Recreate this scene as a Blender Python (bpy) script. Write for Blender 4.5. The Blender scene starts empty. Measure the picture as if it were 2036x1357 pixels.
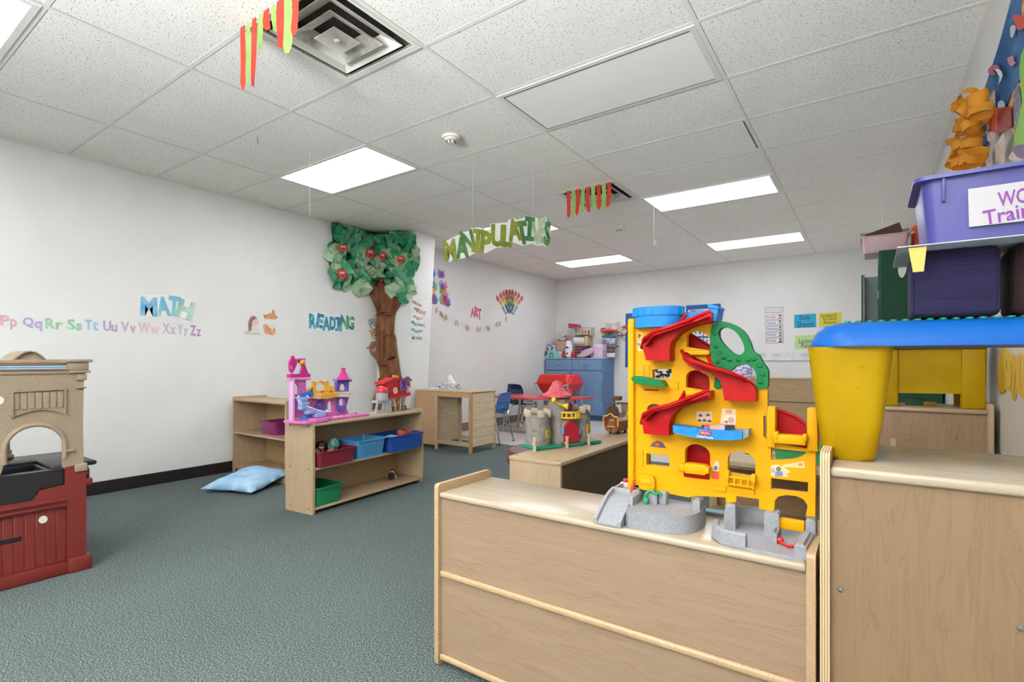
import bpy, bmesh, math, random
from mathutils import Vector, Matrix
from mathutils.geometry import tessellate_polygon
scene = bpy.context.scene
COL = scene.collection
PI = math.pi
rnd = random.Random(7)
# ---------------------------------------------------------------- camera, exposure, world
FPX, YAW, CX, CY, HC = 1023.0, 0.60741, 1018.0, 717.7, 1.104
cam_d = bpy.data.cameras.new('camera'); cam = bpy.data.objects.new('camera', cam_d); COL.objects.link(cam)
cam.location = (0, 0, HC); cam.rotation_euler = (PI/2, 0, YAW)
cam_d.sensor_fit = 'HORIZONTAL'; cam_d.sensor_width = 36.0
cam_d.lens = 36.0*FPX/2036.0; cam_d.shift_y = (CY-678.5)/2036.0; cam_d.clip_start = 0.02
scene.camera = cam
vs = scene.view_settings
vs.view_transform = 'Standard'; vs.look = 'None'; vs.gamma = 1.0; vs.use_curve_mapping = False
vs.exposure = 0.45
world = bpy.data.worlds.new('world'); scene.world = world; world.use_nodes = True
world.node_tree.nodes['Background'].inputs[0].default_value = (0.8, 0.85, 0.9, 1)
world.node_tree.nodes['Background'].inputs[1].default_value = 0.3
LAMP = 8.5          # emission of the ceiling troffers
FILL_GLOW = 0.9          # glow of the unseen storefront window added behind the camera
FILL_UP = 460.0       # added uplight from behind the camera that brightens the ceiling (watts)
wl_d = bpy.data.lights.new('fill_uplight', 'AREA'); wl = bpy.data.objects.new('fill_uplight', wl_d); COL.objects.link(wl)  # unseen area lamp, put in to lift the ceiling
wl_d.shape = 'RECTANGLE'; wl_d.size = 2.5; wl_d.size_y = 1.9; wl_d.energy = FILL_UP; wl_d.color = (.95, .98, 1.0); wl_d.spread = math.radians(76)
wl.location = (-.9, -4.1, 1.30); wl.rotation_euler = (math.radians(90+44), 0, 0)
# ---------------------------------------------------------------- measured room frame
CA, SA = math.cos(YAW), math.sin(YAW)
def ray(px, py):
    a, b = (px-CX)/FPX, (CY-py)/FPX
    return Vector((CA*a-SA, SA*a+CA, b))
def onz(px, py, z):
    d = ray(px, py); t = (z-HC)/d.z; return Vector((d.x*t, d.y*t, z))
def onx(px, py, x):
    d = ray(px, py); t = x/d.x; return Vector((x, d.y*t, HC+d.z*t))
def ony(px, py, y):
    d = ray(px, py); t = y/d.y; return Vector((d.x*t, y, HC+d.z*t))
CEIL, XL, XR, YB, YF = 2.74, -5.23, 0.465, 9.10, -4.4
# ---------------------------------------------------------------- materials
def lin(h):
    h = h.lstrip('#'); v = [int(h[i:i+2], 16)/255 for i in (0, 2, 4)]
    return tuple(c/12.92 if c <= .04045 else ((c+.055)/1.055)**2.4 for c in v)+(1,)
_M = {}
def newmat(key):
    m = bpy.data.materials.new(key); m.use_nodes = True
    nt = m.node_tree; return m, nt, nt.nodes['Principled BSDF']
def tex(nt, scale=(1, 1, 1), rot=(0, 0, 0)):
    tc = nt.nodes.new('ShaderNodeTexCoord'); mp = nt.nodes.new('ShaderNodeMapping')
    mp.inputs['Scale'].default_value = scale; mp.inputs['Rotation'].default_value = rot
    nt.links.new(tc.outputs['Object'], mp.inputs['Vector']); return mp.outputs['Vector']
def noise(nt, vec, scale, detail=3, rough=.55, dist=0):
    n = nt.nodes.new('ShaderNodeTexNoise'); n.inputs['Scale'].default_value = scale
    n.inputs['Detail'].default_value = detail; n.inputs['Roughness'].default_value = rough
    n.inputs['Distortion'].default_value = dist
    nt.links.new(vec, n.inputs['Vector']); return n.outputs['Fac']
def ramp(nt, fac, stops):
    r = nt.nodes.new('ShaderNodeValToRGB'); e = r.color_ramp.elements
    while len(e) < len(stops): e.new(.5)
    for k, (p, c) in zip(e, stops): k.position = p; k.color = c if isinstance(c, tuple) else lin(c)
    nt.links.new(fac, r.inputs['Fac']); return r.outputs['Color']
def bump(nt, b, fac, strength, dist=.002):
    n = nt.nodes.new('ShaderNodeBump'); n.inputs['Strength'].default_value = strength
    n.inputs['Distance'].default_value = dist
    nt.links.new(fac, n.inputs['Height']); nt.links.new(n.outputs['Normal'], b.inputs['Normal'])
def shade(c, k): return (min(1, c[0]*k), min(1, c[1]*k), min(1, c[2]*k), 1)
def P(h, rough=.45, var=.08, scale=14, metal=0, bmp=0, bscale=60, spec=.5, coat=0):
    """plastic / paint / paper: one colour with a faint mottling of its own"""
    key = ('P', h, rough, var, scale, metal, bmp, bscale, spec)
    if key in _M: return _M[key]
    m, nt, b = newmat('m_'+h.strip('#')); c = lin(h)
    v = tex(nt); f = noise(nt, v, scale, 4)
    nt.links.new(ramp(nt, f, [(.3, shade(c, 1-var)), (.7, shade(c, 1+var))]), b.inputs['Base Color'])
    b.inputs['Roughness'].default_value = rough; b.inputs['Metallic'].default_value = metal
    b.inputs['Specular IOR Level'].default_value = spec
    if bmp: bump(nt, b, noise(nt, v, bscale, 4), bmp)
    _M[key] = m; return m
def WOOD(h='#D3B593', dark='#B8946C', axis='x', rough=.42, key=''):
    """maple veneer, grain along the given axis"""
    k = ('W', h, dark, axis, rough, key)
    if k in _M: return _M[k]
    m, nt, b = newmat('maple'); s = {'x': (1.2, 14, 14), 'y': (14, 1.2, 14), 'z': (14, 14, 1.2)}[axis]
    v = tex(nt, s); f = noise(nt, v, 1.6, 6, .6, 1.2)
    s2 = {'x': (3, 160, 160), 'y': (160, 3, 160), 'z': (160, 160, 3)}[axis]
    f2 = noise(nt, tex(nt, s2), 1, 2)
    c = lin(h); d = lin(dark)
    c1 = ramp(nt, f, [(.30, shade(c, .93)), (.47, c), (.495, tuple(.45*a+.55*q for a, q in zip(d, c))), (.52, c), (.7, shade(c, 1.05))])
    mx = nt.nodes.new('ShaderNodeMix'); mx.data_type = 'RGBA'; mx.blend_type = 'MULTIPLY'
    mx.inputs['Factor'].default_value = 1
    nt.links.new(c1, mx.inputs['A']); nt.links.new(ramp(nt, f2, [(.3, (.93, .92, .9, 1)), (.7, (1, 1, 1, 1))]), mx.inputs['B'])
    nt.links.new(mx.outputs['Result'], b.inputs['Base Color'])
    b.inputs['Roughness'].default_value = rough
    _M[k] = m; return m
def EMIT(h, s):
    k = ('E', h, s)
    if k in _M: return _M[k]
    m, nt, b = newmat('lamp_and_fill_pane'); b.inputs['Base Color'].default_value = (.9, .9, .9, 1)
    b.inputs['Emission Color'].default_value = lin(h); b.inputs['Emission Strength'].default_value = s
    _M[k] = m; return m
def TWO(h1, h2, scale=12, lo=.45, hi=.55, rough=.6, key='', detail=3, stretch=(1, 1, 1), bmp=0):
    """two-tone mottled surface (watercolour print, speckled laminate, foliage paper)"""
    k = ('2', h1, h2, scale, lo, hi, rough, key, stretch)
    if k in _M: return _M[k]
    m, nt, b = newmat('mottled'); f = noise(nt, tex(nt, stretch), scale, detail)
    nt.links.new(ramp(nt, f, [(lo, h1), (hi, h2)]), b.inputs['Base Color']); b.inputs['Roughness'].default_value = rough
    if bmp: bump(nt, b, f, bmp)
    _M[k] = m; return m
def CLEAR(h='#FFFFFF', rough=.12):
    k = ('C', h, rough)
    if k in _M: return _M[k]
    m, nt, b = newmat('clear_plastic'); b.inputs['Base Color'].default_value = lin(h)
    b.inputs['Transmission Weight'].default_value = .9; b.inputs['Roughness'].default_value = rough; b.inputs['IOR'].default_value = 1.2
    _M[k] = m; return m
# ---------------------------------------------------------------- mesh builder
UX, UY, UZ = Vector((1, 0, 0)), Vector((0, 1, 0)), Vector((0, 0, 1))
class MB:
    def __init__(s): s.bm = bmesh.new(); s.flat = False
    def _box(s, M, b, seg):
        r = bmesh.ops.create_cube(s.bm, size=1, matrix=M)
        if b: 
            es = list({e for v in r['verts'] for e in v.link_edges})
            bmesh.ops.bevel(s.bm, geom=es, offset=b, segments=seg, profile=.5, affect='EDGES', clamp_overlap=True)
    def box(s, x0, x1, y0, y1, z0, z1, b=0, seg=2):
        s._box(Matrix.Translation(((x0+x1)/2, (y0+y1)/2, (z0+z1)/2)) @ Matrix.Diagonal((abs(x1-x0), abs(y1-y0), abs(z1-z0), 1)), b, seg); return s
    def obox(s, c, size, rot=(0, 0, 0), b=0, seg=2):
        from mathutils import Euler
        s._box(Matrix.Translation(c) @ Euler(rot).to_matrix().to_4x4() @ Matrix.Diagonal((*size, 1)), b, seg); return s
    def cyl(s, p, q, r0, r1=None, n=16):
        p, q = Vector(p), Vector(q); d = q-p; r1 = r0 if r1 is None else r1
        M = Matrix.Translation((p+q)/2) @ d.to_track_quat('Z', 'Y').to_matrix().to_4x4()
        bmesh.ops.create_cone(s.bm, cap_ends=True, segments=n, radius1=r0, radius2=r1, depth=d.length, matrix=M); return s
    def tube(s, pts, r, n=8, flat=None):
        pts = [Vector(p) for p in pts]; rings = []; up = None
        for i, p in enumerate(pts):
            t = ((pts[min(i+1, len(pts)-1)]-p).normalized()+(p-pts[max(i-1, 0)]).normalized())
            t = t.normalized() if t.length > 1e-6 else UZ
            if up is None: up = t.orthogonal().normalized()
            up = (up-t*up.dot(t)).normalized(); w = t.cross(up)
            rr = r[i] if isinstance(r, (list, tuple)) else r
            rings.append([s.bm.verts.new(p+(up*math.cos(a)+w*math.sin(a))*rr) for a in (2*PI*k/n for k in range(n))])
        for A, B in zip(rings, rings[1:]):
            for k in range(n): s.bm.faces.new((A[k], A[(k+1) % n], B[(k+1) % n], B[k]))
        s.bm.faces.new(rings[0][::-1]); s.bm.faces.new(rings[-1]); return s
    def lathe(s, prof, c=(0, 0, 0), n=24, M=None, sx=1, sy=1, a0=0, a1=2*PI):
        M = M or Matrix.Translation(c); full = abs(a1-a0-2*PI) < 1e-6; m = n if full else n+1; rings = []
        for r, z in prof:
            if r < 1e-6: rings.append([s.bm.verts.new(M @ Vector((0, 0, z)))])
            else: rings.append([s.bm.verts.new(M @ Vector((r*sx*math.cos(a0+(a1-a0)*k/n), r*sy*math.sin(a0+(a1-a0)*k/n), z))) for k in range(m)])
        for A, B in zip(rings, rings[1:]):
            for k in range(n):
                j = (k+1) % n if full else k+1
                f = [A[k % len(A)], A[j % len(A)], B[j % len(B)], B[k % len(B)]]
                u = []
                for v in f:
                    if v not in u: u.append(v)
                if len(u) > 2:
                    try: s.bm.faces.new(u)
                    except ValueError: pass
        return s
    def sph(s, c, r, sx=1, sy=1, sz=1, n=16):
        bmesh.ops.create_uvsphere(s.bm, u_segments=n, v_segments=max(6, n//2), radius=r, matrix=Matrix.Translation(c) @ Matrix.Diagonal((sx, sy, sz, 1))); return s
    def panel(s, out, holes=(), O=(0, 0, 0), u=UX, v=UZ, d=.01, front=0.0):
        """flat board with holes: 2-D outline on the frame (O,u,v), thickness d behind the face"""
        O, u, v = Vector(O), Vector(u), Vector(v); n = u.cross(v).normalized()
        loops = [list(out)]+[list(h) for h in holes]; flat = [p for l in loops for p in l]
        tris = tessellate_polygon([[Vector((a, b, 0)) for a, b in l] for l in loops])
        F = [s.bm.verts.new(O+u*a+v*b+n*front) for a, b in flat]; B = [s.bm.verts.new(O+u*a+v*b+n*(front-d)) for a, b in flat]
        for t in tris:
            a, b, c = (Vector((*flat[i], 0)) for i in t)
            if (b-a).cross(c-a).z < 0: t = t[::-1]
            try: s.bm.faces.new([F[i] for i in t]); s.bm.faces.new([B[i] for i in t[::-1]])
            except ValueError: pass
        k = 0
        for l in loops:
            for i in range(len(l)):
                i0, i1 = k+i, k+(i+1) % len(l)
                try: s.bm.faces.new((F[i0], B[i0], B[i1], F[i1]))
                except ValueError: pass
            k += len(l)
        return s
    def text(s, body, O, u, v, w, h, t=.002, rot=0, off=0.0):
        s.flat = True; me = textmesh(body, off); co = [x.co.copy() for x in me.vertices]
        x0, x1 = min(c.x for c in co), max(c.x for c in co); y0, y1 = min(c.y for c in co), max(c.y for c in co)
        O, u, v = Vector(O), Vector(u), Vector(v); n = u.cross(v)
        h = h if h else w*(y1-y0)/(x1-x0); w = w if w else h*(x1-x0)/(y1-y0)
        cr, sr = math.cos(rot), math.sin(rot); off0 = len(s.bm.verts); m2 = bpy.data.meshes.new('t')
        out = []
        for c in co:
            a, b = ((c.x-x0)/(x1-x0)-.5)*w, ((c.y-y0)/(y1-y0)-.5)*h
            a, b = a*cr-b*sr, a*sr+b*cr
            out.append(O+u*a+v*b+n*(t if c.z > 0 else 0))
        m2.from_pydata(out, [], [list(p.vertices) for p in me.polygons]); s.bm.from_mesh(m2); bpy.data.meshes.remove(m2); return s
    def mesh(s, name, ang=40):
        bmesh.ops.recalc_face_normals(s.bm, faces=s.bm.faces)
        me = bpy.data.meshes.new(name); s.bm.to_mesh(me); s.bm.free()
        me.polygons.foreach_set('use_smooth', [not s.flat]*len(me.polygons)); me.set_sharp_from_angle(angle=math.radians(ang)); return me
_TX = {}
def textmesh(body, off):
    k = (body, off)
    if k not in _TX:
        cu = bpy.data.curves.new('t', 'FONT'); cu.body = body; cu.extrude = .02; cu.offset = off; cu.resolution_u = 2
        ob = bpy.data.objects.new('t', cu); COL.objects.link(ob)
        dg = bpy.context.evaluated_depsgraph_get(); dg.update()
        _TX[k] = bpy.data.meshes.new_from_object(ob.evaluated_get(dg)); bpy.data.objects.remove(ob)
    return _TX[k]
def ell(c, rx, ry, n=20, rot=0):
    return [(c[0]+rx*math.cos(a)*math.cos(rot)-ry*math.sin(a)*math.sin(rot), c[1]+rx*math.cos(a)*math.sin(rot)+ry*math.sin(a)*math.cos(rot)) for a in (2*PI*k/n for k in range(n))]
def arch(x0, x1, z0, z1, n=10, pt=1.0):
    """arched opening; pt<1 gives a pointed head"""
    r = (x1-x0)/2; h = min(r*1.2, (z1-z0)*.8) if pt < 1 else min(r, z1-z0); c = (x0+x1)/2
    top = [(c+r*math.cos(a), z1-h+h*(math.sin(a)**pt)) for a in (PI*k/n for k in range(n+1))]
    return [(x0, z0), (x1, z0)]+top
def smooth(pts, k=4):
    """Catmull-Rom through 2-D/3-D points (open)"""
    P_ = [Vector(p) for p in pts]; out = []
    for i in range(len(P_)-1):
        a, b, c, d = P_[max(i-1, 0)], P_[i], P_[i+1], P_[min(i+2, len(P_)-1)]
        for j in range(k):
            t = j/k; out.append(.5*(2*b+(c-a)*t+(2*a-5*b+4*c-d)*t*t+(3*b-a-3*c+d)*t**3))
    return [tuple(p) for p in out+[P_[-1]]]
def csmooth(pts, k=3):
    n = len(pts); P_ = [Vector(p) for p in pts]; out = []
    for i in range(n):
        a, b, c, d = P_[i-1], P_[i], P_[(i+1) % n], P_[(i+2) % n]
        for j in range(k):
            t = j/k; out.append(tuple(.5*(2*b+(c-a)*t+(2*a-5*b+4*c-d)*t*t+(3*b-a-3*c+d)*t**3)))
    return out
# ---------------------------------------------------------------- objects
def T(name, label, cat, loc=(0, 0, 0), rz=0, group=None):
    o = bpy.data.objects.new(name, None); COL.objects.link(o); o.empty_display_size = .05
    o.location = loc; o.rotation_euler = (0, 0, rz); o['label'] = label; o['category'] = cat
    if group: o['group'] = group
    return o
def RM(o):
    return Matrix.Translation(o.location) @ Matrix.Rotation(o.rotation_euler.z, 4, 'Z')
def root_of(o):
    while o.parent: o = o.parent
    return o
def part(parent, name, mb, m, w=False, label=None, ang=40):
    me = mb.mesh(name, ang)
    if w: me.transform(RM(root_of(parent)).inverted())
    me.materials.append(m); o = bpy.data.objects.new(name, me); COL.objects.link(o); o.parent = parent
    if label: o['label'] = label
    return o
def solo(name, label, cat, mb, m, group=None, kind=None, ang=40, loc=None):
    """a thing that is one mesh; vertices are re-centred on its base"""
    me = mb.mesh(name, ang); me.materials.append(m)
    if loc is None:
        cs = [v.co for v in me.vertices]
        loc = Vector([(min(c[i] for c in cs)+max(c[i] for c in cs))/2 for i in (0, 1)]+[min(c.z for c in cs)])
    me.transform(Matrix.Translation(-Vector(loc))); o = bpy.data.objects.new(name, me); COL.objects.link(o); o.location = loc
    if kind: o['kind'] = kind
    else: o['label'] = label; o['category'] = cat
    if group: o['group'] = group
    return o
def struct(name, mb, m, parent=None):
    me = mb.mesh(name); me.materials.append(m); o = bpy.data.objects.new(name, me); COL.objects.link(o)
    if parent: o.parent = parent
    else: o['kind'] = 'structure'
    return o
def dup(root, loc, rz, label=None, group=None):
    r = root.copy(); COL.objects.link(r); r.location = loc; r.rotation_euler = (0, 0, rz)
    if label: r['label'] = label
    if group: r['group'] = group
    for ch in list(root.children):
        c = ch.copy(); COL.objects.link(c); c.parent = r
        for g in ch.children:
            d = g.copy(); COL.objects.link(d); d.parent = c
    return r
# ================================================================ the room
def mat_wall():
    m, nt, b = newmat('painted_wall'); v = tex(nt)
    nt.links.new(ramp(nt, noise(nt, v, 2.2, 4), [(.35, '#DEDEDB'), (.65, '#E3E3E0')]), b.inputs['Base Color'])
    b.inputs['Roughness'].default_value = .62; bump(nt, b, noise(nt, v, 190, 3), .12, .001); return m
def mat_carpet():
    m, nt, b = newmat('carpet'); v = tex(nt)
    f = noise(nt, v, 165, 3, .95); g = noise(nt, v, 1.1, 3)
    c = ramp(nt, f, [(.34, '#161C1D'), (.46, '#475150'), (.54, '#606C6A'), (.67, '#B4BDB9')])
    mx = nt.nodes.new('ShaderNodeMix'); mx.data_type = 'RGBA'; mx.blend_type = 'MULTIPLY'; mx.inputs['Factor'].default_value = 1
    nt.links.new(c, mx.inputs['A']); nt.links.new(ramp(nt, g, [(.3, (.88, .88, .88, 1)), (.7, (1, 1, 1, 1))]), mx.inputs['B'])
    nt.links.new(mx.outputs['Result'], b.inputs['Base Color']); b.inputs['Roughness'].default_value = .95
    b.inputs['Specular IOR Level'].default_value = .1; bump(nt, b, f, .12, .003); return m
def mat_vct():
    m, nt, b = newmat('vinyl_tile'); v = tex(nt)
    nt.links.new(ramp(nt, noise(nt, v, 40, 4), [(.35, '#CFCBC4'), (.65, '#DEDBD5')]), b.inputs['Base Color'])
    b.inputs['Roughness'].default_value = .25; return m
def mat_tile():
    m, nt, b = newmat('acoustic_tile'); v = tex(nt)
    f = noise(nt, tex(nt, (1, 1.7, 1), (0, 0, .5)), 78, 3, .6); g = noise(nt, v, 3, 3)
    c = ramp(nt, f, [(.32, '#857F76'), (.375, '#D2CFC7'), (.42, '#F6F4EF')])
    mx = nt.nodes.new('ShaderNodeMix'); mx.data_type = 'RGBA'; mx.blend_type = 'MULTIPLY'; mx.inputs['Factor'].default_value = 1
    nt.links.new(c, mx.inputs['A']); nt.links.new(ramp(nt, g, [(.3, (.96, .96, .95, 1)), (.7, (1, 1, 1, 1))]), mx.inputs['B'])
    nt.links.new(mx.outputs['Result'], b.inputs['Base Color']); b.inputs['Roughness'].default_value = .9
    bump(nt, b, f, .3, .003); return m
WALL = mat_wall()
YV = 5.52
struct('floor', MB().box(XL-.1, XR+.1, YF-.1, YV, -.05, 0), mat_carpet())
struct('floor_tile', MB().box(XL-.1, XR+.1, YV, YB+.1, -.05, 0), mat_vct())
struct('trim_1', MB().box(XL, XR, 6.5, 7.05, 0, .0015), P('#A9A198', .3, .05))
struct('wall_left', MB().box(XL-.1, XL, YF-.1, YB+.1, 0, CEIL+.1), WALL)
struct('wall_back', MB().box(XL, XR, YB, YB+.1, 0, CEIL+.1), WALL)
struct('wall_right', MB().box(XR, XR+.1, YF-.1, YB+.1, 0, CEIL+.1), WALL)
struct('wall_front', MB().panel([(XL, 0), (XR, 0), (XR, CEIL+.1), (XL, CEIL+.1)], [[(XL+.3, .3), (XR-.3, .3), (XR-.3, 2.5), (XL+.3, 2.5)]], (0, YF, 0), UX, UZ, .1), WALL)
wn = struct('fill_window_1', MB().box(XL+.3, XR-.3, YF-.08, YF-.05, .3, 2.5), EMIT('#F4F8FF', FILL_GLOW))  # glowing panes of an invented window, added as fill light
fr = MB()
for k in range(5):
    x = XL+.3+(XR-XL-.6)*k/4; fr.box(x-.03, x+.03, YF-.05, YF, .3, 2.5)
for z in (.3, 2.44): fr.box(XL+.3, XR-.3, YF-.05, YF, z, z+.06)
struct('trim_4', fr, P('#8B8D8C', .4, .03))  # mullions and rails of the added window
bl_ = MB()
for k in range(34): bl_.obox(((XL+XR)/2, YF-.02, .36+.0625*k), (XR-XL-.64, .05, .002), (math.radians(38), 0, 0))
struct('trim_5', bl_, P('#E4E2DC', .5, .02))  # blind slats, made up to go with the added uplight
HOLES = [[(x, y), (x+.53, y), (x+.53, y+.53), (x, y+.53)] for x, y in ((-1.9088-.6096+.04, .7215+.6096+.04), (-1.9088-.6096+.04, .7215+.6096*6+.04))]
struct('ceiling', MB().panel([(XL, YF), (XR, YF), (XR, YB), (XL, YB)], HOLES, (0, 0, CEIL+.1), UX, UY, .0975), mat_tile())
GX0, GY0, TX, TY = -3.128, .7215, 1.2192, .6096
g = MB()
for i in range(-1, 3):
    x = GX0+TX*i; g.box(x-.012, x+.012, YF, YB, CEIL+.0015, CEIL+.008)
for j in range(-8, 14):
    y = GY0+TY*j; g.box(XL, XR, y-.012, y+.012, CEIL+.0017, CEIL+.008)
for x in (XL, XR-.02): g.box(x, x+.02, YF, YB, CEIL-.002, CEIL+.008)
g.box(XL, XR, YB-.02, YB, CEIL-.002, CEIL+.008)
struct('trim_2', g, P('#E9E6E0', .6, .02))
# dark seams beside the bars (the tiles' reveal edges)
g = MB()
for i in range(-1, 3):
    x = GX0+TX*i; g.box(x+.0121, x+.0145, YF, YB, CEIL+.0020, CEIL+.008)
for j in range(-8, 14):
    y = GY0+TY*j; g.box(XL, XR, y+.0121, y+.0150, CEIL+.0021, CEIL+.008)
g.box(GX0+TX*2-.024, GX0+TX*2-.0122, GY0+TY*5+.02, GY0+TY*6-.05, CEIL+.0012, CEIL+.008)
struct('trim_3', g, P('#757067', .8, .02))
# leaning boxed-in pillar on the left wall
PB = [(XL, 4.47), (-4.87, 4.58), (-4.87, 4.97), (XL, 4.97)]; PT = [(XL, 4.47), (-4.70, 4.645), (-4.70, 4.99), (XL, 4.99)]
pm = MB(); lo = [pm.bm.verts.new((x, y, 0)) for x, y in PB]; hi = [pm.bm.verts.new((x, y, CEIL)) for x, y in PT]
for k in range(4): pm.bm.faces.new((lo[k], lo[(k+1) % 4], hi[(k+1) % 4], hi[k]))
pm.bm.faces.new(hi); struct('wall_pillar', pm, WALL)
struct('baseboard_left', MB().box(XL, XL+.012, YF, 4.47, 0, .105, .003, 1), P('#231C1C', .4))
struct('baseboard_alcove', MB().box(XL, XL+.012, 4.99, YB, 0, .13, .003, 1), P('#83786C', .5))
struct('baseboard_back', MB().box(XL+.012, XR, YB-.012, YB, 0, .13, .003, 1), P('#83786C', .5))
struct('baseboard_right', MB().box(XR-.012, XR, YF, YB-.012, 0, .105, .003, 1), P('#231C1C', .4))
# ---------------------------------------------------------------- ceiling fixtures
def troffer(i, j, label, on=True, group='fluorescent ceiling troffers'):
    x0, y0 = GX0+TX*i, GY0+TY*j
    t = T('ceiling_light', label, 'ceiling light', (x0+TX/2, y0+TY/2, CEIL), 0, group)
    w, d = TX/2-.012, TY/2-.012
    f = MB().panel([(-w, -d), (w, -d), (w, d), (-w, d)], [[(-w+.028, -d+.028), (w-.028, -d+.028), (w-.028, d-.028), (-w+.028, d-.028)]], (0, 0, -.003), UX, -UY, .008)
    part(t, 'frame', f, P('#E4E2DC', .45, .02))
    m = EMIT('#F8F9FF', LAMP) if on else P('#FAF8F4', .5, .015, 1.5)
    part(t, 'diffuser', MB().box(-w+.028, w-.028, -d+.028, d-.028, -.002, .004), m)
    if not on:
        g = MB(); a, b = w-.03, d-.03
        g.box(-a, a, -b, -b+.004, -.0042, -.0025); g.box(-a, -a+.004, -b, b, -.0042, -.0025); g.box(-a, a, b-.003, b, -.0042, -.0025)
        part(t, 'seal', g, P('#4A443C', .7))
    return t
troffer(-1, 3, 'lit ceiling light panel nearest the paper tree, above the castle shelf')
troffer(-1, 7, 'lit ceiling light panel partly hidden behind the hanging green MANIPULATIVES sign')
troffer(-1, 11, 'smallest lit ceiling light panel, in the far left corner of the ceiling')
troffer(1, 7, 'large lit ceiling light panel to the right of the far striped streamers')
troffer(1, 11, 'lit ceiling light panel near the far wall above the weekday cards')
troffer(-1, -1, 'lit ceiling light panel cut off by the upper left corner of the photo')
troffer(1, 3, 'switched off ceiling light panel with a plain white diffuser', False)
for i, j in ((1, -1), (-1, -5), (1, -5)):  # unseen troffers added as fill, spaced on from the visible rows
    troffer(i, j, 'added fill light panel behind the photographer, out of the picture')
def diffuser(i, j, label, dirty):
    x0, y0 = GX0+TX*i-.6096, GY0+TY*j
    t = T('ceiling_vent', label, 'ceiling vent', (x0+.3048, y0+.3048, CEIL), 0, 'square air diffusers in the ceiling')
    gm = P('#D9D6CF', .45, .03)
    def ring(a, b, z0, z1):
        m = MB(); q = [(-1, -1), (1, -1), (1, 1), (-1, 1)]
        A = [m.bm.verts.new((a*x, a*y, z0)) for x, y in q]; B = [m.bm.verts.new((b*x, b*y, z1)) for x, y in q]
        A2 = [m.bm.verts.new((a*x, a*y, z0+.003)) for x, y in q]; B2 = [m.bm.verts.new((b*x, b*y, z1+.003)) for x, y in q]
        for k in range(4):
            l = (k+1) % 4
            m.bm.faces.new((A[k], A[l], B[l], B[k])); m.bm.faces.new((A2[k], B2[k], B2[l], A2[l]))
            m.bm.faces.new((A[k], A2[k], A2[l], A[l])); m.bm.faces.new((B[k], B[l], B2[l], B2[k]))
        return m
    part(t, 'frame', ring(.298, .258, -.003, .006), gm)
    part(t, 'backing', MB().box(-.27, .27, -.27, .27, .092, .095).box(-.264, -.26, -.26, .26, .004, .092).box(.26, .264, -.26, .26, .004, .092).box(-.26, .26, -.264, -.26, .004, .092).box(-.26, .26, .26, .264, .004, .092), P('#4A433C', .8, .2, 5), label='dusty dark duct behind the cones')
    dust = TWO('#8E877D', '#D6D3CC', 5, .38, .55, .5, 'dust')
    for k, (a, b, z0, z1) in enumerate(((.228, .150, -.004, .040), (.158, .085, -.010, .030), (.080, .004, -.016, -.006))):
        part(t, 'cone', ring(a, b, z0, z1), dust if (dirty and k == 1) else gm)
    part(t, 'screw', MB().cyl((0, 0, -.026), (0, 0, -.014), .012, .018, 12), P('#C9C5BC', .4))
    return t
diffuser(1, 1, 'large square air diffuser with dusty cones nearest the camera', True)
diffuser(1, 6, 'far square air diffuser behind the hanging red and green strips', True)
v = T('ceiling_vent', 'grey rectangular grille in the ceiling above the green locker', 'ceiling vent', (.18, 8.28, CEIL))
part(v, 'frame', MB().panel([(-.28, -.28), (.28, -.28), (.28, .28), (-.28, .28)], [[(-.25, -.25), (.25, -.25), (.25, .25), (-.25, .25)]], (0, 0, -.004), UX, -UY, .004), P('#A9AAA8', .5))
g = MB()
for k in range(24): g.box(-.25, .25, -.25+k*.0209, -.25+k*.0209+.017, -.0035, -.001)
part(v, 'louvre', g, P('#9B9D9C', .5))
def smoke(px, py, label):
    p = onz(px, py, CEIL); t = T('smoke_detector', label, 'smoke detector', p, 0, 'round smoke detectors')
    part(t, 'base', MB().lathe([(0, 0), (.068, 0), (.066, -.018), (0, -.018)], n=28), P('#E6E1D4', .4))
    part(t, 'sensor_head', MB().lathe([(.05, -.018), (.046, -.03), (.03, -.034), (.028, -.05), (0, -.052)], n=24), P('#DEDACF', .4))
    g = MB()
    for k in range(6):
        a = k*PI/3; g.box(.029*math.cos(a)-.005, .029*math.cos(a)+.005, .029*math.sin(a)-.005, .029*math.sin(a)+.005, -.047, -.037)
    part(t, 'intake', g, P('#3A362F', .6))
smoke(897, 272, 'round smoke detector on the ceiling right of the nearest lit panel')
smoke(1231, 452, 'small far smoke detector below the striped streamers')
# streamers of paper strips taped along a vent edge
def streamer(xa, xb, y, items, label):
    t = T('paper_streamer', label, 'streamer', ((xa+xb)/2, y, CEIL-.004), 0)
    part(t, 'string', MB().tube([(xa-(xa+xb)/2-.01, 0, -.008), (0, 0, -.012), (xb-(xa+xb)/2+.01, 0, -.008)], .0015, 6), P('#E8E4DA'))
    for k, (f, c, L, wd, tw) in enumerate(items):
        x = (xa-xb)/2+(xb-xa)*f; m = MB(); n = 8; pr = []
        for q in range(n+1):
            s = q/n; w = wd*(1-.45*s*abs(tw)*2) if q < n else wd*.4
            a = tw*s*2.2; dx, dy = math.cos(a)*w/2, math.sin(a)*w/2; sw = .012*math.sin(3*s+k)*s
            pr.append((m.bm.verts.new((x-dx+sw, -dy-.006, -.006-L*s)), m.bm.verts.new((x+dx+sw, dy-.006, -.006-L*s))))
        for A, B in zip(pr, pr[1:]): m.bm.faces.new((A[0], A[1], B[1], B[0]))
        bmesh.ops.solidify(m.bm, geom=list(m.bm.faces), thickness=.0012)
        part(t, 'paper_strip', m, P('#D9503E', .8) if c == 'r' else P('#A9CE78', .8))
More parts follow.
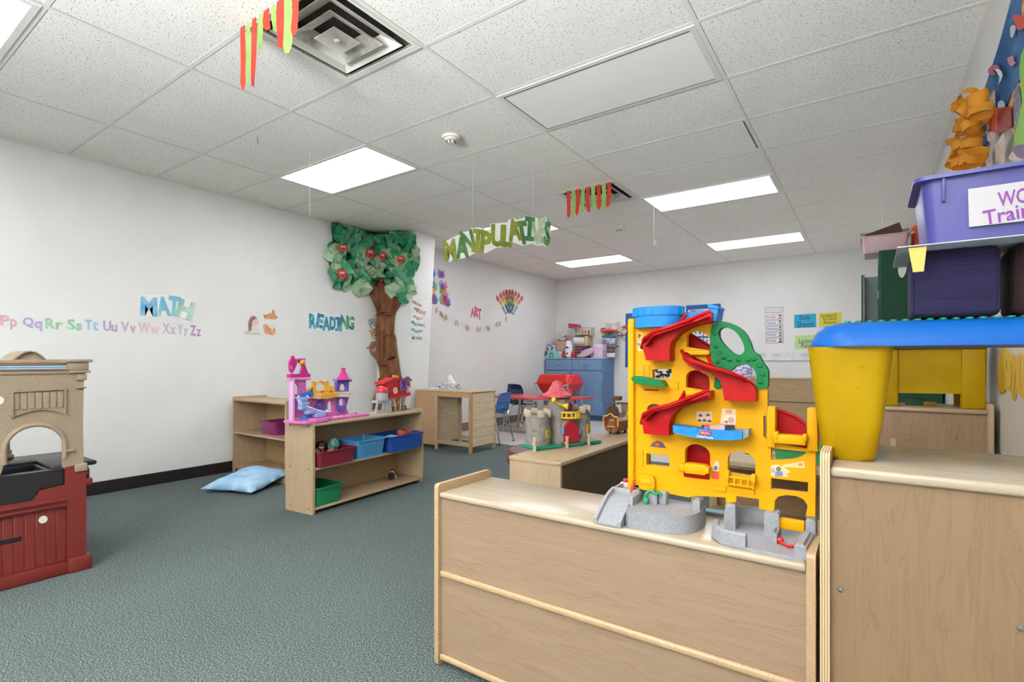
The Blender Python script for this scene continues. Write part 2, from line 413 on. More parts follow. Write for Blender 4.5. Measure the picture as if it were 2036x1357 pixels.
streamer(-2.50, -2.05, GY0+TY-.02, [(.0, 'r', .31, .042, .15), (.11, 'g', .29, .03, .5), (.23, 'r', .32, .035, .7), (.36, 'g', .17, .035, .6), (.47, 'r', .10, .045, .3), (.6, 'g', .13, .03, .5), (.72, 'r', .22, .055, .5), (.85, 'g', .26, .055, .2), (.98, 'r', .2, .04, .2)],
         'near streamer of twisted red and green paper strips on the dusty diffuser')
streamer(-2.37, -1.95, GY0+TY*6-.02, [(k/8, 'rg'[k % 2], .255-.004*k, .04, .06*(-1)**k) for k in range(9)],
         'far streamer of straight red and green paper strips left of a lit panel')
# hanging lines
def line(px, py, L, label, thing=None):
    p = onz(px, py, CEIL); t = T('hanging_line', label, 'string', p)
    part(t, 'line', MB().tube([(0, 0, 0), (0, 0, -L)], .0012, 5), P('#E9E7E2', .4))
    part(t, 'clip', MB().tube([(-.006, 0, -.001), (0, 0, -.010), (.006, 0, -.001)], .0012, 5), P('#BBB8B0', .4))
    return t
line(616, 300, .52, 'thin fishing line hanging below the ceiling left of the nearest lit panel')
t = line(1300, 395, .5, 'thin knotted fishing line hanging beside the large lit panel')
part(t, 'loop', MB().tube([(0, 0, -.42), (.02, 0, -.44), (.025, 0, -.47), (.01, 0, -.46), (0, 0, -.44)], .0012, 5), P('#F0EEEA', .4))
t = line(1754, 370, .62, 'fishing line with a green button hanging in front of the green locker')
part(t, 'button', MB().lathe([(0, -.004), (.022, -.004), (.026, 0), (.022, .004), (0, .004)], n=20, M=Matrix.Translation((0, 0, -.62)) @ Matrix.Rotation(PI/2, 4, 'X')), P('#8CCB8A', .5))
hk = onz(512, 272, CEIL); t = T('ceiling_hook', 'small bent wire hook in the ceiling left of the nearest lit panel', 'hook', hk)
part(t, 'wire', MB().tube([(0, 0, 0), (0, 0, -.03), (.012, 0, -.045), (0, 0, -.055)], .002, 6), P('#6B665E', .4, metal=.6))
# ================================================================ decals and cut-outs on the left wall
U_L = (UY, UZ)
def LW(px, py, d=0.0):
    p = onx(px, py, XL+d); return (p.y, p.z)
def lwp(pts): return [LW(*p) for p in pts]
def wall_panel(mb, pts, holes=(), t=.002, off=0.0):
    return mb.panel(pts, holes, (XL+off+.0005, 0, 0), UY, UZ, t, t)
def letter(mb, ch, box, plane, rot=0, t=.002, off=0, bold=.0):
    """one letter filling the pixel box, laid on a wall plane: plane = (fn, O, u, v)"""
    fn, O, u, v = plane; a = fn(box[0], (box[1]+box[3])/2); b = fn(box[2], (box[1]+box[3])/2)
    c = ((a[0]+b[0])/2, fn((box[0]+box[2])/2, (box[1]+box[3])/2)[1]); hh = abs(fn((box[0]+box[2])/2, box[1])[1]-fn((box[0]+box[2])/2, box[3])[1])
    if ch == 'I':
        w_, q = abs(b[0]-a[0])/2, hh/2; pl = [(-w_, -q), (w_, -q), (w_, -q*.62), (w_*.42, -q*.62), (w_*.42, q*.62), (w_, q*.62), (w_, q), (-w_, q), (-w_, q*.62), (-w_*.42, q*.62), (-w_*.42, -q*.62), (-w_, -q*.62)]
        cr, sr = math.cos(rot), math.sin(rot); mb.panel([(x*cr-y*sr, x*sr+y*cr) for x, y in pl], (), Vector(O)+u*c[0]+v*c[1]+u.cross(v)*(.0008+off), u, v, t, t); return mb
    mb.text(ch, Vector(O)+u*c[0]+v*c[1]+u.cross(v)*(.0008+off), u, v, abs(b[0]-a[0]), hh, t, rot, bold); return mb
LP_ = (LW, (XL, 0, 0), UY, UZ)
pairs = [('Pp', 'pink', '#CBA0AE', (0, 627, 34, 656)), ('Qq', 'lilac', '#A79BC2', (45, 631, 84, 659)), ('Rr', 'green', '#8DB794', (90, 633, 125, 653)),
         ('Ss', 'mint', '#8FBE9F', (133, 635, 163, 655)), ('Tt', 'blue', '#8DB9D2', (168, 636, 195, 656)), ('Uu', 'mauve', '#A99AB9', (205, 638, 233, 657)),
         ('Vv', 'rose', '#BEA2B4', (240, 640, 270, 658)), ('Ww', 'pink', '#CFB0B8', (275, 642, 317, 660)), ('Xx', 'dusty pink', '#C4A2B4', (323, 643, 349, 661)),
         ('Yy', 'periwinkle', '#A9B1CF', (353, 645, 373, 669)), ('Zz', 'plum', '#A77FA3', (378, 647, 399, 663))]
for k, (s, cn, h, b) in enumerate(pairs):
    xm = b[0]+(b[2]-b[0])*.56; m = MB()
    letter(m, s[0], (b[0], b[1], xm, b[1]+21), LP_, bold=.03)
    desc = s[1] in 'pqy'; ct = b[1]+8
    letter(m, s[1], (xm+1, ct if s[1] != 't' else b[1]+3, b[2], b[3] if desc else b[1]+22), LP_, bold=.03)
    solo('alphabet_decal', 'pastel %s alphabet letters %s stuck to the left wall' % (cn, s), 'wall letters', m, TWO(h, '#'+''.join('%02X' % min(255, int(h[i:i+2], 16)+22) for i in (1, 3, 5)), 9, .35, .65, .7, s), 'alphabet letter pairs on the left wall')
def cutout(name, label, cat, letters, back, plane, matf, t=.003, grp=None, root=None):
    fn, O, u, v = plane; n = u.cross(v)
    P0 = [fn(*p) for p in back]; c = (sum(p[0] for p in P0)/len(P0), min(p[1] for p in P0))
    r = root or T(name, label, cat, Vector(O)+u*c[0]+v*c[1], 0, grp)
    bm_ = MB().panel(P0, (), Vector(O)+n*.0005, u, v, t*.6, t*.6)
    part(r, 'backing_card', bm_, P('#E8EAE8', .35, .02), True)
    for k, (ch, box, rot, m) in enumerate(letters):
        q = MB(); letter(q, ch, box, plane, rot, t*.8, t*.6+.0005*k, .05); part(r, 'letter_'+ch.lower(), q, matf(m), True)
    return r
wc = {'b': TWO('#4F9FD0', '#8CC0D8', 9, .4, .62, .5, 'b'), 'bg': TWO('#6FB2CB', '#A6CFC6', 8, .4, .6, .5, 'bg'), 'g': TWO('#7FB3A0', '#B4D3C6', 8, .38, .62, .5, 'g'),
      't': TWO('#1C7E9C', '#5FAFC6', 12, .45, .62, .5, 't'), 'tg': TWO('#1B7F78', '#4E9FA0', 10, .4, .6, .5, 'tg'), 'gg': TWO('#2F7E63', '#77B393', 10, .42, .62, .5, 'gg')}
cutout('math_sign', 'pale blue and green watercolour MATH lettering on the left wall', 'sign',
       [('M', (279, 591, 312, 629), 0, 'b'), ('A', (311, 590, 338, 628), .10, 'bg'), ('T', (334, 589, 357, 628), -.08, 'bg'), ('H', (352, 597, 384, 634), -.28, 'g')],
       [(276, 588), (306, 586), (338, 587), (362, 590), (388, 600), (385, 612), (372, 637), (350, 629), (320, 630), (280, 632)], LP_, wc.get)
cutout('reading_sign', 'teal watercolour READING lettering on the left wall beside the paper tree', 'sign',
       [('R', (614, 624, 629, 654), 0, 't'), ('E', (629, 624, 643, 653), -.18, 't'), ('A', (641, 630, 656, 658), 0, 'tg'), ('D', (655, 630, 667, 657), .0, 't'), ('I', (666, 631, 680, 659), 0, 't'), ('N', (676, 627, 692, 655), -.05, 'gg'), ('G', (690, 629, 704, 656), -.08, 'gg')],
       [(612, 622), (643, 620), (660, 627), (680, 626), (706, 628), (706, 655), (695, 659), (676, 661), (655, 661), (640, 656), (612, 656)], LP_, wc.get)
# fox and hedgehog stickers
r = T('animal_decal', 'watercolour sticker of a brown hedgehog sitting left of the orange fox', 'wall sticker', Vector((XL, *LW(505, 665))))
sp = MB(); pts = []
for k in range(26):
    a = PI*.05+k/25*PI*1.15; R = 16 if k % 2 else 12.5
    pts.append((504.5-math.cos(a)*0+R*math.cos(a)*.72-1, 647-R*math.sin(a)*1.28))
pts += [(493, 657), (500, 656), (504, 640)]
part(r, 'spines', wall_panel(MB(), lwp(pts), t=.0015), TWO('#7A5348', '#A98376', 60, .4, .6, .7, 'hh'), True)
part(r, 'body', wall_panel(MB(), lwp(csmooth([(503, 638), (510, 635), (515, 641), (512, 647), (509, 650), (512, 657), (506, 659), (500, 657), (501, 648)])), t=.002), P('#D9CFC0', .7), True)
part(r, 'eye', wall_panel(MB(), lwp(ell((508, 640.5), .8, 1.1, 8)), t=.0026), P('#2A2524', .6), True)
part(r, 'rock', wall_panel(MB(), lwp(csmooth([(487, 660), (494, 659), (505, 661), (516, 663), (517, 666), (500, 666), (488, 664)])), t=.001), P('#C9C6BA', .7), True)
r = T('animal_decal', 'watercolour sticker of an orange fox with a white muzzle beside the hedgehog', 'wall sticker', Vector((XL, *LW(537, 667))))
part(r, 'body', wall_panel(MB(), lwp(csmooth([(524, 645), (532, 647), (537, 653), (541, 650), (544, 646), (547, 656), (548, 663), (543, 667), (536, 666), (527, 663), (523, 652)])), t=.0015), TWO('#D08C62', '#E2A988', 20, .4, .6, .7, 'fx'), True)
part(r, 'chest', wall_panel(MB(), lwp(csmooth([(526, 642), (538, 645), (548, 640), (545, 650), (541, 658), (537, 650), (531, 646)])), t=.002), P('#E3E2DC', .7), True)
part(r, 'head', wall_panel(MB(), lwp([(523, 625), (529, 627), (533, 624), (540, 623), (541, 618), (543.5, 615), (546, 620), (548, 627), (553, 632), (546, 636), (536, 635), (527, 635)]), t=.0025), TWO('#CB845C', '#DE9E7A', 20, .4, .6, .7, 'fx2'), True)
part(r, 'tail', wall_panel(MB(), lwp(csmooth([(512, 650), (520, 647), (525, 652), (526, 662), (520, 664), (514, 660)])), t=.0012), P('#DFE0DD', .7), True)
part(r, 'eye', wall_panel(MB(), lwp(ell((539.5, 632.3), .9, .9, 8)), t=.003), P('#2A2524', .6), True)
part(r, 'ear', wall_panel(MB(), lwp([(524, 626), (529, 628), (526, 634)]), t=.003), P('#B4744F', .7), True)
# peeking animals beside the trunk
def peek(label, outline, face, feats, h1, h2, ears):
    r = T('animal_decal', label, 'wall sticker', Vector((XL, *LW(outline[0][0], max(p[1] for p in outline)))), 0, 'animal stickers peeking from behind the paper trunk')
    part(r, 'head', wall_panel(MB(), lwp(csmooth(outline, 2)), t=.0015), P(h1, .7, .12, 40), True)
    part(r, 'muzzle', wall_panel(MB(), lwp(csmooth(face, 2)), t=.002), P(h2, .7), True)
    for e in ears: part(r, 'ear', wall_panel(MB(), lwp(ell(e, 2.2, 2.6, 10)), t=.0012), P(h1, .7, .15), True)
    for e in feats: part(r, 'eye' if e[2] < 1.5 else 'nose', wall_panel(MB(), lwp(ell(e[:2], e[2], e[2], 8)), t=.0027), P('#2B2220', .6), True)
peek('grey raccoon sticker peeking out highest beside the brown trunk', [(733, 638), (740, 633), (748, 634), (749, 655), (741, 656), (735, 650)], [(739, 646), (746, 644), (748, 650), (743, 654), (739, 651)], [(740, 643, 1.2), (746, 642.5, 1.2), (744, 647, 1.6)], '#A9A6A2', '#DADAD6', [(734, 637), (746, 629)])
peek('small orange fox sticker peeking out between raccoon and bear', [(737, 659), (743, 656), (749, 658), (750, 672), (743, 674), (738, 668)], [(741, 667), (748, 665), (749, 670), (744, 673)], [(742, 664, 1.0), (748, 664, 1.0), (745, 668, 1.6)], '#CE9C77', '#E6DAC9', [(736, 659), (747, 655)])
peek('brown bear sticker peeking out lowest beside the brown trunk', [(733, 690), (740, 681), (749, 680), (752, 700), (753, 722), (744, 712), (736, 704)], [(739, 694), (746, 690), (748, 697), (743, 700)], [(736.5, 690, 1.0), (744, 687, 1.0), (741, 693, 1.7)], '#A98268', '#D9BEA6', [(731, 692), (739, 682)])
# ---------------------------------------------------------------- paper tree
def wallpt(px, py, off):
    """point on the left wall or, right of the inner corner, on the pillar's near face; returns point, normal"""
    p = onx(px, py, XL); best = (p, UX)
    k = py and max(0, min(1, (HC+(CY-py)/FPX*4.9)/CEIL))
    q0 = Vector((XL, 4.47, 0)); q1 = Vector((-4.87+.17*k, 4.58+.065*k, 0)); e = (q1-q0).normalized(); n = Vector((e.y, -e.x, 0))
    d = ray(px, py); t = q0.dot(n)/d.dot(n); q = Vector((0, 0, HC))+d*t
    if t > 0 and d.dot(n) < 0 and q.x > XL: best = (q, n)
    return best[0]+best[1]*off, best[1]
tree = T('paper_tree', 'paper tree with green crumpled foliage, red smiling fruits and brown trunk in the corner', 'tree decoration', Vector((XL, 4.3, 0)))
# trunk: overlapping sheets of crumpled brown paper
def sheet(mb, outline, lift, amp, seed, step=6, bulge=.035):
    R_ = random.Random(seed); xs = [p[0] for p in outline]; ys = [p[1] for p in outline]
    def inside(x, y):
        c = False; n = len(outline)
        for i in range(n):
            (x1, y1), (x2, y2) = outline[i], outline[i-1]
            if (y1 > y) != (y2 > y) and x < (x2-x1)*(y-y1)/(y2-y1)+x1: c = not c
        return c
    # rows across the outline, ends snapped on it
    y0, y1 = min(ys), max(ys); rows = []; n = max(3, int((y1-y0)/step)); m = 9
    for i in range(n+1):
        y = y0+(y1-y0)*(i+.001)/(n+.002); cr = []
        for a in range(len(outline)):
            (xa, ya), (xb, yb) = outline[a], outline[a-1]
            if (ya > y) != (yb > y): cr.append((xb-xa)*(y-ya)/(yb-ya)+xa)
        if len(cr) < 2: continue
        a, b = min(cr), max(cr); row = []
        for j in range(m+1):
            s = j/m; px = a+(b-a)*s
            o = lift+bulge*math.sin(PI*s)**.7+amp*(R_.random()-.5)*(1 if 0 < j < m else .3)+amp*.8*math.sin(j*2.1+seed)
            row.append(mb.bm.verts.new(wallpt(px, y, max(.004, o))[0]))
        rows.append(row)
    for A, B in zip(rows, rows[1:]):
        for j in range(m): mb.bm.faces.new((A[j], A[j+1], B[j+1], B[j]))
    return mb
tr = MB()
sheet(tr, [(729, 562), (768, 550), (806, 588), (786, 626), (784, 668), (788, 668), (793, 712), (800, 752), (806, 815), (738, 815), (740, 795), (757, 750), (752, 720), (750, 625), (734, 590)], .012, .012, 40, 8)
for k, (o, l) in enumerate([([(729, 565), (768, 552), (790, 556), (803, 590), (786, 625), (752, 628), (734, 585)], .02), ([(749, 625), (786, 624), (784, 667), (770, 672), (751, 660)], .028),
                       ([(750, 655), (775, 660), (777, 690), (768, 728), (753, 724)], .03), ([(774, 665), (787, 666), (792, 712), (776, 716)], .024), ([(768, 712), (793, 710), (799, 752), (776, 756)], .03),
                       ([(756, 725), (776, 724), (778, 760), (757, 760)], .02), ([(757, 752), (776, 756), (772, 790), (738, 797)], .02), ([(776, 750), (799, 748), (806, 800), (772, 805)], .02), ([(745, 790), (772, 780), (772, 815), (738, 815)], .02),
                       ([(734, 570), (752, 566), (764, 605), (756, 620), (742, 600)], .045), ([(790, 590), (806, 592), (788, 622), (782, 610)], .03)]):
    sheet(tr, o, l, .022, k)
bmesh.ops.solidify(tr.bm, geom=list(tr.bm.faces), thickness=.0015)
part(tree, 'trunk', tr, TWO('#A46C49', '#BE855E', 14, .4, .62, .85, 'kraft', 4, (1, 1, .5)), True, ang=25)
# foliage: crumpled sheets of tissue paper in three greens
FOL = [(660, 450), (690, 452), (720, 460), (755, 466), (790, 464), (829, 462), (830, 500), (828, 545), (824, 590), (800, 600), (783, 575), (770, 555), (748, 556), (728, 575), (712, 592), (690, 575), (668, 568), (656, 545), (648, 510), (660, 480)]
def in_poly(x, y, pl):
    c = False
    for i in range(len(pl)):
        (x1, y1), (x2, y2) = pl[i], pl[i-1]
        if (y1 > y) != (y2 > y) and x < (x2-x1)*(y-y1)/(y2-y1)+x1: c = not c
    return c
base = MB(); sheet(base, [(660, 450), (690, 452), (720, 460), (755, 466), (790, 464), (828, 462), (828, 500), (824, 545), (800, 556), (700, 560), (668, 556), (656, 540), (652, 510), (660, 480)], .006, .004, 3, 9, 0); bmesh.ops.solidify(base.bm, geom=list(base.bm.faces), thickness=.001)
part(tree, 'backing_paper', base, P('#3B7F5A', .9, .2), True)
R_ = random.Random(21); greens = [MB(), MB(), MB()]
spots = []
for yy in range(452, 606, 14):
    for xx in range(646, 832, 15):
        x, y = xx+R_.uniform(-6, 6), yy+R_.uniform(-5, 5)
        if in_poly(x, y, FOL): spots.append((x, y))
for x, y in spots:
    c, n = wallpt(x, y, R_.uniform(.025, .075)); u = Vector((-n.y, n.x, 0)); sz = R_.uniform(.065, .118)
    u = (u+n*R_.uniform(-.7, .7)).normalized(); v = (UZ+n*R_.uniform(-.2, .75)+u*R_.uniform(-.6, .6)).normalized()
    gi = 1 if y > 500 and R_.random() < .5 else (0 if R_.random() < .6 else 2); mb = greens[gi]
    rings = []; N = 12; cv = mb.bm.verts.new(c+n*.02)
    for q in (.5, 1):
        ring = []
        for k in range(N):
            a = 2*PI*k/N; rr = sz*q*(1+R_.uniform(-.14, .14)*q); w = .030*math.sin(3*a+x)*q+R_.uniform(-.012, .012)
            p = c+u*rr*math.cos(a)+v*rr*1.1*math.sin(a)+n*w
            if p.x < XL+.004: p.x = XL+.004
            if p.z > CEIL-.012: p.z = CEIL-.012
            ring.append(mb.bm.verts.new(p))
        rings.append(ring)
    for k in range(N):
        l = (k+1) % N; mb.bm.faces.new((cv, rings[0][k], rings[0][l])); mb.bm.faces.new((rings[0][k], rings[1][k], rings[1][l], rings[0][l]))
for mb, a, b in zip(greens, ('#2A8A5C', '#93B48E', '#4E9A72'), ('#43A274', '#B0CAA6', '#6CB28E')):
    o = part(tree, 'foliage', mb, TWO(a, b, 9, .35, .65, .8, a), True, ang=30)
def fruit(px, py, rw, rh, rot, tip=False):
    p, n = wallpt(px, py, .14); u = Vector((-n.y, n.x, 0)); s = 4.95/FPX; v = UZ
    o = csmooth([(0, .80), (.45, 1), (.95, .62), (1, 0), (.75, -.62), (.3, -1 if tip else -.92), (-.3, -1 if tip else -.92), (-.75, -.62), (-1, 0), (-.95, .62), (-.45, 1)], 3)
    cr, sr = math.cos(rot), math.sin(rot); q = [((a*rw*cr-b*rh*sr)*s, (a*rw*sr+b*rh*cr)*s) for a, b in o]
    f = part(tree, 'paper_fruit', MB().panel(q, (), p, u, v, .004), P('#D02A1C', .55, .05), True, 'red paper fruit with a smiling face')
    def at(a, b): return ((a*rw*cr-b*rh*sr)*s, (a*rw*sr+b*rh*cr)*s)
    e = MB(); pu = MB()
    for sx in (-.27, .27):
        c = at(sx, .28); e.panel(ell(c, rw*s*.24, min(rh, rw)*s*.26, 14), (), p+n*.0012, u, v, .001); c2 = at(sx+.05, .22); pu.panel(ell(c2, rw*s*.12, min(rh, rw)*s*.13, 12), (), p+n*.0022, u, v, .001)
    part(f, 'eyes', e, P('#F2EFE8', .5), True); part(f, 'pupils', pu, P('#1A1614', .4), True)
    part(f, 'mouth', MB().panel([at(*t) for t in [(-.28, -.12), (-.1, -.17), (.1, -.17), (.28, -.12), (.2, -.36), (.05, -.5), (-.1, -.42)]], (), p+n*.0012, u, v, .001), P('#4A0F10', .5), True)
    part(f, 'stalk', MB().panel([at(*t) for t in [(-.4, 1.0), (0, .75), (.4, .98), (.12, .95), (.1, 1.45), (-.05, 1.0)]], (), p+n*.0014, u, v, .001), P('#3F7A46', .7), True)
fruit(668, 496, 14.5, 7.5, .08); fruit(722, 507, 13.5, 13, 0); fruit(772, 514, 9, 10.5, -.1); fruit(806.5, 520, 8.5, 10.5, -.25); fruit(666, 548, 12.5, 11.5, .1); fruit(746, 561, 12, 8.5, .5)
# ---------------------------------------------------------------- pillar decal (room face leans with the pillar)
def pil(px, py):
    z = HC+(CY-py)/FPX*5.3
    for _ in range(6):
        x = -4.87+.17*z/CEIL; p = onx(px, py, x); z = p.z
    return p
e_v = Vector((.17/CEIL, 0, 1)).normalized(); n_p = UY.cross(e_v)
r = T('motto_decal', 'wall decal listing BE KIND to BE YOU in coloured lettering on the pillar', 'wall sticker', pil(832, 680))
rows = [('BE', 820, 598, 828, 605, '#A0504A', -.25), ('KIND', 826, 603, 839, 610, '#A0504A', -.2), ('BE', 823, 611, 830, 618, '#A86A45', -.2), ('BRAVE', 828, 615, 846, 626, '#A86A45', -.25), ('BE', 821, 627, 828, 632, '#9C8C5C', .2), ('SILLY', 827, 630, 841, 637, '#9C8C5C', .1),
        ('BE', 818, 638, 825, 645, '#2F7F76', -.25), ('HONEST', 823, 643, 845, 650, '#2F7F76', 0), ('BE', 818, 653, 825, 659, '#3A8599', -.2), ('HAPPY', 824, 656, 841, 663, '#3A8599', .05), ('BE YOU', 819, 669, 839, 677, '#44457F', 0)]
for s, x0, y0, x1, y1, h, rot in rows:
    a, b, t_ = pil(x0, (y0+y1)/2), pil(x1, (y0+y1)/2), pil((x0+x1)/2, (y0+y1)/2); hh = (y1-y0)/FPX*5.25
    m = MB().text(s, t_+n_p*.001, UY, e_v, abs(b.y-a.y), hh, .001, rot, .012); part(r, 'lettering', m, P(h, .7), True)
R_ = random.Random(4)
for k in range(26):
    m = MB(); px = R_.choice([818, 820, 846, 844, 832])+R_.uniform(-2, 2); py = R_.choice([594, 600, 612, 622, 640, 652, 665, 680, 684])+R_.uniform(-2, 2); p = pil(px, py); m.panel(ell((0, 0), .006, .006, 8), (), p+n_p*.001, UY, e_v, .0008, .0008); part(r, 'dot', m, P('#8C9C93', .7), True)
# ---------------------------------------------------------------- alcove: number hands, ART, rainbow, clothesline
def hand2d(c, s, rot=0, k=0):
    """outline of a small open hand print"""
    o = [(-.28, -.5), (.22, -.5), (.34, -.2), (.62, .1), (.55, .2), (.36, .08), (.36, .62), (.26, .64), (.2, .12), (.13, .82), (.02, .82), (0, .14), (-.1, .74), (-.2, .72), (-.18, .1), (-.36, .5), (-.45, .46), (-.36, -.1)]
    cr, sr = math.cos(rot), math.sin(rot); return [(c[0]+s*(a*cr-b*sr), c[1]+s*(a*sr+b*cr)) for a, b in o]
nums = [('2', 861, 545, [('#6CA0D0', 0, 0)], 'two'), ('3', 877, 546, [('#7C8BC8', -4, 0), ('#C77FBE', 4, 2)], 'three'), ('5', 859, 569, [('#C77FBE', -6, 3), ('#5B9ACB', 1, -5), ('#6FB58A', 7, 4), ('#E0B84A', 1, 8)], 'five'), ('6', 880, 571, [('#7C8BC8', -4, -4), ('#CF6FA6', 6, -1), ('#6FA95E', -3, 8), ('#DD8A55', 4, 11)], 'six'),
        ('8', 858, 592, [('#7D86C6', -4, -5), ('#CC6AA0', 4, -3), ('#6DAF87', -8, 5), ('#D9783F', -1, 7), ('#C94A4A', 5, 7), ('#3F74B8', 10, 7)], 'eight'), ('9', 884, 594, [('#7D86C6', -5, -6), ('#CC6AA0', 4, -3), ('#6DAF87', -9, 5), ('#D9783F', -3, 7), ('#C94A4A', 2, 8), ('#3F74B8', 9, 12)], 'nine')]
for ch, px, py, hs, wd in nums:
    c0 = LW(px, py); r = T('number_decal', 'coloured hand prints around the number %s on the far left wall' % ch, 'wall sticker', Vector((XL, c0[0], c0[1]-.1)), 0, 'number hand print stickers')
    for k, (h, dx, dy) in enumerate(hs):
        part(r, 'hand_print', wall_panel(MB(), hand2d(LW(px+dx*.75, py+dy*.85), .105, R_.uniform(-.4, .4)), t=.0008, off=.0003*k), P(h, .7, .25, 40), True)
    part(r, 'numeral', letter(MB(), ch, (px-3.2, py-6, px+3.2, py+5), LP_, 0, .001, .0035, .01), P('#2B3F8C', .6), True)
cutout('art_sign', 'pink red ART lettering above the clothesline on the far left wall', 'sign', [('A', (935, 612, 944, 632), 0, 'r'), ('R', (943, 610, 951, 631), 0, 'r'), ('T', (949, 614, 957, 636), .05, 'r')],
       [(935, 612), (945, 609), (958, 613), (957, 636), (950, 632), (935, 632)], LP_, lambda m: TWO('#C2526C', '#D98195', 22, .4, .6, .6, 'art'))
r = T('rainbow_decal', 'fan of rainbow coloured hand prints with colour words on the far left wall', 'wall sticker', Vector((XL, *LW(1013, 627))))
cy_ = [('RED', '#C9565B', 25, 582), ('ORANGE', '#D9935A', 20, 591), ('YELLOW', '#D8C86E', 16, 598), ('GREEN', '#5FA58A', 14, 606), ('BLUE', '#6D9EC4', 11, 613), ('PURPLE', '#8A7DB5', 8, 620)]
for k, (wd, h, hw, y) in enumerate(cy_):
    m = MB(); nh = 9-k
    for j in range(nh):
        f = j/(nh-1)*2-1; wall_panel(m, hand2d(LW(1013+hw*f*.95, y+abs(f)**2*hw*.5), .085-.006*k, -f*.5), t=.0008, off=.0004*(5-k))
    part(r, 'hand_prints', m, P(h, .7, .2, 40), True)
    part(r, 'colour_word', letter(MB(), wd, (1013-min(8, hw*.7), y-4, 1013+min(8, hw*.7), y+4), LP_, 0, .0008, .0045, .0), P('#3B3440' if k else '#8A2B35', .7), True)
pins = [(867, 617), (875, 624.5), (878, 627.5), (883, 633), (886, 631), (904, 642), (908, 643.5), (926, 651), (930, 652.5), (947, 654), (953, 655), (968, 652.5), (971, 654), (986, 645), (992, 644), (1005, 635)]
ln = [LW(866, 613), LW(885, 628), LW(906, 640), LW(928, 649), LW(950, 652.5), LW(970, 650), LW(989, 642), LW(1006, 630)]
t = T('clothesline', 'thin string sagging below the ART letters on the far left wall', 'string', Vector((XL, *ln[4])))
part(t, 'string', MB().tube([(XL+.012, a, b) for a, b in smooth(ln, 4)], .0018, 5), P('#D9D4C6', .8), True)
part(t, 'pushpin', MB().cyl((XL, *ln[0]), (XL+.02, *ln[0]), .006, .004, 10).cyl((XL, *ln[-1]), (XL+.02, *ln[-1]), .006, .004, 10), P('#C9C4B6', .5), True)
pg = None
for k, (px, py) in enumerate(pins):
    y, z = LW(px, py)
    rz = (-.25, .2, .25, -.12, .1)[k % 5]
    if pg is None:
        pg = T('clothespin', '', 'clothespin', (0, 0, 0), 0, 'wooden clothespins on the sagging string'); wm = P('#C9AE83', .6)
        part(pg, 'jaw', MB().obox((0, .0045, 0), (.010, .006, .085), (.05, 0, 0), .001, 1), wm); part(pg, 'jaw', MB().obox((0, -.0045, 0), (.010, .006, .085), (-.05, 0, 0), .001, 1), wm)
        part(pg, 'spring', MB().cyl((0, -.009, .005), (0, .009, .005), .004, n=8), P('#8A8782', .35, metal=.8)); o = pg
    else: o = dup(pg, (0, 0, 0), 0)
    o.location = (XL+.02, y, z); o.rotation_euler = (rz, 0, 0); o['label'] = 'small wooden clothespin clipped to the string under the ART letters'
# ================================================================ furniture
MAP = {a: WOOD('#B39B7D', '#9C8263', a) for a in 'xyz'}
MAPD = {a: WOOD('#B4966F', '#957751', a, key='d') for a in 'xyz'}
PINE = {a: WOOD('#BCA785', '#9C8059', a, .55, 'p') for a in 'xyz'}
EDGE = WOOD('#B69B77', '#9B7F5C', 'y', .35, 'e')
TOPW = WOOD('#B4A590', '#A29077', 'x', .22, 'top')
SCREW = P('#6B6660', .35, metal=.7)
def prisma(mb, pts, axis, a0, a1, holes=()):
    """outline in the plane across axis, extruded from a0 to a1"""
    O, u, v = {'x': ((a1, 0, 0), UY, UZ), 'y': ((0, a0, 0), UX, UZ), 'z': ((0, 0, a1), UX, UY)}[axis]
    return mb.panel(pts, holes, O, u, v, abs(a1-a0))
def rpoly(x0, x1, y0, y1, r, n=5, which=(1, 1, 1, 1)):
    o = []
    for (cx, cy, a0), w in zip(((x1-r, y1-r, 0), (x0+r, y1-r, 90), (x0+r, y0+r, 180), (x1-r, y0+r, 270)), which):
        if w: o += [(cx+r*math.cos(math.radians(a0+90*k/n)), cy+r*math.sin(math.radians(a0+90*k/n))) for k in range(n+1)]
        else: o.append({0: (x1, y1), 90: (x0, y1), 180: (x0, y0), 270: (x1, y0)}[a0])
    return o
# ---- open two-tier shelf against the left wall (opens towards the camera)
t = T('bookshelf', 'two tier maple shelf against the left wall holding the magenta basket', 'shelf', (-4.715, 2.775, 0)); W2, D2 = .465, .172
for s, nm in ((-1, 'side_panel'), (1, 'side_panel')):
    x = s*(W2-.0095); part(t, nm, prisma(MB(), rpoly(-D2, D2, 0, .748, .012, 4), 'x', x-.0095, x+.0095), MAP['z'])
part(t, 'top_board', MB().box(-W2+.019, W2-.019, -D2+.003, D2, .708, .728, .004), MAP['x'])
part(t, 'shelf_board', MB().box(-W2+.019, W2-.019, -D2+.003, D2-.008, .385, .404, .004), MAP['x'])
part(t, 'bottom_board', MB().box(-W2+.019, W2-.019, -D2+.003, D2-.008, .05, .069, .004), MAP['x'])
part(t, 'back_panel', MB().box(-W2+.019, W2-.019, D2-.008, D2-.001, .05, .708), MAPD['x'])
k = part(t, 'kick_board', MB().box(-W2+.019, W2-.019, -D2+.012, -D2+.028, .0, .05), MAP['x'])
part(t, 'maker_plate', MB().box(-W2+.035, -W2+.07, -D2+.0105, -D2+.012, .012, .042), P('#2B3038', .4))
for z in (.69, .39, .06):
    part(t, 'screw', MB().cyl((W2-.001, -D2+.04, z), (W2+.002, -D2+.04, z), .006, n=10), SCREW)
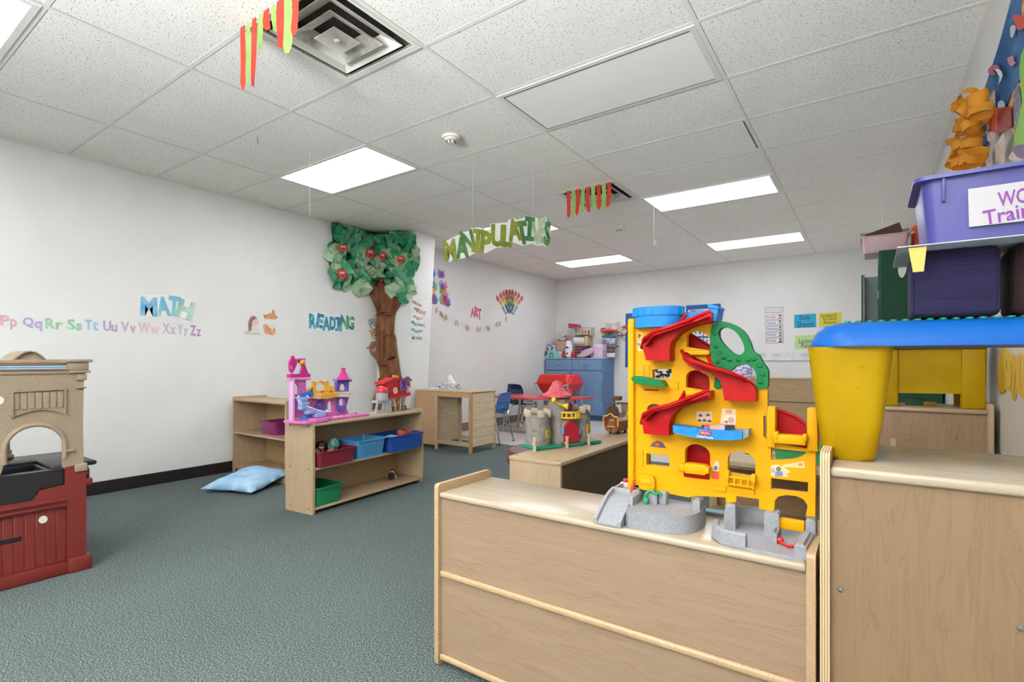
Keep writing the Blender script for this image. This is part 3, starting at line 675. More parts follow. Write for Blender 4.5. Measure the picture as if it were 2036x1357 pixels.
# ---- long low shelf, opens towards the camera, slightly turned
LS0 = Vector((-3.255, 2.199, 0)); lsa = math.atan2(3.384-2.199, -3.333+3.255)-PI/2
t = T('bookshelf', 'long low maple shelf with the pink castle and red barn on top', 'shelf', LS0, lsa); LL, LD = 1.187, .31
e_l = Vector((-math.sin(lsa), math.cos(lsa), 0)); n_l = Vector((math.cos(lsa), math.sin(lsa), 0))
for y in (0, LL-.019): part(t, 'side_panel', prisma(MB(), rpoly(-LD, 0, 0, .657 if y == 0 else .668, .01, 4), 'y', y, y+.019), MAP['z'])
part(t, 'top_board', MB().box(-LD, -.003, .019, LL-.019, .632, .652, .005), MAP['y'])
part(t, 'shelf_board', MB().box(-LD+.008, -.003, .019, LL-.019, .314, .333, .005), MAP['y'])
part(t, 'bottom_board', MB().box(-LD+.008, -.003, .019, LL-.019, .028, .047, .005), MAP['y'])
part(t, 'back_panel', MB().box(-LD, -LD+.008, .019, LL-.019, .028, .632), MAPD['y'])
for x in (-.045, -.255):
    for z in (.63, .325, .04): part(t, 'screw', MB().cyl((x, .001, z), (x, -.002, z), .006, n=10), SCREW)
part(t, 'screw', MB().cyl((-.06, LL-.02, .2), (-.06, LL-.022, .2), .006, n=10), SCREW)
# ---- low foreground shelf with its back to the camera
GS = dict(x0=-1.297, x1=-.102, y0=1.372, y1=1.69)
t = T('bookshelf', 'low maple foreground shelf with its panelled back to the camera, under the yellow garage', 'shelf', ((GS['x0']+GS['x1'])/2, (GS['y0']+GS['y1'])/2, 0)); w, d = (GS['x1']-GS['x0'])/2, (GS['y1']-GS['y0'])/2
for s in (-1, 1): part(t, 'side_panel', prisma(MB(), rpoly(-d, d, 0, .657, .014, 5), 'x', s*w-.0095*s-.0095, s*w-.0095*s+.0095), EDGE)
def rail(z, r): return MB().box(-w+.019, w-.019, -d+.004, -d+.020, z-r, z+r, r*.9, 4)
part(t, 'top_board', MB().box(-w+.019, w-.019, -d+.004, d, .607, .628, .008, 3), TOPW)
part(t, 'back_panel', MB().box(-w+.019, w-.019, -d+.017, -d+.024, .02, .607), WOOD('#977F68', '#7F674F', 'x', .45, 'bp'))
part(t, 'rail', rail(.334, .011), EDGE); part(t, 'rail', rail(.033, .011), EDGE)
part(t, 'shelf_board', MB().box(-w+.019, w-.019, -d+.026, d-.004, .32, .339), MAP['x'])
part(t, 'bottom_board', MB().box(-w+.019, w-.019, -d+.026, d-.004, .02, .039), MAP['x'])
# ---- taller cabinet at the right edge
RC = dict(x0=-.090, x1=.445, y0=1.318, y1=1.745)
t = T('storage_cabinet', 'taller maple cabinet at the right edge, under the blue topped activity table', 'cabinet', ((RC['x0']+RC['x1'])/2, (RC['y0']+RC['y1'])/2, 0)); w, d = (RC['x1']-RC['x0'])/2, (RC['y1']-RC['y0'])/2
def plymat():
    m, nt, b = newmat('plywood_edge'); v = tex(nt)
    wv = nt.nodes.new('ShaderNodeTexWave'); wv.inputs['Scale'].default_value = 62; wv.inputs['Distortion'].default_value = .8; wv.inputs['Detail'].default_value = 2
    nt.links.new(v, wv.inputs['Vector']); nt.links.new(ramp(nt, wv.outputs['Fac'], [(.15, '#957855'), (.5, '#BFA580'), (.85, '#D2BD9A')]), b.inputs['Base Color']); b.inputs['Roughness'].default_value = .5; return m
PLY = plymat()
for s in (-1, 1): part(t, 'side_panel', prisma(MB(), rpoly(-d, d, 0, .903, .016, 5), 'x', s*w-.0095*s-.0095, s*w-.0095*s+.0095), PLY)
part(t, 'top_board', MB().box(-w+.019, w-.019, -d+.004, d, .850, .872, .007, 3), TOPW)
part(t, 'front_panel', MB().box(-w+.019, w-.019, -d+.016, -d+.028, .02, .850), WOOD('#896F53', '#735B3F', 'z', .45, 'fp'))
part(t, 'bottom_board', MB().box(-w+.019, w-.019, -d+.03, d, .02, .04), MAP['x'])
for px, py in ((1671, 1173), (2029, 1250)):
    p = ony(px, py, RC['y0']+.016); part(t, 'screw', MB().lathe([(0, 0), (.006, 0), (.0045, .003), (0, .004)], n=14, M=Matrix.Translation(p) @ Matrix.Rotation(PI/2, 4, 'X')), P('#9C9993', .3, metal=.8), True)
# ---- matching cabinet farther back by the right wall
t = T('storage_cabinet', 'maple cabinet against the right wall behind, carrying the yellow panel table', 'cabinet', (.19, 3.17, 0)); w, d = .25, .17
for s in (-1, 1): part(t, 'side_panel', prisma(MB(), rpoly(-d, d, 0, .915, .014, 5), 'x', s*w-.0095*s-.0095, s*w-.0095*s+.0095), PLY)
part(t, 'top_board', MB().box(-w+.019, w-.019, -d+.004, d, .868, .888, .007, 3), MAP['x'])
part(t, 'front_panel', MB().box(-w+.019, w-.019, -d+.016, -d+.028, .02, .868), WOOD('#9C7F63', '#7E634A', 'z', .45, 'fp2'))
part(t, 'bottom_board', MB().box(-w+.019, w-.019, -d+.03, d, .02, .04), MAP['x'])
sc = MB()
for o in ([(1790, 862), (1806, 866), (1822, 870), (1845, 880)], [(1820, 868), (1800, 882)], [(1900, 850), (1910, 845), (1905, 865), (1897, 876), (1905, 872)]):
    sc.tube([ony(px, py, 3.0153) for px, py in o], .0008, 4)
part(t, 'scribble', sc, P('#6E543B', .8), True)
# ---- low shelf carrying the grey castle
t = T('bookshelf', 'low shelf with a dark brown back panel, under the grey toy castle and pirate ship', 'shelf', (-1.385, 2.79, 0)); w, d = .155, .605
part(t, 'top_board', MB().box(-w, w, -d, d, .588, .610, .004), MAP['y'])
for y in (-d+.004, d-.023): part(t, 'side_panel', MB().box(-w+.004, w-.004, y, y+.019, 0, .588), MAP['z'])
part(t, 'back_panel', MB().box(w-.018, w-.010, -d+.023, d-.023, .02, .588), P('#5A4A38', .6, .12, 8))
part(t, 'shelf_board', MB().box(-w+.006, w-.018, -d+.023, d-.023, .3, .318), MAPD['y']); part(t, 'bottom_board', MB().box(-w+.006, w-.018, -d+.023, d-.023, .02, .04), MAPD['y'])
for x, y in ((-.12, -d+.03), (.13, -d+.03)): part(t, 'screw', MB().cyl((x, y, .609), (x, y, .6112), .006, n=10), SCREW)
part(t, 'screw', MB().cyl((w-.012, -d, .597), (w-.012, -d-.002, .597), .004, n=8), SCREW)
# ---- pine play desk
t = T('play_desk', 'unfinished pine play desk with plank sides, holding the tissue box', 'desk', (-4.345, 4.965, 0))
x0, x1, xm, y0, y1 = -4.795+4.345, -3.87+4.345, -4.44+4.345, -.235, .235; H = .735
part(t, 'desk_top', MB().box(x0-.004, x1+.008, y0-.006, y1+.008, H-.016, H, .002, 1), PINE['x'])
part(t, 'cabinet_panel', MB().box(x0, xm-.024, y0, y0+.012, .05, H-.016), WOOD('#C09A74', '#93704D', 'x', .6, 'lp'))
part(t, 'rear_panel', MB().box(x0, xm-.024, y1-.012, y1, .05, H-.016), PINE['x'])
for x in (xm-.024, x1-.045): part(t, 'leg', MB().box(x, x+.045, y0-.002, y0+.018, 0, H-.016), PINE['z'] if x < 0 else WOOD('#B98E61', '#8F6B45', 'z', .6, 'post'))
for x in (xm-.024, x1-.045): part(t, 'leg', MB().box(x, x+.045, y1-.018, y1, 0, H-.016), PINE['z'])
part(t, 'leg', MB().box(x0, x0+.03, y0+.013, y0+.04, 0, .05), PINE['z'])
for y in (y0+.001, y1-.017):
    part(t, 'rail', MB().box(xm+.021, x1-.045, y, y+.016, H-.075, H-.016), WOOD('#C49A6B', '#9A744B', 'x', .6, 'rail'))
    part(t, 'rail', MB().box(xm+.021, x1-.045, y, y+.016, .075, .125), PINE['x'])
def planks(x, th, nm):
    m = MB(); n = 6; z0, z1 = .075, H-.02; hh = (z1-z0)/n
    for k in range(n): m.box(x, x+th, y0+.02, y1-.02, z0+hh*k, z0+hh*(k+1)-.003, .0015, 1)
    o = part(t, nm, m, WOOD('#DEC8A5', '#AE8C62', 'y', .6, 'plank')); kn = MB(); R_ = random.Random(9)
    for _ in range(9):
        xx = x+th+.0004 if nm == 'plank_side' else x+th+.0004; kn.panel(ell((R_.uniform(y0+.04, y1-.04), R_.uniform(z0, z1)), R_.uniform(.005, .012), R_.uniform(.004, .008), 10), (), (xx, 0, 0), UY, UZ, .001)
    part(o, 'knots', kn, P('#7E5D3F', .7, .3, 60))['kind'] = 'stuff'
planks(x1-.016, .014, 'plank_side'); planks(xm-.022, .012, 'plank_side')
tb = T('tissue_box', 'patterned tissue box with a white tissue on the pine desk', 'tissue box', (-4.41, 4.98, H), .0)
part(tb, 'carton', MB().box(-.115, .115, -.06, .06, 0, .078, .002, 1), TWO('#8FA0A4', '#E3E6E4', 46, .46, .54, .6, 'tissue', 1))
part(tb, 'slot', MB().panel(ell((0, 0), .06, .022, 18), (), (0, 0, .0785), UX, UY, .001), P('#DDE0E2', .4))
m = MB(); R_ = random.Random(2); rows = []
for k in range(6):
    s = k/5; rr = [.055, .05, .04, .035, .022, .004][k]; rows.append([m.bm.verts.new((rr*math.cos(a)*(1+.3*math.sin(3*a+k))-.005*k, rr*.35*math.sin(a)*(1+.4*math.cos(2*a+k)), .076+.115*s+.01*math.sin(4*a))) for a in (2*PI*j/14 for j in range(14))])
for A, B in zip(rows, rows[1:]):
    for j in range(14): m.bm.faces.new((A[j], A[(j+1) % 14], B[(j+1) % 14], B[j]))
part(tb, 'tissue', m, P('#EFEFEC', .8))
pa = T('paper_stack', 'loose stack of papers with a pen on the left end of the pine desk', 'papers', (-4.645, 4.99, H), .15)
for k, (a, w_) in enumerate(((.1, .11), (-.15, .10), (.05, .105))): part(pa, 'sheet', MB().obox((.01*k, .012*k, .003+.006*k), (w_*1.9, .19, .005), (0, 0, a), .001, 1), P('#DDE0E2', .6, .04))
part(pa, 'pen', MB().cyl((-.05, 0, .024), (.06, .03, .024), .005, n=10), P('#8B93A8', .4)); part(pa, 'bead', MB().sph((.05, -.05, .03), .012, n=12), P('#33405E', .3))
# ---- blue moulded school chairs
CHR = P('#B9BBBD', .18, .03, metal=1)
def chair(label, shell_h, loc, rz, group='blue moulded school chairs', sh=.35):
    """seat faces local +y is the back; front is -y"""
    t = T('school_chair', label, 'chair', loc, rz, group); sm = P(shell_h, .35, .05)
    m = MB(); W = .19; rows = []; prof = [(-.19, sh-.015), (-.17, sh), (-.05, sh-.012), (.10, sh-.008), (.155, sh+.01)]
    for y, z in prof: rows.append([m.bm.verts.new((W*math.sin(PI/2*(j/4-1))*(1 if j != 4 else 0) if False else W*(j/4-1), y, z-.012*(1-((j-4)/4)**2)+.008*abs((j-4)/4)**3)) for j in range(9)])
    for A, B in zip(rows, rows[1:]):
        for j in range(8): m.bm.faces.new((A[j], A[j+1], B[j+1], B[j]))
    bmesh.ops.solidify(m.bm, geom=list(m.bm.faces), thickness=.008); part(t, 'seat', m, sm)
    out = csmooth([(-.15, .05), (-.175, .14), (-.165, .25), (-.13, .29), (0, .298), (.13, .29), (.165, .25), (.175, .14), (.15, .05), (0, .045)], 3)
    slots = [[(x-.010, .075), (x+.010, .075), (x+.010, .125), (x-.010, .125)] for x in (-.075, -.025, .025, .075)]
    m = MB().panel(out, slots, (0, .165, sh-.03), UX, Vector((0, .22, 1)).normalized(), .008)
    for v in m.bm.verts: v.co.y -= .045*(abs(v.co.x)/.175)**2
    part(t, 'backrest', m, sm)
    for s in (-1, 1):
        part(t, 'leg', MB().tube(smooth([(s*.15, .12, sh+.10), (s*.155, .10, sh-.02), (s*.165, .12, sh-.05), (s*.185, .21, .008)], 3), .0095, 8), CHR)
        part(t, 'leg', MB().tube(smooth([(s*.14, .09, sh-.035), (s*.15, -.12, sh-.035), (s*.16, -.155, sh-.06), (s*.18, -.20, .008)], 3), .0095, 8), CHR)
        part(t, 'foot_cap', MB().cyl((s*.185, .21, 0), (s*.185, .21, .018), .013, n=10).cyl((s*.18, -.20, 0), (s*.18, -.20, .018), .013, n=10), P('#2A2A2C', .5))
    return t
chair('bright blue school chair standing behind the pine desk', '#2F6FB0', (-4.20, 5.60, 0), -PI/2+.10, None, .42)
chair('dark navy school chair by the far left wall, lower of the stacked pair', '#2A3C66', (-4.86, 7.28, 0), PI*.94, 'navy school chairs stacked by the wall', .38)
chair('dark navy school chair by the far left wall, upper of the stacked pair', '#2A3C66', (-4.86, 7.30, .075), PI*.94, 'navy school chairs stacked by the wall', .38)
# ================================================================ toy kitchen at the left edge
KX = -3.42
def K(px, py): p = onx(px, py, KX); return (p.y, p.z)
TAN = TWO('#887762', '#978671', 240, .4, .6, .6, 'tan', 2); RED = P('#6E251F', .42, .06, 20); BLK = P('#1E1C1E', .38, .1)
def face(pts, holes, m, nm, front, d, par):
    return part(par, nm, MB().panel([K(*p) for p in pts], holes, (KX, 0, 0), UY, UZ, d, front), m, True)
kt = T('toy_kitchen', 'tan and red plastic play kitchen with arched openings at the left edge', 'play kitchen', (-3.65, .5, 0))
Y0, Y1 = .02, .952; A1 = arch(.640, .868, .545, .783, 14); A2 = arch(.12, .55, .545, .783, 14)
face_out = [(Y0, .545), (.12, .545)]
upper = MB().panel([(Y0, .50), (.12, .50), (.12, .60), *[(a, b) for a, b in reversed(A2[2:])], (.55, .50), (.612, .50), (.640, .60), *[(a, b) for a, b in reversed(A1[2:])], (.868, .50), (.948, .50), (.944, .76), (.948, 1.00), (.952, 1.05), (Y0, 1.05)],
                   [], (KX, 0, 0), UY, UZ, .05, -.012)
U_ = part(kt, 'arched_front', upper, TAN, True)
# rim around the arches, recessed panel with flutes
for A in (A1, A2):
    c = [(KX-.010, a, b) for a, b in A[2:]]; part(U_, 'arch_rim', MB().tube([(KX-.010, A[1][0], .60)]+c+[(KX-.010, A[0][0], .60)], .011, 8), TAN, True)
for (a, b) in ((.664, .872), (.16, .52)):
    q = [(a, .825), (a, .955), (b, .962), (b, .825)]+[(b+(a-b)*k/8, .825+.032*math.sin(PI*k/8)) for k in range(1, 8)]
    m = MB(); ins = [((x-(a+b)/2)*.93+(a+b)/2, (z-.89)*.90+.89) for x, z in q]; m.panel(q, [ins], (KX, 0, 0), UY, UZ, .012, 0)
    n = 7
    for k in range(n):
        x = a+.02+(b-a-.04)*k/(n-1); m.box(KX-.012, KX-.006, x-.011, x+.011, .862, .945, .003, 1)
    part(U_, 'fluted_panel', m, TAN, True)
part(U_, 'base_block', MB().box(KX-.012, KX+.012, .905, .958, .520, .562, .006), TAN, True)
part(U_, 'base_block', MB().box(KX-.012, KX+.004, .862, .905, .628, .642, .005), TAN, True)
# cornice
cor = MB().box(KX-.30, KX-.004, Y0, .955, 1.035, 1.052, .006).box(KX-.31, KX+.012, .885, .972, 1.040, 1.053, .005).box(KX-.30, KX+.004, Y0, .962, 1.088, 1.108, .006).box(KX-.30, KX-.002, Y0, .955, 1.052, 1.09, .002)
cor.box(KX-.31, KX+.018, .868, .980, 1.096, 1.112, .006).box(KX-.03, KX+.006, .876, .966, 1.053, 1.10, .008).box(KX-.03, KX+.002, .915, .958, 1.000, 1.035, .006).box(KX-.03, KX+.004, .912, .955, .957, .966, .004)
part(kt, 'cornice', cor, TAN, True)
for k, (z0, z1, h) in enumerate(((1.078, 1.084, '#7F3730'), (1.0725, 1.078, '#9CC4CF'), (1.067, 1.0725, '#2F7FA6'), (1.0615, 1.067, '#8FBCCB'), (1.056, 1.0615, '#7F3730'))):
    part(kt, 'stripe', MB().box(KX-.002, KX-.0008, Y0+.06, .872, z0, z1), P(h, .5), True)
hp = [(.655, 1.106), (.672, 1.110), (.69, 1.132), (.715, 1.150), (.735, 1.154), (.758, 1.150), (.782, 1.132), (.80, 1.110), (.82, 1.106)]
part(kt, 'pediment', prisma(MB(), [*hp], 'x', KX-.26, KX-.02, [[((a-.737)*.8+.737, (b-1.106)*.8+1.110) for a, b in hp]]), TAN, True)
part(kt, 'pediment_panel', prisma(MB(), [((a-.737)*.82+.737, (b-1.106)*.82+1.108) for a, b in hp], 'x', KX-.20, KX-.045), P('#9A8C78', .6), True)
part(kt, 'round_badge', MB().panel(ell((.620, .913), .020, .021, 20), (), (KX-.012, 0, 0), UY, UZ, .004, .002), P('#D8D4CC', .4), True)
# rear posts
for y in (.70, .10):
    part(kt, 'post', MB().box(KX-.53, KX-.49, y-.05, y+.055, .60, 1.05, .01).box(KX-.54, KX-.48, y-.06, y+.07, .56, .585, .008).box(KX-.535, KX-.485, y-.055, y+.062, .59, .61, .006), TAN, True)
# red base with stepped top edge and panelled front
st = [(Y0, 0), (.955, 0), (.955, .50), (.962, .50), (.962, .548), (.935, .552), (.872, .552), (.866, .545), (.866, .462), (.768, .452), (.758, .43), (.74, .405), (Y0, .405)]
part(kt, 'base_front', MB().panel(st, [[(Y0+.05, .06), (.875, .06), (.875, .345), (Y0+.05, .345)]], (KX, 0, 0), UY, UZ, .045, 0), RED, True)
m = MB().box(KX-.045, KX-.0145, Y0+.05, .875, .06, .345)
n = 20
for k in range(n):
    a = Y0+.05+(.805/n)*k; m.box(KX-.02, KX-.012, a+.002, a+.805/n-.002, .065, .342, .002, 1)
fp_ = part(kt, 'base_panel', m, RED, True)
part(kt, 'base_moulding', MB().box(KX-.05, KX+.012, Y0, .88, 0, .062, .008).box(KX-.06, KX+.024, .875, .975, 0, .072, .008), RED, True)
part(kt, 'rail_moulding', MB().box(KX-.01, KX+.010, Y0, .875, .352, .366, .005).box(KX-.01, KX+.014, Y0, .872, .378, .394, .006), RED, True)
part(kt, 'side_knob', MB().box(KX-.04, KX-.004, .955, .985, .44, .475, .006), RED, True)
part(kt, 'slot', MB().box(KX-.013, KX-.0105, .40, .703, .215, .238), P('#0C0A0A', .8), True)
part(kt, 'badge', MB().panel(ell((.783, .300), .017, .019, 20), (), (KX-.012, 0, 0), UY, UZ, .003, .0025), P('#D5D1CB', .4), True)
part(kt, 'base_body', MB().box(KX-.50, KX-.046, Y0, .94, .02, .50, .01), RED, True)
# black counter
part(kt, 'counter', MB().panel([(Y0, .40), (.745, .40), (.752, .432), (.765, .455), (.862, .466), (.862, .545), (Y0, .545)], [], (KX, 0, 0), UY, UZ, .05, -.006), BLK, True)
part(kt, 'worktop', MB().box(KX-.56, KX-.055, .82, 1.02, .535, .560, .012).box(KX-.56, KX-.30, Y0, .83, .535, .560, .012).box(KX-.54, KX-.08, .93, 1.0, .40, .535, .03), BLK, True)
part(kt, 'sink_basin', MB().box(KX-.298, KX-.06, .45, .82, .503, .515, .004).box(KX-.30, KX-.285, .45, .82, .50, .545, .004).box(KX-.30, KX-.06, .80, .82, .50, .545, .004), P('#1D2330', .35), True)
# ================================================================ plastic tubs and baskets
def tub(name, label, cat, L, W, H, h, loc, rz, taper=.88, group=None, perf=False, lip=.012, hollow=True, handles=False, rough=.35):
    t = T(name, label, cat, loc, rz, group); m = MB(); r = .022; mat = P(h, rough, .05)
    def rp(f, z): return [(a*f, b*f, z) for a, b in rpoly(-L/2, L/2, -W/2, W/2, r, 4)]
    secs = [rp(taper, 0), rp(1, H)]; 
    def ringf(p): return [m.bm.verts.new(q) for q in p]
    k = 1-2*.004/min(L, W)
    def sc(p, dl): return [(a*(1-2*dl/L), b*(1-2*dl/W), z) for a, b, z in p]
    rings = [ringf(rp(taper, 0)), ringf(rp(1, H-.008)), ringf([(a*(1+2*lip/L), b*(1+2*lip/W), z) for a, b, z in rp(1, H-.008)]), ringf([(a*(1+2*lip/L), b*(1+2*lip/W), z) for a, b, z in rp(1, H)]),
             ringf(sc(rp(1, H), .003)), ringf(sc(rp(taper, .006), .004))]
    for A, B in zip(rings, rings[1:]):
        n = len(A)
        for j in range(n): m.bm.faces.new((A[j], A[(j+1) % n], B[(j+1) % n], B[j]))
    m.bm.faces.new(rings[0][::-1]); m.bm.faces.new(rings[-1])
    part(t, 'tub' if not perf else 'basket_body', m, mat)
    if perf:
        g = MB()
        def dots(n, half, ax):
            for i in range(n):
                for j in range(4):
                    f = (i/(n-1)*2-1)*.72; z = H*(.2+.14*j); kk = taper+(1-taper)*z/H
                    if ax == 'x': g.cyl((f*L/2, -W/2*kk-.0012, z), (f*L/2, -W/2*kk+.002, z), .0036, n=8)
                    else: g.cyl((L/2*kk-.002, f*W/2, z), (L/2*kk+.0012, f*W/2, z), .0036, n=8)
        dots(11, L, 'x'); dots(9, W, 'y')
        o = part(t, 'perforations', g, P(hex(0)[2:].rjust(6, '0') if False else '#1B2A38', .7)); o['kind'] = 'stuff'
    if handles: part(t, 'handle', MB().box(-L*.22, L*.22, -W/2-.016, -W/2-.004, H-.004, H+.008, .004), mat)
    return t
def LSp(y, x, z): return LS0+e_l*y+n_l*x+Vector((0, 0, z))
t1 = tub('storage_bin', 'dark red bin full of toys on the middle shelf of the long low shelf', 'storage bin', .338, .285, .112, '#7C2233', LSp(.205, -.115, .3335), lsa+PI/2, .92)
t2 = tub('plastic_basket', 'light blue perforated basket between the dark red bin and the blue bin', 'basket', .30, .26, .140, '#4C93C8', LSp(.554, -.115, .3335), lsa+PI/2, .88, None, True, .014)
t3 = tub('storage_bin', 'royal blue bin holding an orange toy at the far end of the long low shelf', 'storage bin', .405, .29, .135, '#1E4C9E', LSp(.937, -.105, .3335), lsa+PI/2, .92)
t4 = tub('storage_bin', 'empty green bin on the bottom of the long low shelf', 'storage bin', .235, .29, .135, '#1F7A4E', LSp(.152, -.145, .0475), lsa+PI/2, .92)
t5 = tub('plastic_basket', 'magenta perforated basket on the shelf by the left wall', 'basket', .255, .25, .125, '#84285F', (-4.66, 2.79, .4045), 0, .9, None, True, .012, handles=True)
solo('folded_cloth', 'blue folded cloth lying inside the magenta basket', 'cloth', MB().obox((-4.64, 2.80, .472), (.17, .15, .05), (0, .05, .2), .015), P('#4E7FB8', .8, .1, 20, bmp=.3))
# toys heaped in the bins (each one loose)
def put(y, x, z): return LSp(y, x, .3335+z)
def lump(name, label, cat, c, r, h, sx=1, sy=1, sz=1, seed=1, m=None):
    mb = MB().sph(c, r, sx, sy, sz, 14); R_ = random.Random(seed)
    for v in mb.bm.verts:
        d = (v.co-Vector(c)); v.co = Vector(c)+d*(1+R_.uniform(-.10, .10))
    return solo(name, label, cat, mb, m or P(h, .7, .2, 30))
def doll(label, c, rz, dress, hair, lean=1.2):
    t = T('toy_doll', label, 'doll', c, rz); M_ = Matrix.Rotation(lean, 3, 'Y')
    def q(x, y, z): return M_ @ Vector((x, y, z))
    part(t, 'body', MB().lathe([(0, 0), (.030, 0), (.033, .02), (.020, .05), (.012, .06), (0, .062)], n=16, M=M_.to_4x4()), P(dress, .7, .1, 30))
    part(t, 'head', MB().sph(q(0, 0, .083), .021, n=16), P('#D9A98E', .6)); part(t, 'hair', MB().sph(q(-.004, 0, .090), .0225, .95, 1.05, .9, 14), P(hair, .7))
    for s in (-1, 1): part(t, 'arm', MB().tube([q(0, s*.017, .05), q(.01, s*.036, .035), q(.02, s*.04, .018)], .006, 8), P('#D9A98E', .6))
    return t
doll('small doll with dark skirt lying on the bottom of the long low shelf', LSp(.93, -.15, .077), lsa+2.2, '#2A2426', '#3A241C', 1.25)
doll('brown haired doll on the heap in the dark red bin', put(.105, -.10, .085), lsa, '#5A3B30', '#3A2A20', .8)
lump('plush_toy', 'dark brown plush lying in the dark red bin', 'plush toy', put(.16, -.16, .075), .045, '#3B2A22', 1.2, 1, .7, 3)
lump('plush_toy', 'orange plush scrap showing in the dark red bin', 'plush toy', put(.20, -.06, .088), .034, '#C26B46', 1.1, 1, .6, 4)
lump('plush_toy', 'pale blue cloth toy in the near corner of the dark red bin', 'plush toy', put(.075, -.045, .085), .032, '#9FB9BD', 1.2, 1, .6, 5)
lump('doll_dress', 'teal sequinned doll dress standing up out of the dark red bin', 'doll clothes', put(.29, -.13, .125), .052, '#3E7C77', .8, .9, 1.0, 6, TWO('#2F625F', '#7FB5AC', 70, .4, .6, .4, 'seq'))
lump('plush_toy', 'black crumpled toy behind the teal dress in the dark red bin', 'plush toy', put(.235, -.20, .10), .05, '#1D1B1C', 1, 1, 1.0, 7)
lump('play_cloth', 'pale blue cloth bunched in the royal blue bin', 'cloth', put(.855, -.07, .105), .05, '#A9C3D6', 1.1, 1.2, .55, 8)
g = T('toy_blaster', 'orange toy frame lying in the royal blue bin', 'toy', put(1.04, -.08, .118), lsa+PI/2+.1)
part(g, 'frame', MB().panel([(-.08, 0), (.09, 0), (.09, .025), (.06, .03), (-.03, .03), (-.05, .045), (-.09, .04)], [ell((.02, .014), .02, .008, 10)], (0, 0, 0), UX, Vector((0, .35, .94)), .022), P('#D9532E', .45))
part(g, 'grip', MB().obox((-.07, 0, -.02), (.028, .02, .06), (0, .3, 0), .005), P('#D9532E', .45))
# pillow on the carpet
pm = MB(); n = 22
def pw(u, v): return (max(0, (1-u**4))*max(0, (1-v**4)))**.55
grid = {}
for sgn in (1, -1):
    for i in range(n+1):
        for j in range(n+1):
            u, v = i/n*2-1, j/n*2-1; e = abs(u) == 1 or abs(v) == 1
            if sgn < 0 and e: grid[(sgn, i, j)] = grid[(1, i, j)]; continue
            k = 1+.07*(abs(u*v))**2; pin = 1-.10*(1-abs(v)**2)*abs(u)**3
            z = sgn*.085*pw(u, v)*(1+.10*math.sin(5*u+3*v)+.05*math.sin(9*v-4*u)); 
            x, y = u*.235*(1-.10*(1-v*v)), v*.235*(1-.10*(1-u*u))
            grid[(sgn, i, j)] = pm.bm.verts.new((x*k, y*k, z))
    for i in range(n):
        for j in range(n):
            q = [grid[(sgn, i, j)], grid[(sgn, i+1, j)], grid[(sgn, i+1, j+1)], grid[(sgn, i, j+1)]]
            try: pm.bm.faces.new(q if sgn > 0 else q[::-1])
            except ValueError: pass
for v in pm.bm.verts:
    z = v.co.z; v.co.z = z if z > 0 else z*.35
    v.co.z += .05*max(0, v.co.y/.235+.25)+.03
pmat = TWO('#8DB6D6', '#A9CBE4', 7, .4, .62, .9, 'pillow', 5, (1, 1, 1), .35)
me_z = min(v.co.z for v in pm.bm.verts)
o = solo('pillow', 'light blue square pillow lying on the carpet against the wall shelf', 'pillow', pm, pmat, ang=80); o.location = (-4.43, 2.36, .002); o.rotation_euler = (0, 0, .35)
# ottoman
t = T('ottoman', 'round maroon vinyl stool behind the grey toy castle shelf', 'stool', (-1.99, 3.32, 0))
part(t, 'cushion', MB().lathe([(0, .33), (.26, .33), (.295, .345), (.305, .375), (.302, .41), (.285, .44), (.25, .452), (0, .455)], n=40), P('#6B4642', .38, .08, 6))
part(t, 'pedestal', MB().lathe([(0, 0), (.272, 0), (.272, .33), (0, .33)], n=40), P('#2E211F', .5))
part(t, 'seam', MB().lathe([(.288, .436), (.2925, .4385), (.289, .441)], n=40), P('#533532', .5))
# ================================================================ toy castle on the long shelf
ZT = .6525; CW = LS0+n_l*(-.15)
def CP(px, py, off=0.0):
    """pixel -> (along shelf, height) on the castle's facade plane"""
    p0 = CW+n_l*off; d = ray(px, py); t = (p0-Vector((0, 0, 0))).dot(n_l)/d.dot(n_l); q = Vector((0, 0, HC))+d*t
    return ((q-CW).dot(e_l), q.z)
def cpx(cx, cy): return CP(560+cx*.11788, 690+cy*.11788)
def cps(pts): return [cpx(*p) for p in pts]
PK, MG, PU, YE, LB, WT = P('#D069AC', .4), P('#C22C86', .4), P('#6A55AE', .4), P('#E3AE42', .4), P('#8FA3DC', .4), P('#E6E3EA', .4)
ct = T('toy_castle', 'pink and purple toy castle with magenta roofs on the long low shelf', 'toy castle', LSp(.20, -.15, ZT), lsa)
def cpl(nm, pts, holes, m, d, front, label=None, par=None):
    return part(par or ct, nm, MB().panel(cps(pts), [cps(h) for h in holes], CW, e_l, UZ, d, front), m, True, label)
def parch(x0, x1, yb, yt):
    c = (x0+x1)/2; r = (x1-x0)/2; H = (yb-yt)*.45
    return [(x0, yb), (x1, yb), (x1, yt+H)]+[(c+r*math.cos(a)*(1-.15*math.sin(a*2)**2), yt+H-H*math.sin(a)**.75) for a in (PI*k/10 for k in range(1, 10))]+[(x0, yt+H)]
y_a, y_b = cpx(175, 1200)[0], cpx(1355, 1200)[0]
def LB_(mb, y0, y1, x0, x1, z0, z1, b=0):
    """box in shelf coordinates, returned in world space"""
    c = LS0+e_l*((y0+y1)/2)+n_l*((x0+x1)/2); mb.obox((c.x, c.y, (z0+z1)/2), (abs(x1-x0), abs(y1-y0), z1-z0), (0, 0, lsa), b); return mb
part(ct, 'base', LB_(LB_(MB(), y_a, y_b, -.25, -.06, ZT, ZT+.018, .004), y_a, y_a+.20, -.20, -.004, ZT, ZT+.022, .006), PK, True)
part(ct, 'base_step', LB_(MB(), y_a+.085, y_a+.23, -.12, -.015, ZT+.0185, ZT+.034, .004), PK, True)
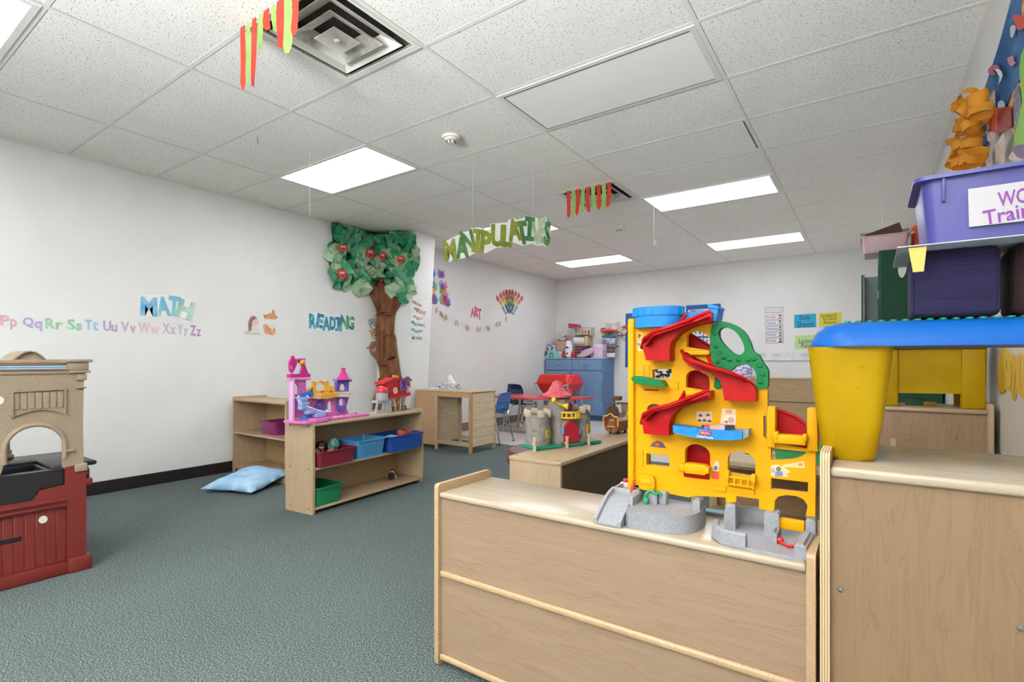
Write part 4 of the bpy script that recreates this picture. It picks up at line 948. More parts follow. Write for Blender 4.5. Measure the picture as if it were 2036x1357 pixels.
cpl('facade', [(205, 1200), (205, 800), (260, 870), (480, 875), (930, 845), (1185, 850), (1140, 985), (1135, 1030), (1180, 1150), (1180, 1190)], [parch(470, 552, 1060, 925), parch(822, 918, 1085, 900), parch(990, 1110, 1000, 860)], PK, .03, -.03)
cpl('tower', [(190, 545), (450, 545), (440, 600), (445, 850), (210, 850)], [parch(205, 335, 800, 615)], PK, .03, -.02)
part(ct, 'tower_side', LB_(MB(), cpx(175, 800)[0], cpx(210, 800)[0], -.19, -.14, ZT+.018, cpx(180, 545)[1], .003), P('#DDA9D2', .4), True)
cpl('tower_ledge', [(150, 540), (500, 530), (500, 555), (450, 565), (190, 560), (150, 570)], [], P('#D887BD', .4), .05, 0)
cpl('tower_crown', [(158, 460), (495, 455), (495, 515), (158, 525)], [], MG, .045, -.005)
cpl('turret', [(200, 450), (160, 400), (150, 260), (185, 200), (200, 150), (225, 150), (240, 200), (275, 265), (275, 300), (225, 410)], [parch(170, 212, 375, 300)], MG, .02, -.01)
cpl('turret', [(345, 470), (360, 400), (380, 330), (360, 290), (290, 250), (290, 200), (405, 200), (410, 290), (445, 390), (480, 465)], [], MG, .025, -.012)
cpl('top_plate', [(288, 195), (405, 193), (405, 220), (288, 222)], [], PK, .04, 0)
a = cpx(345, 268); part(ct, 'gold_bell', MB().sph(CW+e_l*a[0]+UZ*a[1]+n_l*.004, .021, n=16), P('#C98A22', .35), True)
cpl('balcony_back', [(450, 790), (450, 710), (520, 690), (560, 655), (560, 600), (590, 575), (618, 600), (650, 590), (700, 562), (745, 590), (770, 585), (800, 568), (822, 595), (825, 640), (860, 665), (930, 675), (935, 790)], [parch(610, 755, 740, 600)], YE, .02, -.02)
bal = [(500, 850), (500, 790), (640, 790), (760, 775), (930, 770), (930, 845), (850, 850), (740, 880), (640, 870)]
cpl('balcony', bal, [], YE, .05, .025)
cpl('balcony_rail', [(480, 865), (480, 800), (630, 800), (620, 880)], [ell((530, 835), 18, 16, 10), ell((590, 832), 18, 16, 10)], P('#EBCF9A', .5), .02, .03)
cpl('railing', [(935, 820), (935, 765), (1185, 755), (1185, 815)], [[(960+45*k, 810-k), (990+45*k, 809-k), (990+45*k, 785-k), (960+45*k, 786-k)] for k in range(5)], P('#E9D6B0', .5), .012, .02)
for k, (x, y) in enumerate(((650, 760), (795, 755))): cpl('sticker', ell((x, y), 34, 18, 12), [], P('#D0582E', .5), .002, .027)
cpl('sticker', [(480, 760), (555, 690), (555, 780)], [], P('#8A4A34', .5, .4, 90), .002, -.018)
cpl('purple_tower', [(955, 760), (955, 570), (1160, 570), (1150, 755)], [parch(1005, 1120, 740, 620)], PU, .03, -.015)
cpl('tower_ledge', [(930, 545), (1185, 550), (1185, 590), (1160, 575), (955, 575), (930, 580)], [], P('#8470C2', .4), .05, .002)
c = cpx(1068, 555); tp = cpx(1068, 350); hh = tp[1]-c[1]; o = CW+e_l*c[0]+n_l*(-.02); rr = (cpx(1160, 550)[0]-cpx(960, 550)[0])/2
part(ct, 'spire', MB().lathe([(0, 0), (rr, .0), (rr*.62, hh*.3), (rr*.36, hh*.62), (rr*.22, hh*.82), (rr*.30, hh*.87), (rr*.30, hh*.95), (rr*.15, hh), (0, hh)], n=24, M=Matrix.Translation((o.x, o.y, c[1]))), MG, True)
cpl('purple_frame', [(965, 1040), (970, 850), (1135, 850), (1105, 1050), (1090, 1060), (1090, 1100), (995, 1095), (990, 1050)], [parch(990, 1108, 995, 862)], PU, .02, -.012)
cpl('door', [(605, 1160)]+parch(605, 780, 1160, 890)[1:], [[(640, 965), (655, 948), (678, 962), (700, 948), (715, 965), (700, 985), (675, 1015), (650, 985)]], PU, .008, -.02)
st = MB()
for k, (x0, x1, yt, yb) in enumerate(((230, 355, 850, 910), (235, 362, 930, 970), (215, 300, 1005, 1050), (290, 430, 1068, 1110), (430, 580, 1118, 1165))):
    f = .012+.012*k; a, b = cpx(x0, yt), cpx(x1, yb); LB_(st, a[0], b[0], -.15-.0+f, -.15+f+.05, b[1], a[1], .002)
part(ct, 'stairs', st, LB, True)
part(ct, 'banister', MB().tube([CW+e_l*cpx(x, y)[0]+UZ*cpx(x, y)[1]+n_l*(.045+.03*k/8) for k, (x, y) in enumerate(smooth([(185, 850), (240, 930), (340, 1000), (480, 1055), (600, 1085), (680, 1080)], 3))], .0045, 8), WT, True)
cpl('stair_side', [(190, 860), (250, 950), (340, 1015), (480, 1070), (665, 1095), (670, 1150), (580, 1165), (430, 1120), (290, 1070), (205, 1010)], [], P('#B9C9E8', .35), .004, .055)
for x, y in ((195, 835), (668, 1070)): a = cpx(x, y); part(ct, 'finial', MB().sph(CW+e_l*a[0]+UZ*a[1]+n_l*.06, .008, n=12), WT, True)
cpl('blue_table', [(290, 780), (350, 770), (420, 735), (470, 765), (485, 800), (470, 840), (440, 835), (430, 810), (360, 810), (345, 840), (310, 835)], [], P('#3C6CC0', .4), .03, .04)
for x, y in ((810, 1165), (905, 1143), (1018, 1155)): a = cpx(x, y); part(ct, 'step_tile', LB_(MB(), a[0]-.018, a[0]+.018, -.10, -.075, ZT+.0185, ZT+.026, .002), P('#E4D8E0', .5), True)
a = cpx(1228, 1125); part(ct, 'red_post', MB().cyl(CW+e_l*a[0]+UZ*(ZT-CW.z+.0)+n_l*.02, CW+e_l*a[0]+UZ*(a[1]+.006)+n_l*.02, .008, n=12), P('#B3264E', .4), True)
part(ct, 'blue_box', LB_(MB(), cpx(320, 1150)[0], cpx(430, 1150)[0], -.15, -.10, ZT+.019, ZT+.055, .003), P('#2F74B8', .4), True)
# ================================================================ toy barn
def bpx(cx, cy): return CP(740+cx*.08108, 730+cy*.08108)
bt = T('toy_barn', 'red roofed toy barn with grey silo at the far end of the long low shelf', 'toy barn', LSp(.86, -.15, ZT), lsa)
def bpl(nm, pts, holes, m, d, front, label=None): return part(bt, nm, MB().panel([bpx(*p) for p in pts], [[bpx(*q) for q in h] for h in holes], CW, e_l, UZ, d, front), m, True, label)
RD, GY, WH = P('#C22026', .35), P('#A9ABB0', .45), P('#DDD8CE', .5)
bpl('wall', [(450, 1090), (450, 740), (890, 700), (885, 1050)], [[(480, 1085), (480, 870), (520, 790), (560, 830), (600, 880), (600, 1075)], [(765, 1060), (770, 860), (815, 760), (870, 840), (875, 1045)]], WH, .06, -.03)
bpl('wall_back', [(455, 1085), (455, 740), (885, 700), (880, 1045)], [], P('#CFC9BC', .5), .01, -.075)
bpl('roof', [(235, 430), (240, 380), (430, 305), (490, 262), (730, 280), (860, 320), (900, 480), (905, 690), (860, 690), (740, 725), (690, 695), (640, 730), (400, 765), (385, 600), (340, 480), (300, 440)], [], RD, .10, .015)
bpl('roof_trim', [(390, 760), (640, 722), (690, 690), (740, 712), (905, 675), (905, 700), (740, 735), (690, 708), (640, 742), (390, 780)], [], P('#D63A3C', .35), .014, .024)
bpl('roof_ridge', [(235, 400), (240, 378), (430, 303), (490, 260), (730, 278), (860, 318), (862, 345), (730, 312), (500, 300), (440, 335)], [], P('#CC2C30', .35), .03, .026)
bpl('loft_door', [(655, 585), (645, 340), (700, 300), (760, 300), (802, 350), (800, 575)], [], P('#6B1B3A', .4), .006, .020)
bpl('loft_frame', [(640, 590), (640, 335), (700, 290), (765, 290), (808, 345), (806, 585)], [[(665, 565), (665, 545), (715, 460), (668, 400), (668, 350), (705, 320), (725, 420), (750, 315), (785, 355), (785, 390), (745, 455), (785, 545), (785, 565), (760, 560), (728, 490), (690, 565)]], P('#7D5BA6', .4), .006, .026)
for x, y in ((535, 578), (845, 550)):
    bpl('wheel_emblem', ell((x, y), 52, 80, 20), [ell((x, y), 30, 48, 14)], P('#E9D6D2', .5), .004, .019); bpl('wheel_hub', ell((x, y), 18, 30, 12), [], P('#E9D6D2', .5), .004, .019)
bpl('door', [(640, 1080), (640, 750), (720, 745), (718, 1070)], [], TWO('#5F4527', '#B58C50', 30, .42, .58, .6, 'bdoor'), .01, -.02)
for x0, y0 in ((485, 985), (770, 960)): bpl('stall_gate', [(x0, y0+105), (x0, y0), (x0+108, y0-12), (x0+106, y0+92)], [ell((x0+54, y0+44), 34, 34, 10)], P('#6B4B30', .6), .012, -.02)
bpl('base', [(495, 1155), (495, 1095), (700, 1070), (800, 1085), (930, 1040), (940, 1105)], [], P('#A9BF3E', .45), .09, .0)
bpl('weathervane', [(552, 235), (560, 205), (590, 210), (605, 198), (640, 205), (690, 225), (705, 245), (680, 265), (650, 280), (590, 280), (560, 260)], [], P('#E3A63A', .45), .012, -.02)
bpl('fan', [(838, 285), (870, 240), (920, 235), (955, 280), (1000, 310), (995, 345), (960, 355), (910, 330), (870, 310)], [], P('#4A78A8', .4), .015, -.01)
bpl('lantern', [(870, 390), (900, 350), (945, 350), (975, 470), (950, 500), (890, 490)], [[(895, 470), (905, 390), (935, 390), (948, 465)]], P('#B9BFC2', .3), .02, -.01)
c = bpx(265, 610); sc_ = (bpx(385, 610)[0]-bpx(145, 610)[0])/2; o = CW+e_l*c[0]+n_l*(-.01)
MS = Matrix.Translation((o.x, o.y, 0)); zt, zb = bpx(265, 445)[1], bpx(265, 820)[1]
part(bt, 'silo', MB().lathe([(sc_*.92, zb), (sc_*.92, c[1]), (0, c[1])], n=20, M=MS, a0=-2.2, a1=3.2), GY, True)
part(bt, 'silo_dome', MB().lathe([(0, c[1]-.004), (sc_*1.05, c[1]-.004), (sc_*1.05, c[1]+.006), (sc_*.93, c[1]+.008), (sc_*.85, c[1]+(zt-c[1])*.55), (sc_*.55, c[1]+(zt-c[1])*.85), (0, zt)], n=24, M=MS), P('#C8373C', .3), True)
part(bt, 'silo_inside', MB().cyl((o.x, o.y, zb), (o.x, o.y, c[1]-.006), sc_*.55, n=14), P('#4B4A48', .6), True)
bpl('platform', [(85, 890), (90, 825), (430, 815), (440, 885)], [], GY, .07, .02)
bpl('arch_legs', [(55, 1120), (75, 1000), (105, 890), (430, 885), (440, 1000), (445, 1110), (360, 1110), (395, 1050), (395, 960), (375, 890), (300, 895), (300, 1060), (240, 1060), (240, 900), (130, 895), (100, 960), (90, 1050), (120, 1115)], [], GY, .02, .018)
bpl('hopper', [(165, 1120), (165, 1060), (360, 1055), (360, 1115)], [], GY, .05, .02)
bpl('silo_base', [(30, 1185), (35, 1125), (480, 1110), (490, 1160)], [], P('#B7B8BA', .45), .09, .03)
# ================================================================ grey castle
def Dp(cx, cy): return online_(1030+cx*.11789, 740+cy*.11794)
GA, GB = Vector((-1.545, 2.405, .611)), Vector((-1.335, 2.90, .611)); ge = (GB-GA).normalized(); gn = Vector((ge.y, -ge.x, 0))
def online_(px, py):
    d = ray(px, py); t = GA.dot(gn)/d.dot(gn); q = Vector((0, 0, HC))+d*t; return ((q-Vector((GA.x, GA.y, 0))).dot(ge), q.z)
GO = Vector((GA.x, GA.y, 0))
gt = T('toy_castle', 'grey stone look toy castle with red pointed roof on the low shelf', 'toy castle', (-1.44, 2.65, .6105))
def gpl(nm, pts, holes, m, d, front, label=None): return part(gt, nm, MB().panel([Dp(*p) for p in pts], [[Dp(*q) for q in h] for h in holes], GO, ge, UZ, d, front), m, True, label)
STN = TWO('#7C766F', '#8F8981', 30, .4, .6, .6, 'stone', 3); CRM = P('#B3A88F', .55); GRN = P('#1E8463', .42); YEL = P('#E0B21C', .4); RDC = TWO('#B5414A', '#CF6069', 60, .4, .6, .45, 'roofc', 3, (1, 1, 1), .3)
zb = .6112
def tower(cxl, cxr, cyt, off, nm='tower'):
    a, b = Dp(cxl, 1100), Dp(cxr, 1100); zt = Dp((cxl+cxr)/2, cyt)[1]; c = GO+ge*((a[0]+b[0])/2)+gn*off; r = (b[0]-a[0])/2
    return c, r, zt
def brick(mb, c, r, z0, z1, a0, a1):
    """raised stone courses"""
    n = int((z1-z0)/.028)
    for k in range(n):
        z = z0+.028*k+.014
        for j in range(3):
            a = a0+(a1-a0)*(j+.5*(k % 2)+.25)/3; mb.obox((c.x+r*math.cos(a), c.y+r*math.sin(a), z), (.003, .026, .014), (0, 0, a), .001, 1)
    return mb
vang = math.atan2(gn.y, gn.x)
for cxl, cxr, cyt, nm in ((230, 585, 720, 'left'), (950, 1250, 650, 'right')):
    c, r, zt = tower(cxl, cxr, cyt, -.045)
    tw = part(gt, 'tower', MB().lathe([(r, zb+.012), (r*.98, zt), (r*.86, zt), (r*.86, zb+.02)], n=28, M=Matrix.Translation((c.x, c.y, 0))), STN, True)
    bl = brick(MB(), c, r*.985, zb+.03, zt-.03, vang-1.1, vang-.45); brick(bl, c, r*.985, zb+.10, zt-.02, vang-.1, vang+.9)
    part(tw, 'stone_courses', bl, STN, True)['kind'] = 'stuff'
    m = MB()
    for k in range(6):
        a = vang-.35+k*PI/3; m.obox((c.x+r*.97*math.cos(a), c.y+r*.97*math.sin(a), zt+.006), (.016, .036, .042), (0, 0, a), .003)
        part(tw, 'merlon', m, CRM, True); m = MB()
    part(tw, 'rim', MB().lathe([(r*1.03, zt-.010), (r*1.03, zt), (r*.84, zt), (r*.84, zt-.01), (r*1.03, zt-.010)], n=28, M=Matrix.Translation((c.x, c.y, 0))), STN, True)
def curved(nm, pts, m, lift, holes=(), d=.004, cxl=230, cxr=585):
    c, r, zt = tower(cxl, cxr, 700, -.045); s0 = (c-GO).dot(ge)
    q = MB().panel([Dp(*p) for p in pts], [[Dp(*x) for x in h] for h in holes], GO, ge, UZ, d, 0)
    for v in q.bm.verts:
        s = max(-r*.98, min(r*.98, (v.co-GO).dot(ge)-s0)); o = (v.co-GO).dot(gn); v.co += gn*(math.sqrt(max(0, r*r-s*s))-.045+lift)
    return part(gt, nm, q, m, True)
curved('window_frame', parch(378, 565, 1130, 905), STN, .006, [parch(405, 545, 1115, 935)])
curved('window', parch(405, 545, 1115, 935), YEL, .002, [parch(450, 502, 1065, 970)])
curved('window_sill', [(365, 1165), (365, 1130), (580, 1120), (580, 1150)], STN, .009)
curved('window', parch(1115, 1245, 1035, 865), YEL, .005, [[(1140+k*30, 1005), (1152+k*30, 1003), (1152+k*30, 900-6*(k == 1)), (1140+k*30, 902)] for k in range(3)], .006, 950, 1250)
for x, y in ((385, 850), (490, 838)): curved('boss', ell((x, y), 22, 22, 12), STN, .005)
for x, y in ((1090, 785), (1185, 780)): curved('boss', ell((x, y), 20, 20, 12), STN, .005, (), .004, 950, 1250)
# keep
c, r, zt = tower(640, 940, 455, -.055)
kp = MB().lathe([(r*1.15, zb+.012), (r*1.06, zb+.14), (r, zb+.2), (r, zt)], n=28, M=Matrix.Translation((c.x, c.y, 0))); part(gt, 'keep', kp, STN, True)
rz0, rz1 = Dp(750, 440)[1], Dp(750, 140)[1]; hr = rz1-rz0; R0 = (Dp(955, 420)[0]-Dp(548, 420)[0])/2; cr = GO+ge*((Dp(955, 420)[0]+Dp(548, 420)[0])/2)+gn*(-.055)
part(gt, 'roof', MB().lathe([(0, rz0), (R0*.92, rz0), (R0, rz0+.006), (R0, rz0+.016), (R0*.88, rz0+.022), (R0*.62, rz0+hr*.35), (R0*.42, rz0+hr*.66), (R0*.30, rz0+hr*.86), (R0*.18, rz0+hr*.90), (R0*.10, rz0+hr*.97), (0, rz1)], n=32, M=Matrix.Translation((cr.x, cr.y, 0))), RDC, True)
part(gt, 'chimney_notch', MB().obox(GO+ge*Dp(905, 350)[0]+gn*(-.03)+UZ*Dp(905, 345)[1], (.03, .03, .045), (0, 0, vang), .003), RDC, True)
def kfront(nm, pts, m, f, holes=(), d=.006): return gpl(nm, pts, holes, m, d, f)
f0 = r-.055
kfront('gate_arch', parch(700, 960, 1180, 800), CRM, f0+.012)
kfront('gate', [(720, 1180)]+parch(720, 950, 1165, 815)[1:], P('#B21F2E', .4), f0+.030, (), .014)
kfront('keep_window_frame', parch(755, 920, 660, 480), STN, f0+.006); kfront('keep_window', parch(775, 885, 650, 505), P('#54204F', .6), f0+.008)
by0, by1 = Dp(705, 700)[0], Dp(990, 700)[0]; bz0, bz1 = Dp(850, 770)[1], Dp(850, 655)[1]; bc = GO+ge*((by0+by1)/2)+gn*(f0-.0); br = (by1-by0)/2
def harc(rr, z0, z1): return MB().lathe([(rr, z0), (rr, z1), (rr*.9, z1), (rr*.9, z0), (rr, z0)], n=20, M=Matrix.Translation((bc.x, bc.y, 0)), a0=vang-PI/2, a1=vang+PI/2, sx=1)
part(gt, 'balcony_floor', MB().lathe([(0, bz0), (br, bz0), (br, bz0+.008), (0, bz0+.008)], n=20, M=Matrix.Translation((bc.x, bc.y, 0)), a0=vang-PI/2, a1=vang+PI/2), YEL, True)
part(gt, 'balcony_rail', harc(br, bz1-.008, bz1), YEL, True)
for k in range(7):
    a = vang-PI/2+.15+(PI-.3)*k/6; p = bc+Vector((math.cos(a), math.sin(a), 0))*br*.95; part(gt, 'baluster', MB().box(p.x-.004, p.x+.004, p.y-.004, p.y+.004, bz0, bz1-.004), YEL, True)
def q3(cx, cy, f): a = Dp(cx, cy); return GO+ge*a[0]+gn*f+UZ*a[1]
part(gt, 'trumpet', MB().tube([q3(595, 480, f0), q3(640, 535, f0+.01), q3(690, 560, f0+.02)], .005, 8).cyl(q3(690, 560, f0+.02), q3(745, 570, f0+.045), .005, .022, 16).sph(q3(595, 475, f0-.005), .017, n=14), YEL, True)
for x in (700, 985): part(gt, 'hinge_barrel', MB().cyl(q3(x, 1030, f0+.02), q3(x, 935, f0+.02), .010, n=12), P('#6E8CC8', .4), True)
for x0, x1, yb, yt in ((205, 660, 1290, 1220), (735, 1030, 1245, 1170), (1085, 1320, 1185, 1110)):
    a, b = Dp(x0, yb)[0], Dp(x1, yb)[0]
    q = [GO+ge*s+gn*f for s, f in ((a, .055), (b, .055), (b, -.10), (a, -.10))]
    m = MB(); lo = [m.bm.verts.new((p.x, p.y, zb)) for p in q]; hi = [m.bm.verts.new((p.x, p.y, zb+.018)) for p in q]
    for k in range(4): m.bm.faces.new((lo[k], lo[(k+1) % 4], hi[(k+1) % 4], hi[k]))
    m.bm.faces.new(hi); m.bm.faces.new(lo[::-1]); bmesh.ops.bevel(m.bm, geom=[e for e in m.bm.edges], offset=.006, segments=3, affect='EDGES'); part(gt, 'base', m, GRN, True)
for x, yb, yt in ((160, 1265, 1105), (700, 1260, 1090), (1065, 1220, 1050)):
    p, q = q3(x, yb, .07), q3(x, yt, .07); p.z = zb; part(gt, 'post', MB().cyl(p, q, .009, .008, 10).cyl(q, q+UZ*.010, .011, .011, 10).obox(q3(x+20*(1 if x > 900 else -1), (yb+yt)/2, .07), (.02, .008, .008), (0, 0, vang)), CRM, True)
# ================================================================ pirate ship, seen from the stern
s = T('toy_ship', 'brown toy pirate ship with a crow nest at the far end of the castle shelf', 'toy ship', (-1.425, 3.24, .6105), -.12)
BR, BR2, DK = P('#7A3A22', .45, .1), P('#8C5A3C', .45, .1), P('#5A4030', .5, .1)
hull = []; m = MB(); secs = [(-.02, .050, 1), (.0, .056, 1), (.08, .058, 1.02), (.14, .045, 1.05), (.19, .006, 1.15)]
for y, w, k in secs: hull.append([m.bm.verts.new((w*a, y, .012+.075*k*b)) for a, b in ((-1, 1), (-1.02, .5), (-.85, .15), (-.45, 0), (.45, 0), (.85, .15), (1.02, .5), (1, 1))])
for A, B in zip(hull, hull[1:]):
    for k in range(8): m.bm.faces.new((A[k], A[(k+1) % 8], B[(k+1) % 8], B[k]))
m.bm.faces.new(hull[0][::-1]); m.bm.faces.new(hull[-1]); part(s, 'hull', m, BR2)
part(s, 'stern_cabin', MB().panel([(-.044, .04), (.044, .04), (.050, .115), (.025, .125), (0, .132), (-.025, .125), (-.050, .115)], [[(-.022, .055), (.026, .055), (.026, .102), (.0, .108), (-.022, .102)]], (0, -.022, 0), UX, UZ, .012, 0), BR)
part(s, 'cabin_seat', MB().box(-.022, .024, .01, .035, .055, .098, .003), P('#E2C328', .4)); part(s, 'cabin_floor', MB().box(-.03, .03, -.024, .05, .048, .054), P('#E2C328', .4))
tr_ = [(-.056, -.026, .055), (-.054, -.026, .105), (-.050, -.026, .118), (-.028, -.028, .120), (0, -.028, .138), (.028, -.028, .120), (.050, -.026, .118), (.054, -.026, .105), (.056, -.026, .055)]
part(s, 'yellow_trim', MB().tube(smooth(tr_, 3), .005, 8), P('#D9B23A', .4))
part(s, 'sail', MB().panel([(-.042, .12), (.042, .12), (.040, .165), (.025, .185), (0, .192), (-.025, .185), (-.040, .165)], (), (0, .0, 0), UX, UZ, .010), P('#4A2A1C', .6))
part(s, 'mast', MB().cyl((0, .02, .08), (0, .02, .235), .008, n=12), DK); part(s, 'yard', MB().cyl((-.042, .012, .204), (.042, .012, .204), .005, n=10), DK)
part(s, 'yard', MB().cyl((0, .06, .204), (.075, .085, .204), .006, n=10), DK)
part(s, 'crow_nest', MB().lathe([(0, .225), (.030, .225), (.037, .252), (.032, .252), (.028, .232), (0, .232)], n=18, M=Matrix.Translation((.012, .04, 0))), P('#6B4A33', .5, .2, 40))
part(s, 'foresail', MB().obox((.04, .10, .165), (.05, .03, .075), (.3, 0, .2), .01), P('#8F7364', .6, .2)); part(s, 'keel_plate', MB().box(-.008, .008, -.026, -.018, .018, .045, .002), DK)
part(s, 'rigging', MB().tube([(.05, .05, .09), (.066, .07, .12), (.07, .08, .15)], .004, 6), P('#D9B23A', .4))
for x in (-.03, .03): part(s, 'wheel', MB().cyl((x-.006, .02, .012), (x+.006, .02, .012), .012, n=14).cyl((x-.006, .12, .012), (x+.006, .12, .012), .012, n=14), P('#3A2A20', .5))
# ================================================================ yellow toy garage on the foreground shelf
YG = 1.535; ZG = .6285
def G(px, py, y=YG): p = ony(px, py, y); return (p.x, p.z)
YW = P('#D89C00', .5, .03, 6, spec=.18); GRD = P('#AA060C', .4, .05, spec=.2); GBL = P('#1F7FCC', .4, .04, spec=.3); GGN = P('#0C6E3A', .42, .06, spec=.2); GGY = TWO('#8A8C92', '#96989D', 120, .35, .65, .42, 'gg', 2)
gar = T('toy_garage', 'tall yellow toy garage with red ramps and grey bases on the foreground shelf', 'toy garage', (-.36, 1.53, ZG))
def gp(nm, pts, holes=(), m=None, d=.02, front=0.0, y=YG, label=None, par=None):
    return part(par or gar, nm, MB().panel([G(*p, y) for p in pts], [[G(*q, y) for q in h] for h in holes], (0, y, 0), UX, UZ, d, front), m or YW, True, label)
def garch(x0, x1, yb, yt, k=10):
    c, r = (x0+x1)/2, (x1-x0)/2; sl = .16*(1 if True else 0); h = min(r*.75, yb-yt)
    return [(x0, yb), (x1, yb+r*2*sl)]+[(c+r*math.cos(a), yt+h-h*math.sin(a)+(c+r*math.cos(a)-x0)*sl) for a in (PI*i/k for i in range(k+1))]
# main wall: one moulded sheet with its openings
wall_o = [(1262, 969), (1262, 640), (1275, 642), (1360, 640), (1376, 636), (1414, 632), (1417, 655), (1421, 700), (1424, 770), (1526, 772), (1526, 826), (1518, 828), (1518, 868), (1524, 874), (1541, 880), (1606, 893), (1622, 880), (1621, 1030), (1602, 1026), (1606, 1006), (1597, 993), (1583, 987), (1563, 985), (1547, 988), (1541, 996), (1539, 1018), (1509, 1012), (1509, 993), (1464, 987), (1464, 999), (1443, 1002), (1443, 990), (1378, 986), (1370, 990)]
holes = [garch(1365, 1412, 690, 655), [(1297, 735), (1335, 734), (1335, 754), (1297, 752)], garch(1364, 1411, 771, 733), garch(1286, 1322, 815, 801),
         [(1285, 902), (1331, 907), (1331, 930), (1285, 925)], garch(1362, 1412, 925, 880), garch(1447, 1502, 941, 893),
         [(1533, 892), (1605, 899), (1598, 906), (1585, 912), (1570, 915), (1550, 916), (1533, 915)], [(1533, 951), (1607, 960), (1606, 982), (1533, 974)]]
gp('wall', wall_o, holes, YW, .022)
# folding left edge column and rear wing
p0, p1 = ony(1255, 632, YG+.02), ony(1255, 972, YG+.02)
part(gar, 'corner_column', MB().box(p0.x, G(1263, 640)[0], YG-.012, YG+.035, ZG+.055, G(1260, 634)[1], .006, 3), YW, True)
part(gar, 'wing_wall', MB().box(p0.x+.006, p0.x+.022, YG+.036, YG+.14, ZG+.002, G(1260, 640)[1], .003), P('#DDA70C', .36, .04), True)
rb = MB()
for py in (675, 707, 739, 771, 803, 835, 867, 899, 931): a = G(1262, py); rb.box(a[0]-.002, a[0]+.008, YG-.004, YG, a[1]-.0015, a[1]+.0015)
part(gar, 'hinge_ribs', rb, YW, True)['kind'] = 'stuff'
# tower posts at the right and ledges
def gbox(nm, x0, x1, y0, y1, f0, f1, m=YW, b=.004):
    a, c = G(x0, y1), G(x1, y0); return part(gar, nm, MB().box(a[0], c[0], YG+f0, YG+f1, a[1], c[1], b, 2), m, True)
gbox('tower_post', 1525, 1543, 809, 889, -.012, .022); gbox('tower_post', 1605, 1627, 812, 897, -.012, .03)
gbox('tower_ledge', 1541, 1605, 866, 879, -.03, .005); gbox('ledge_block', 1539, 1551, 857, 873, -.032, -.005); gbox('ledge_block', 1597, 1607, 862, 876, -.032, -.005)
gbox('red_slot', 1540, 1605, 878, 889, .002, .016, GRD, .002)
gbox('door_ledge', 1366, 1408, 923, 938, -.03, .005); gbox('ledge_block', 1357, 1368, 920, 934, -.032, -.004); gbox('ledge_block', 1405, 1415, 926, 939, -.032, -.004); gbox('red_slot', 1360, 1411, 938, 948, -.004, .006, GRD, .002)
gbox('sill', 1365, 1413, 697, 707, -.02, .004); gbox('sill', 1366, 1410, 777, 786, -.02, .004)
rl = MB(); 
for x in (1449, 1463, 1476, 1490, 1500): a = G(x, 963+(x-1449)*.16); b_ = G(x, 944+(x-1449)*.16); rl.box(a[0]-.002, a[0]+.002, YG-.018, YG-.012, a[1], b_[1])
a, b_ = G(1447, 946), G(1502, 954); rl.tube([(a[0], YG-.015, a[1]), (b_[0], YG-.015, b_[1])], .0035, 6); a, b_ = G(1446, 961), G(1502, 968); rl.tube([(a[0], YG-.012, a[1]), (b_[0], YG-.012, b_[1])], .004, 6)
part(gar, 'window_railing', rl, YW, True)
for x, y in ((1447, 940), (1499, 948)): gbox('ledge_block', x-4, x+6, y-6, y+10, -.022, -.002)
# raised moulded details
for x0, y0, x1, y1 in ((1266, 893, 1279, 906), (1266, 912, 1279, 926), (1337, 921, 1352, 936), (1329, 758, 1349, 772), (1400, 962, 1444, 972), (1446, 966, 1500, 976)): gp('moulded_block', [(x0, y0), (x1, y0+(x1-x0)*.15), (x1, y1+(x1-x0)*.15), (x0, y1)], [], YW, .004, .004)
gp('moulded_block', [(1508, 962), (1522, 952), (1532, 966), (1516, 977)], [[(1511, 963), (1521, 956), (1529, 966), (1517, 973)]], YW, .003, .003)
gp('car_grille', csmooth([(1272, 948), (1274, 944), (1288, 944), (1301, 948), (1304, 958), (1302, 974), (1290, 974), (1275, 970)], 2), [], YW, .012, .012)
gp('car_grille', [(1277, 951), (1297, 954), (1297, 961), (1277, 958)], [], P('#D9A60C', .4), .004, .015)
gp('text_block', [(1338, 920), (1352, 922), (1352, 936), (1338, 934)], [], YW, .003, .003)
mt = MB(); a = G(1345, 928); mt.text('30', (a[0], YG-.0033, a[1]), UX, UZ, .014, .010, .0015); part(gar, 'moulded_number', mt, YW, True)
gp('slot', [(1281, 774), (1310, 775), (1310, 778), (1281, 777)], [], P('#6E4A0A', .6), .001, .0008)
for x in (1279, 1290): gp('track_slot', [(x, 727), (x+3, 727), (x+3, 752), (x, 752)], [], P('#A7770A', .5), .001, .0008)
# the three ramps on the front: outline = skirt, plus rim and floor
def ramp_part(skirt, rim, floor, rear_rim, D=.085):
    pts = [G(*p, YG-D*.6) for p in skirt]
    o = part(gar, 'ramp', MB().panel(pts, [], (0, YG-D*.6, 0), UX, UZ, D*.6-.001, .0), GRD, True)
    n = len(rim); tb_ = MB()
    tb_.tube([ony(px, py, YG-.004-D*(.25+.75*math.sin(PI*min(1, k/(n-1)*1.15)))) for k, (px, py) in enumerate(rim)], .0055, 8); part(o, 'ramp_rim', tb_, GRD, True)
    if rear_rim: part(o, 'ramp_rim', MB().tube([ony(px, py, YG-.006) for px, py in rear_rim], .005, 8), GRD, True)
    f = MB(); A = [f.bm.verts.new(ony(px, py, YG-D*.95)) for px, py in floor[0]]; B = [f.bm.verts.new(ony(px, py, YG-.004)) for px, py in floor[1]]
    for k in range(len(A)-1): f.bm.faces.new((A[k], A[k+1], B[k+1], B[k]))
    bmesh.ops.solidify(f.bm, geom=list(f.bm.faces), thickness=.003); part(o, 'ramp_floor', f, GRD, True)
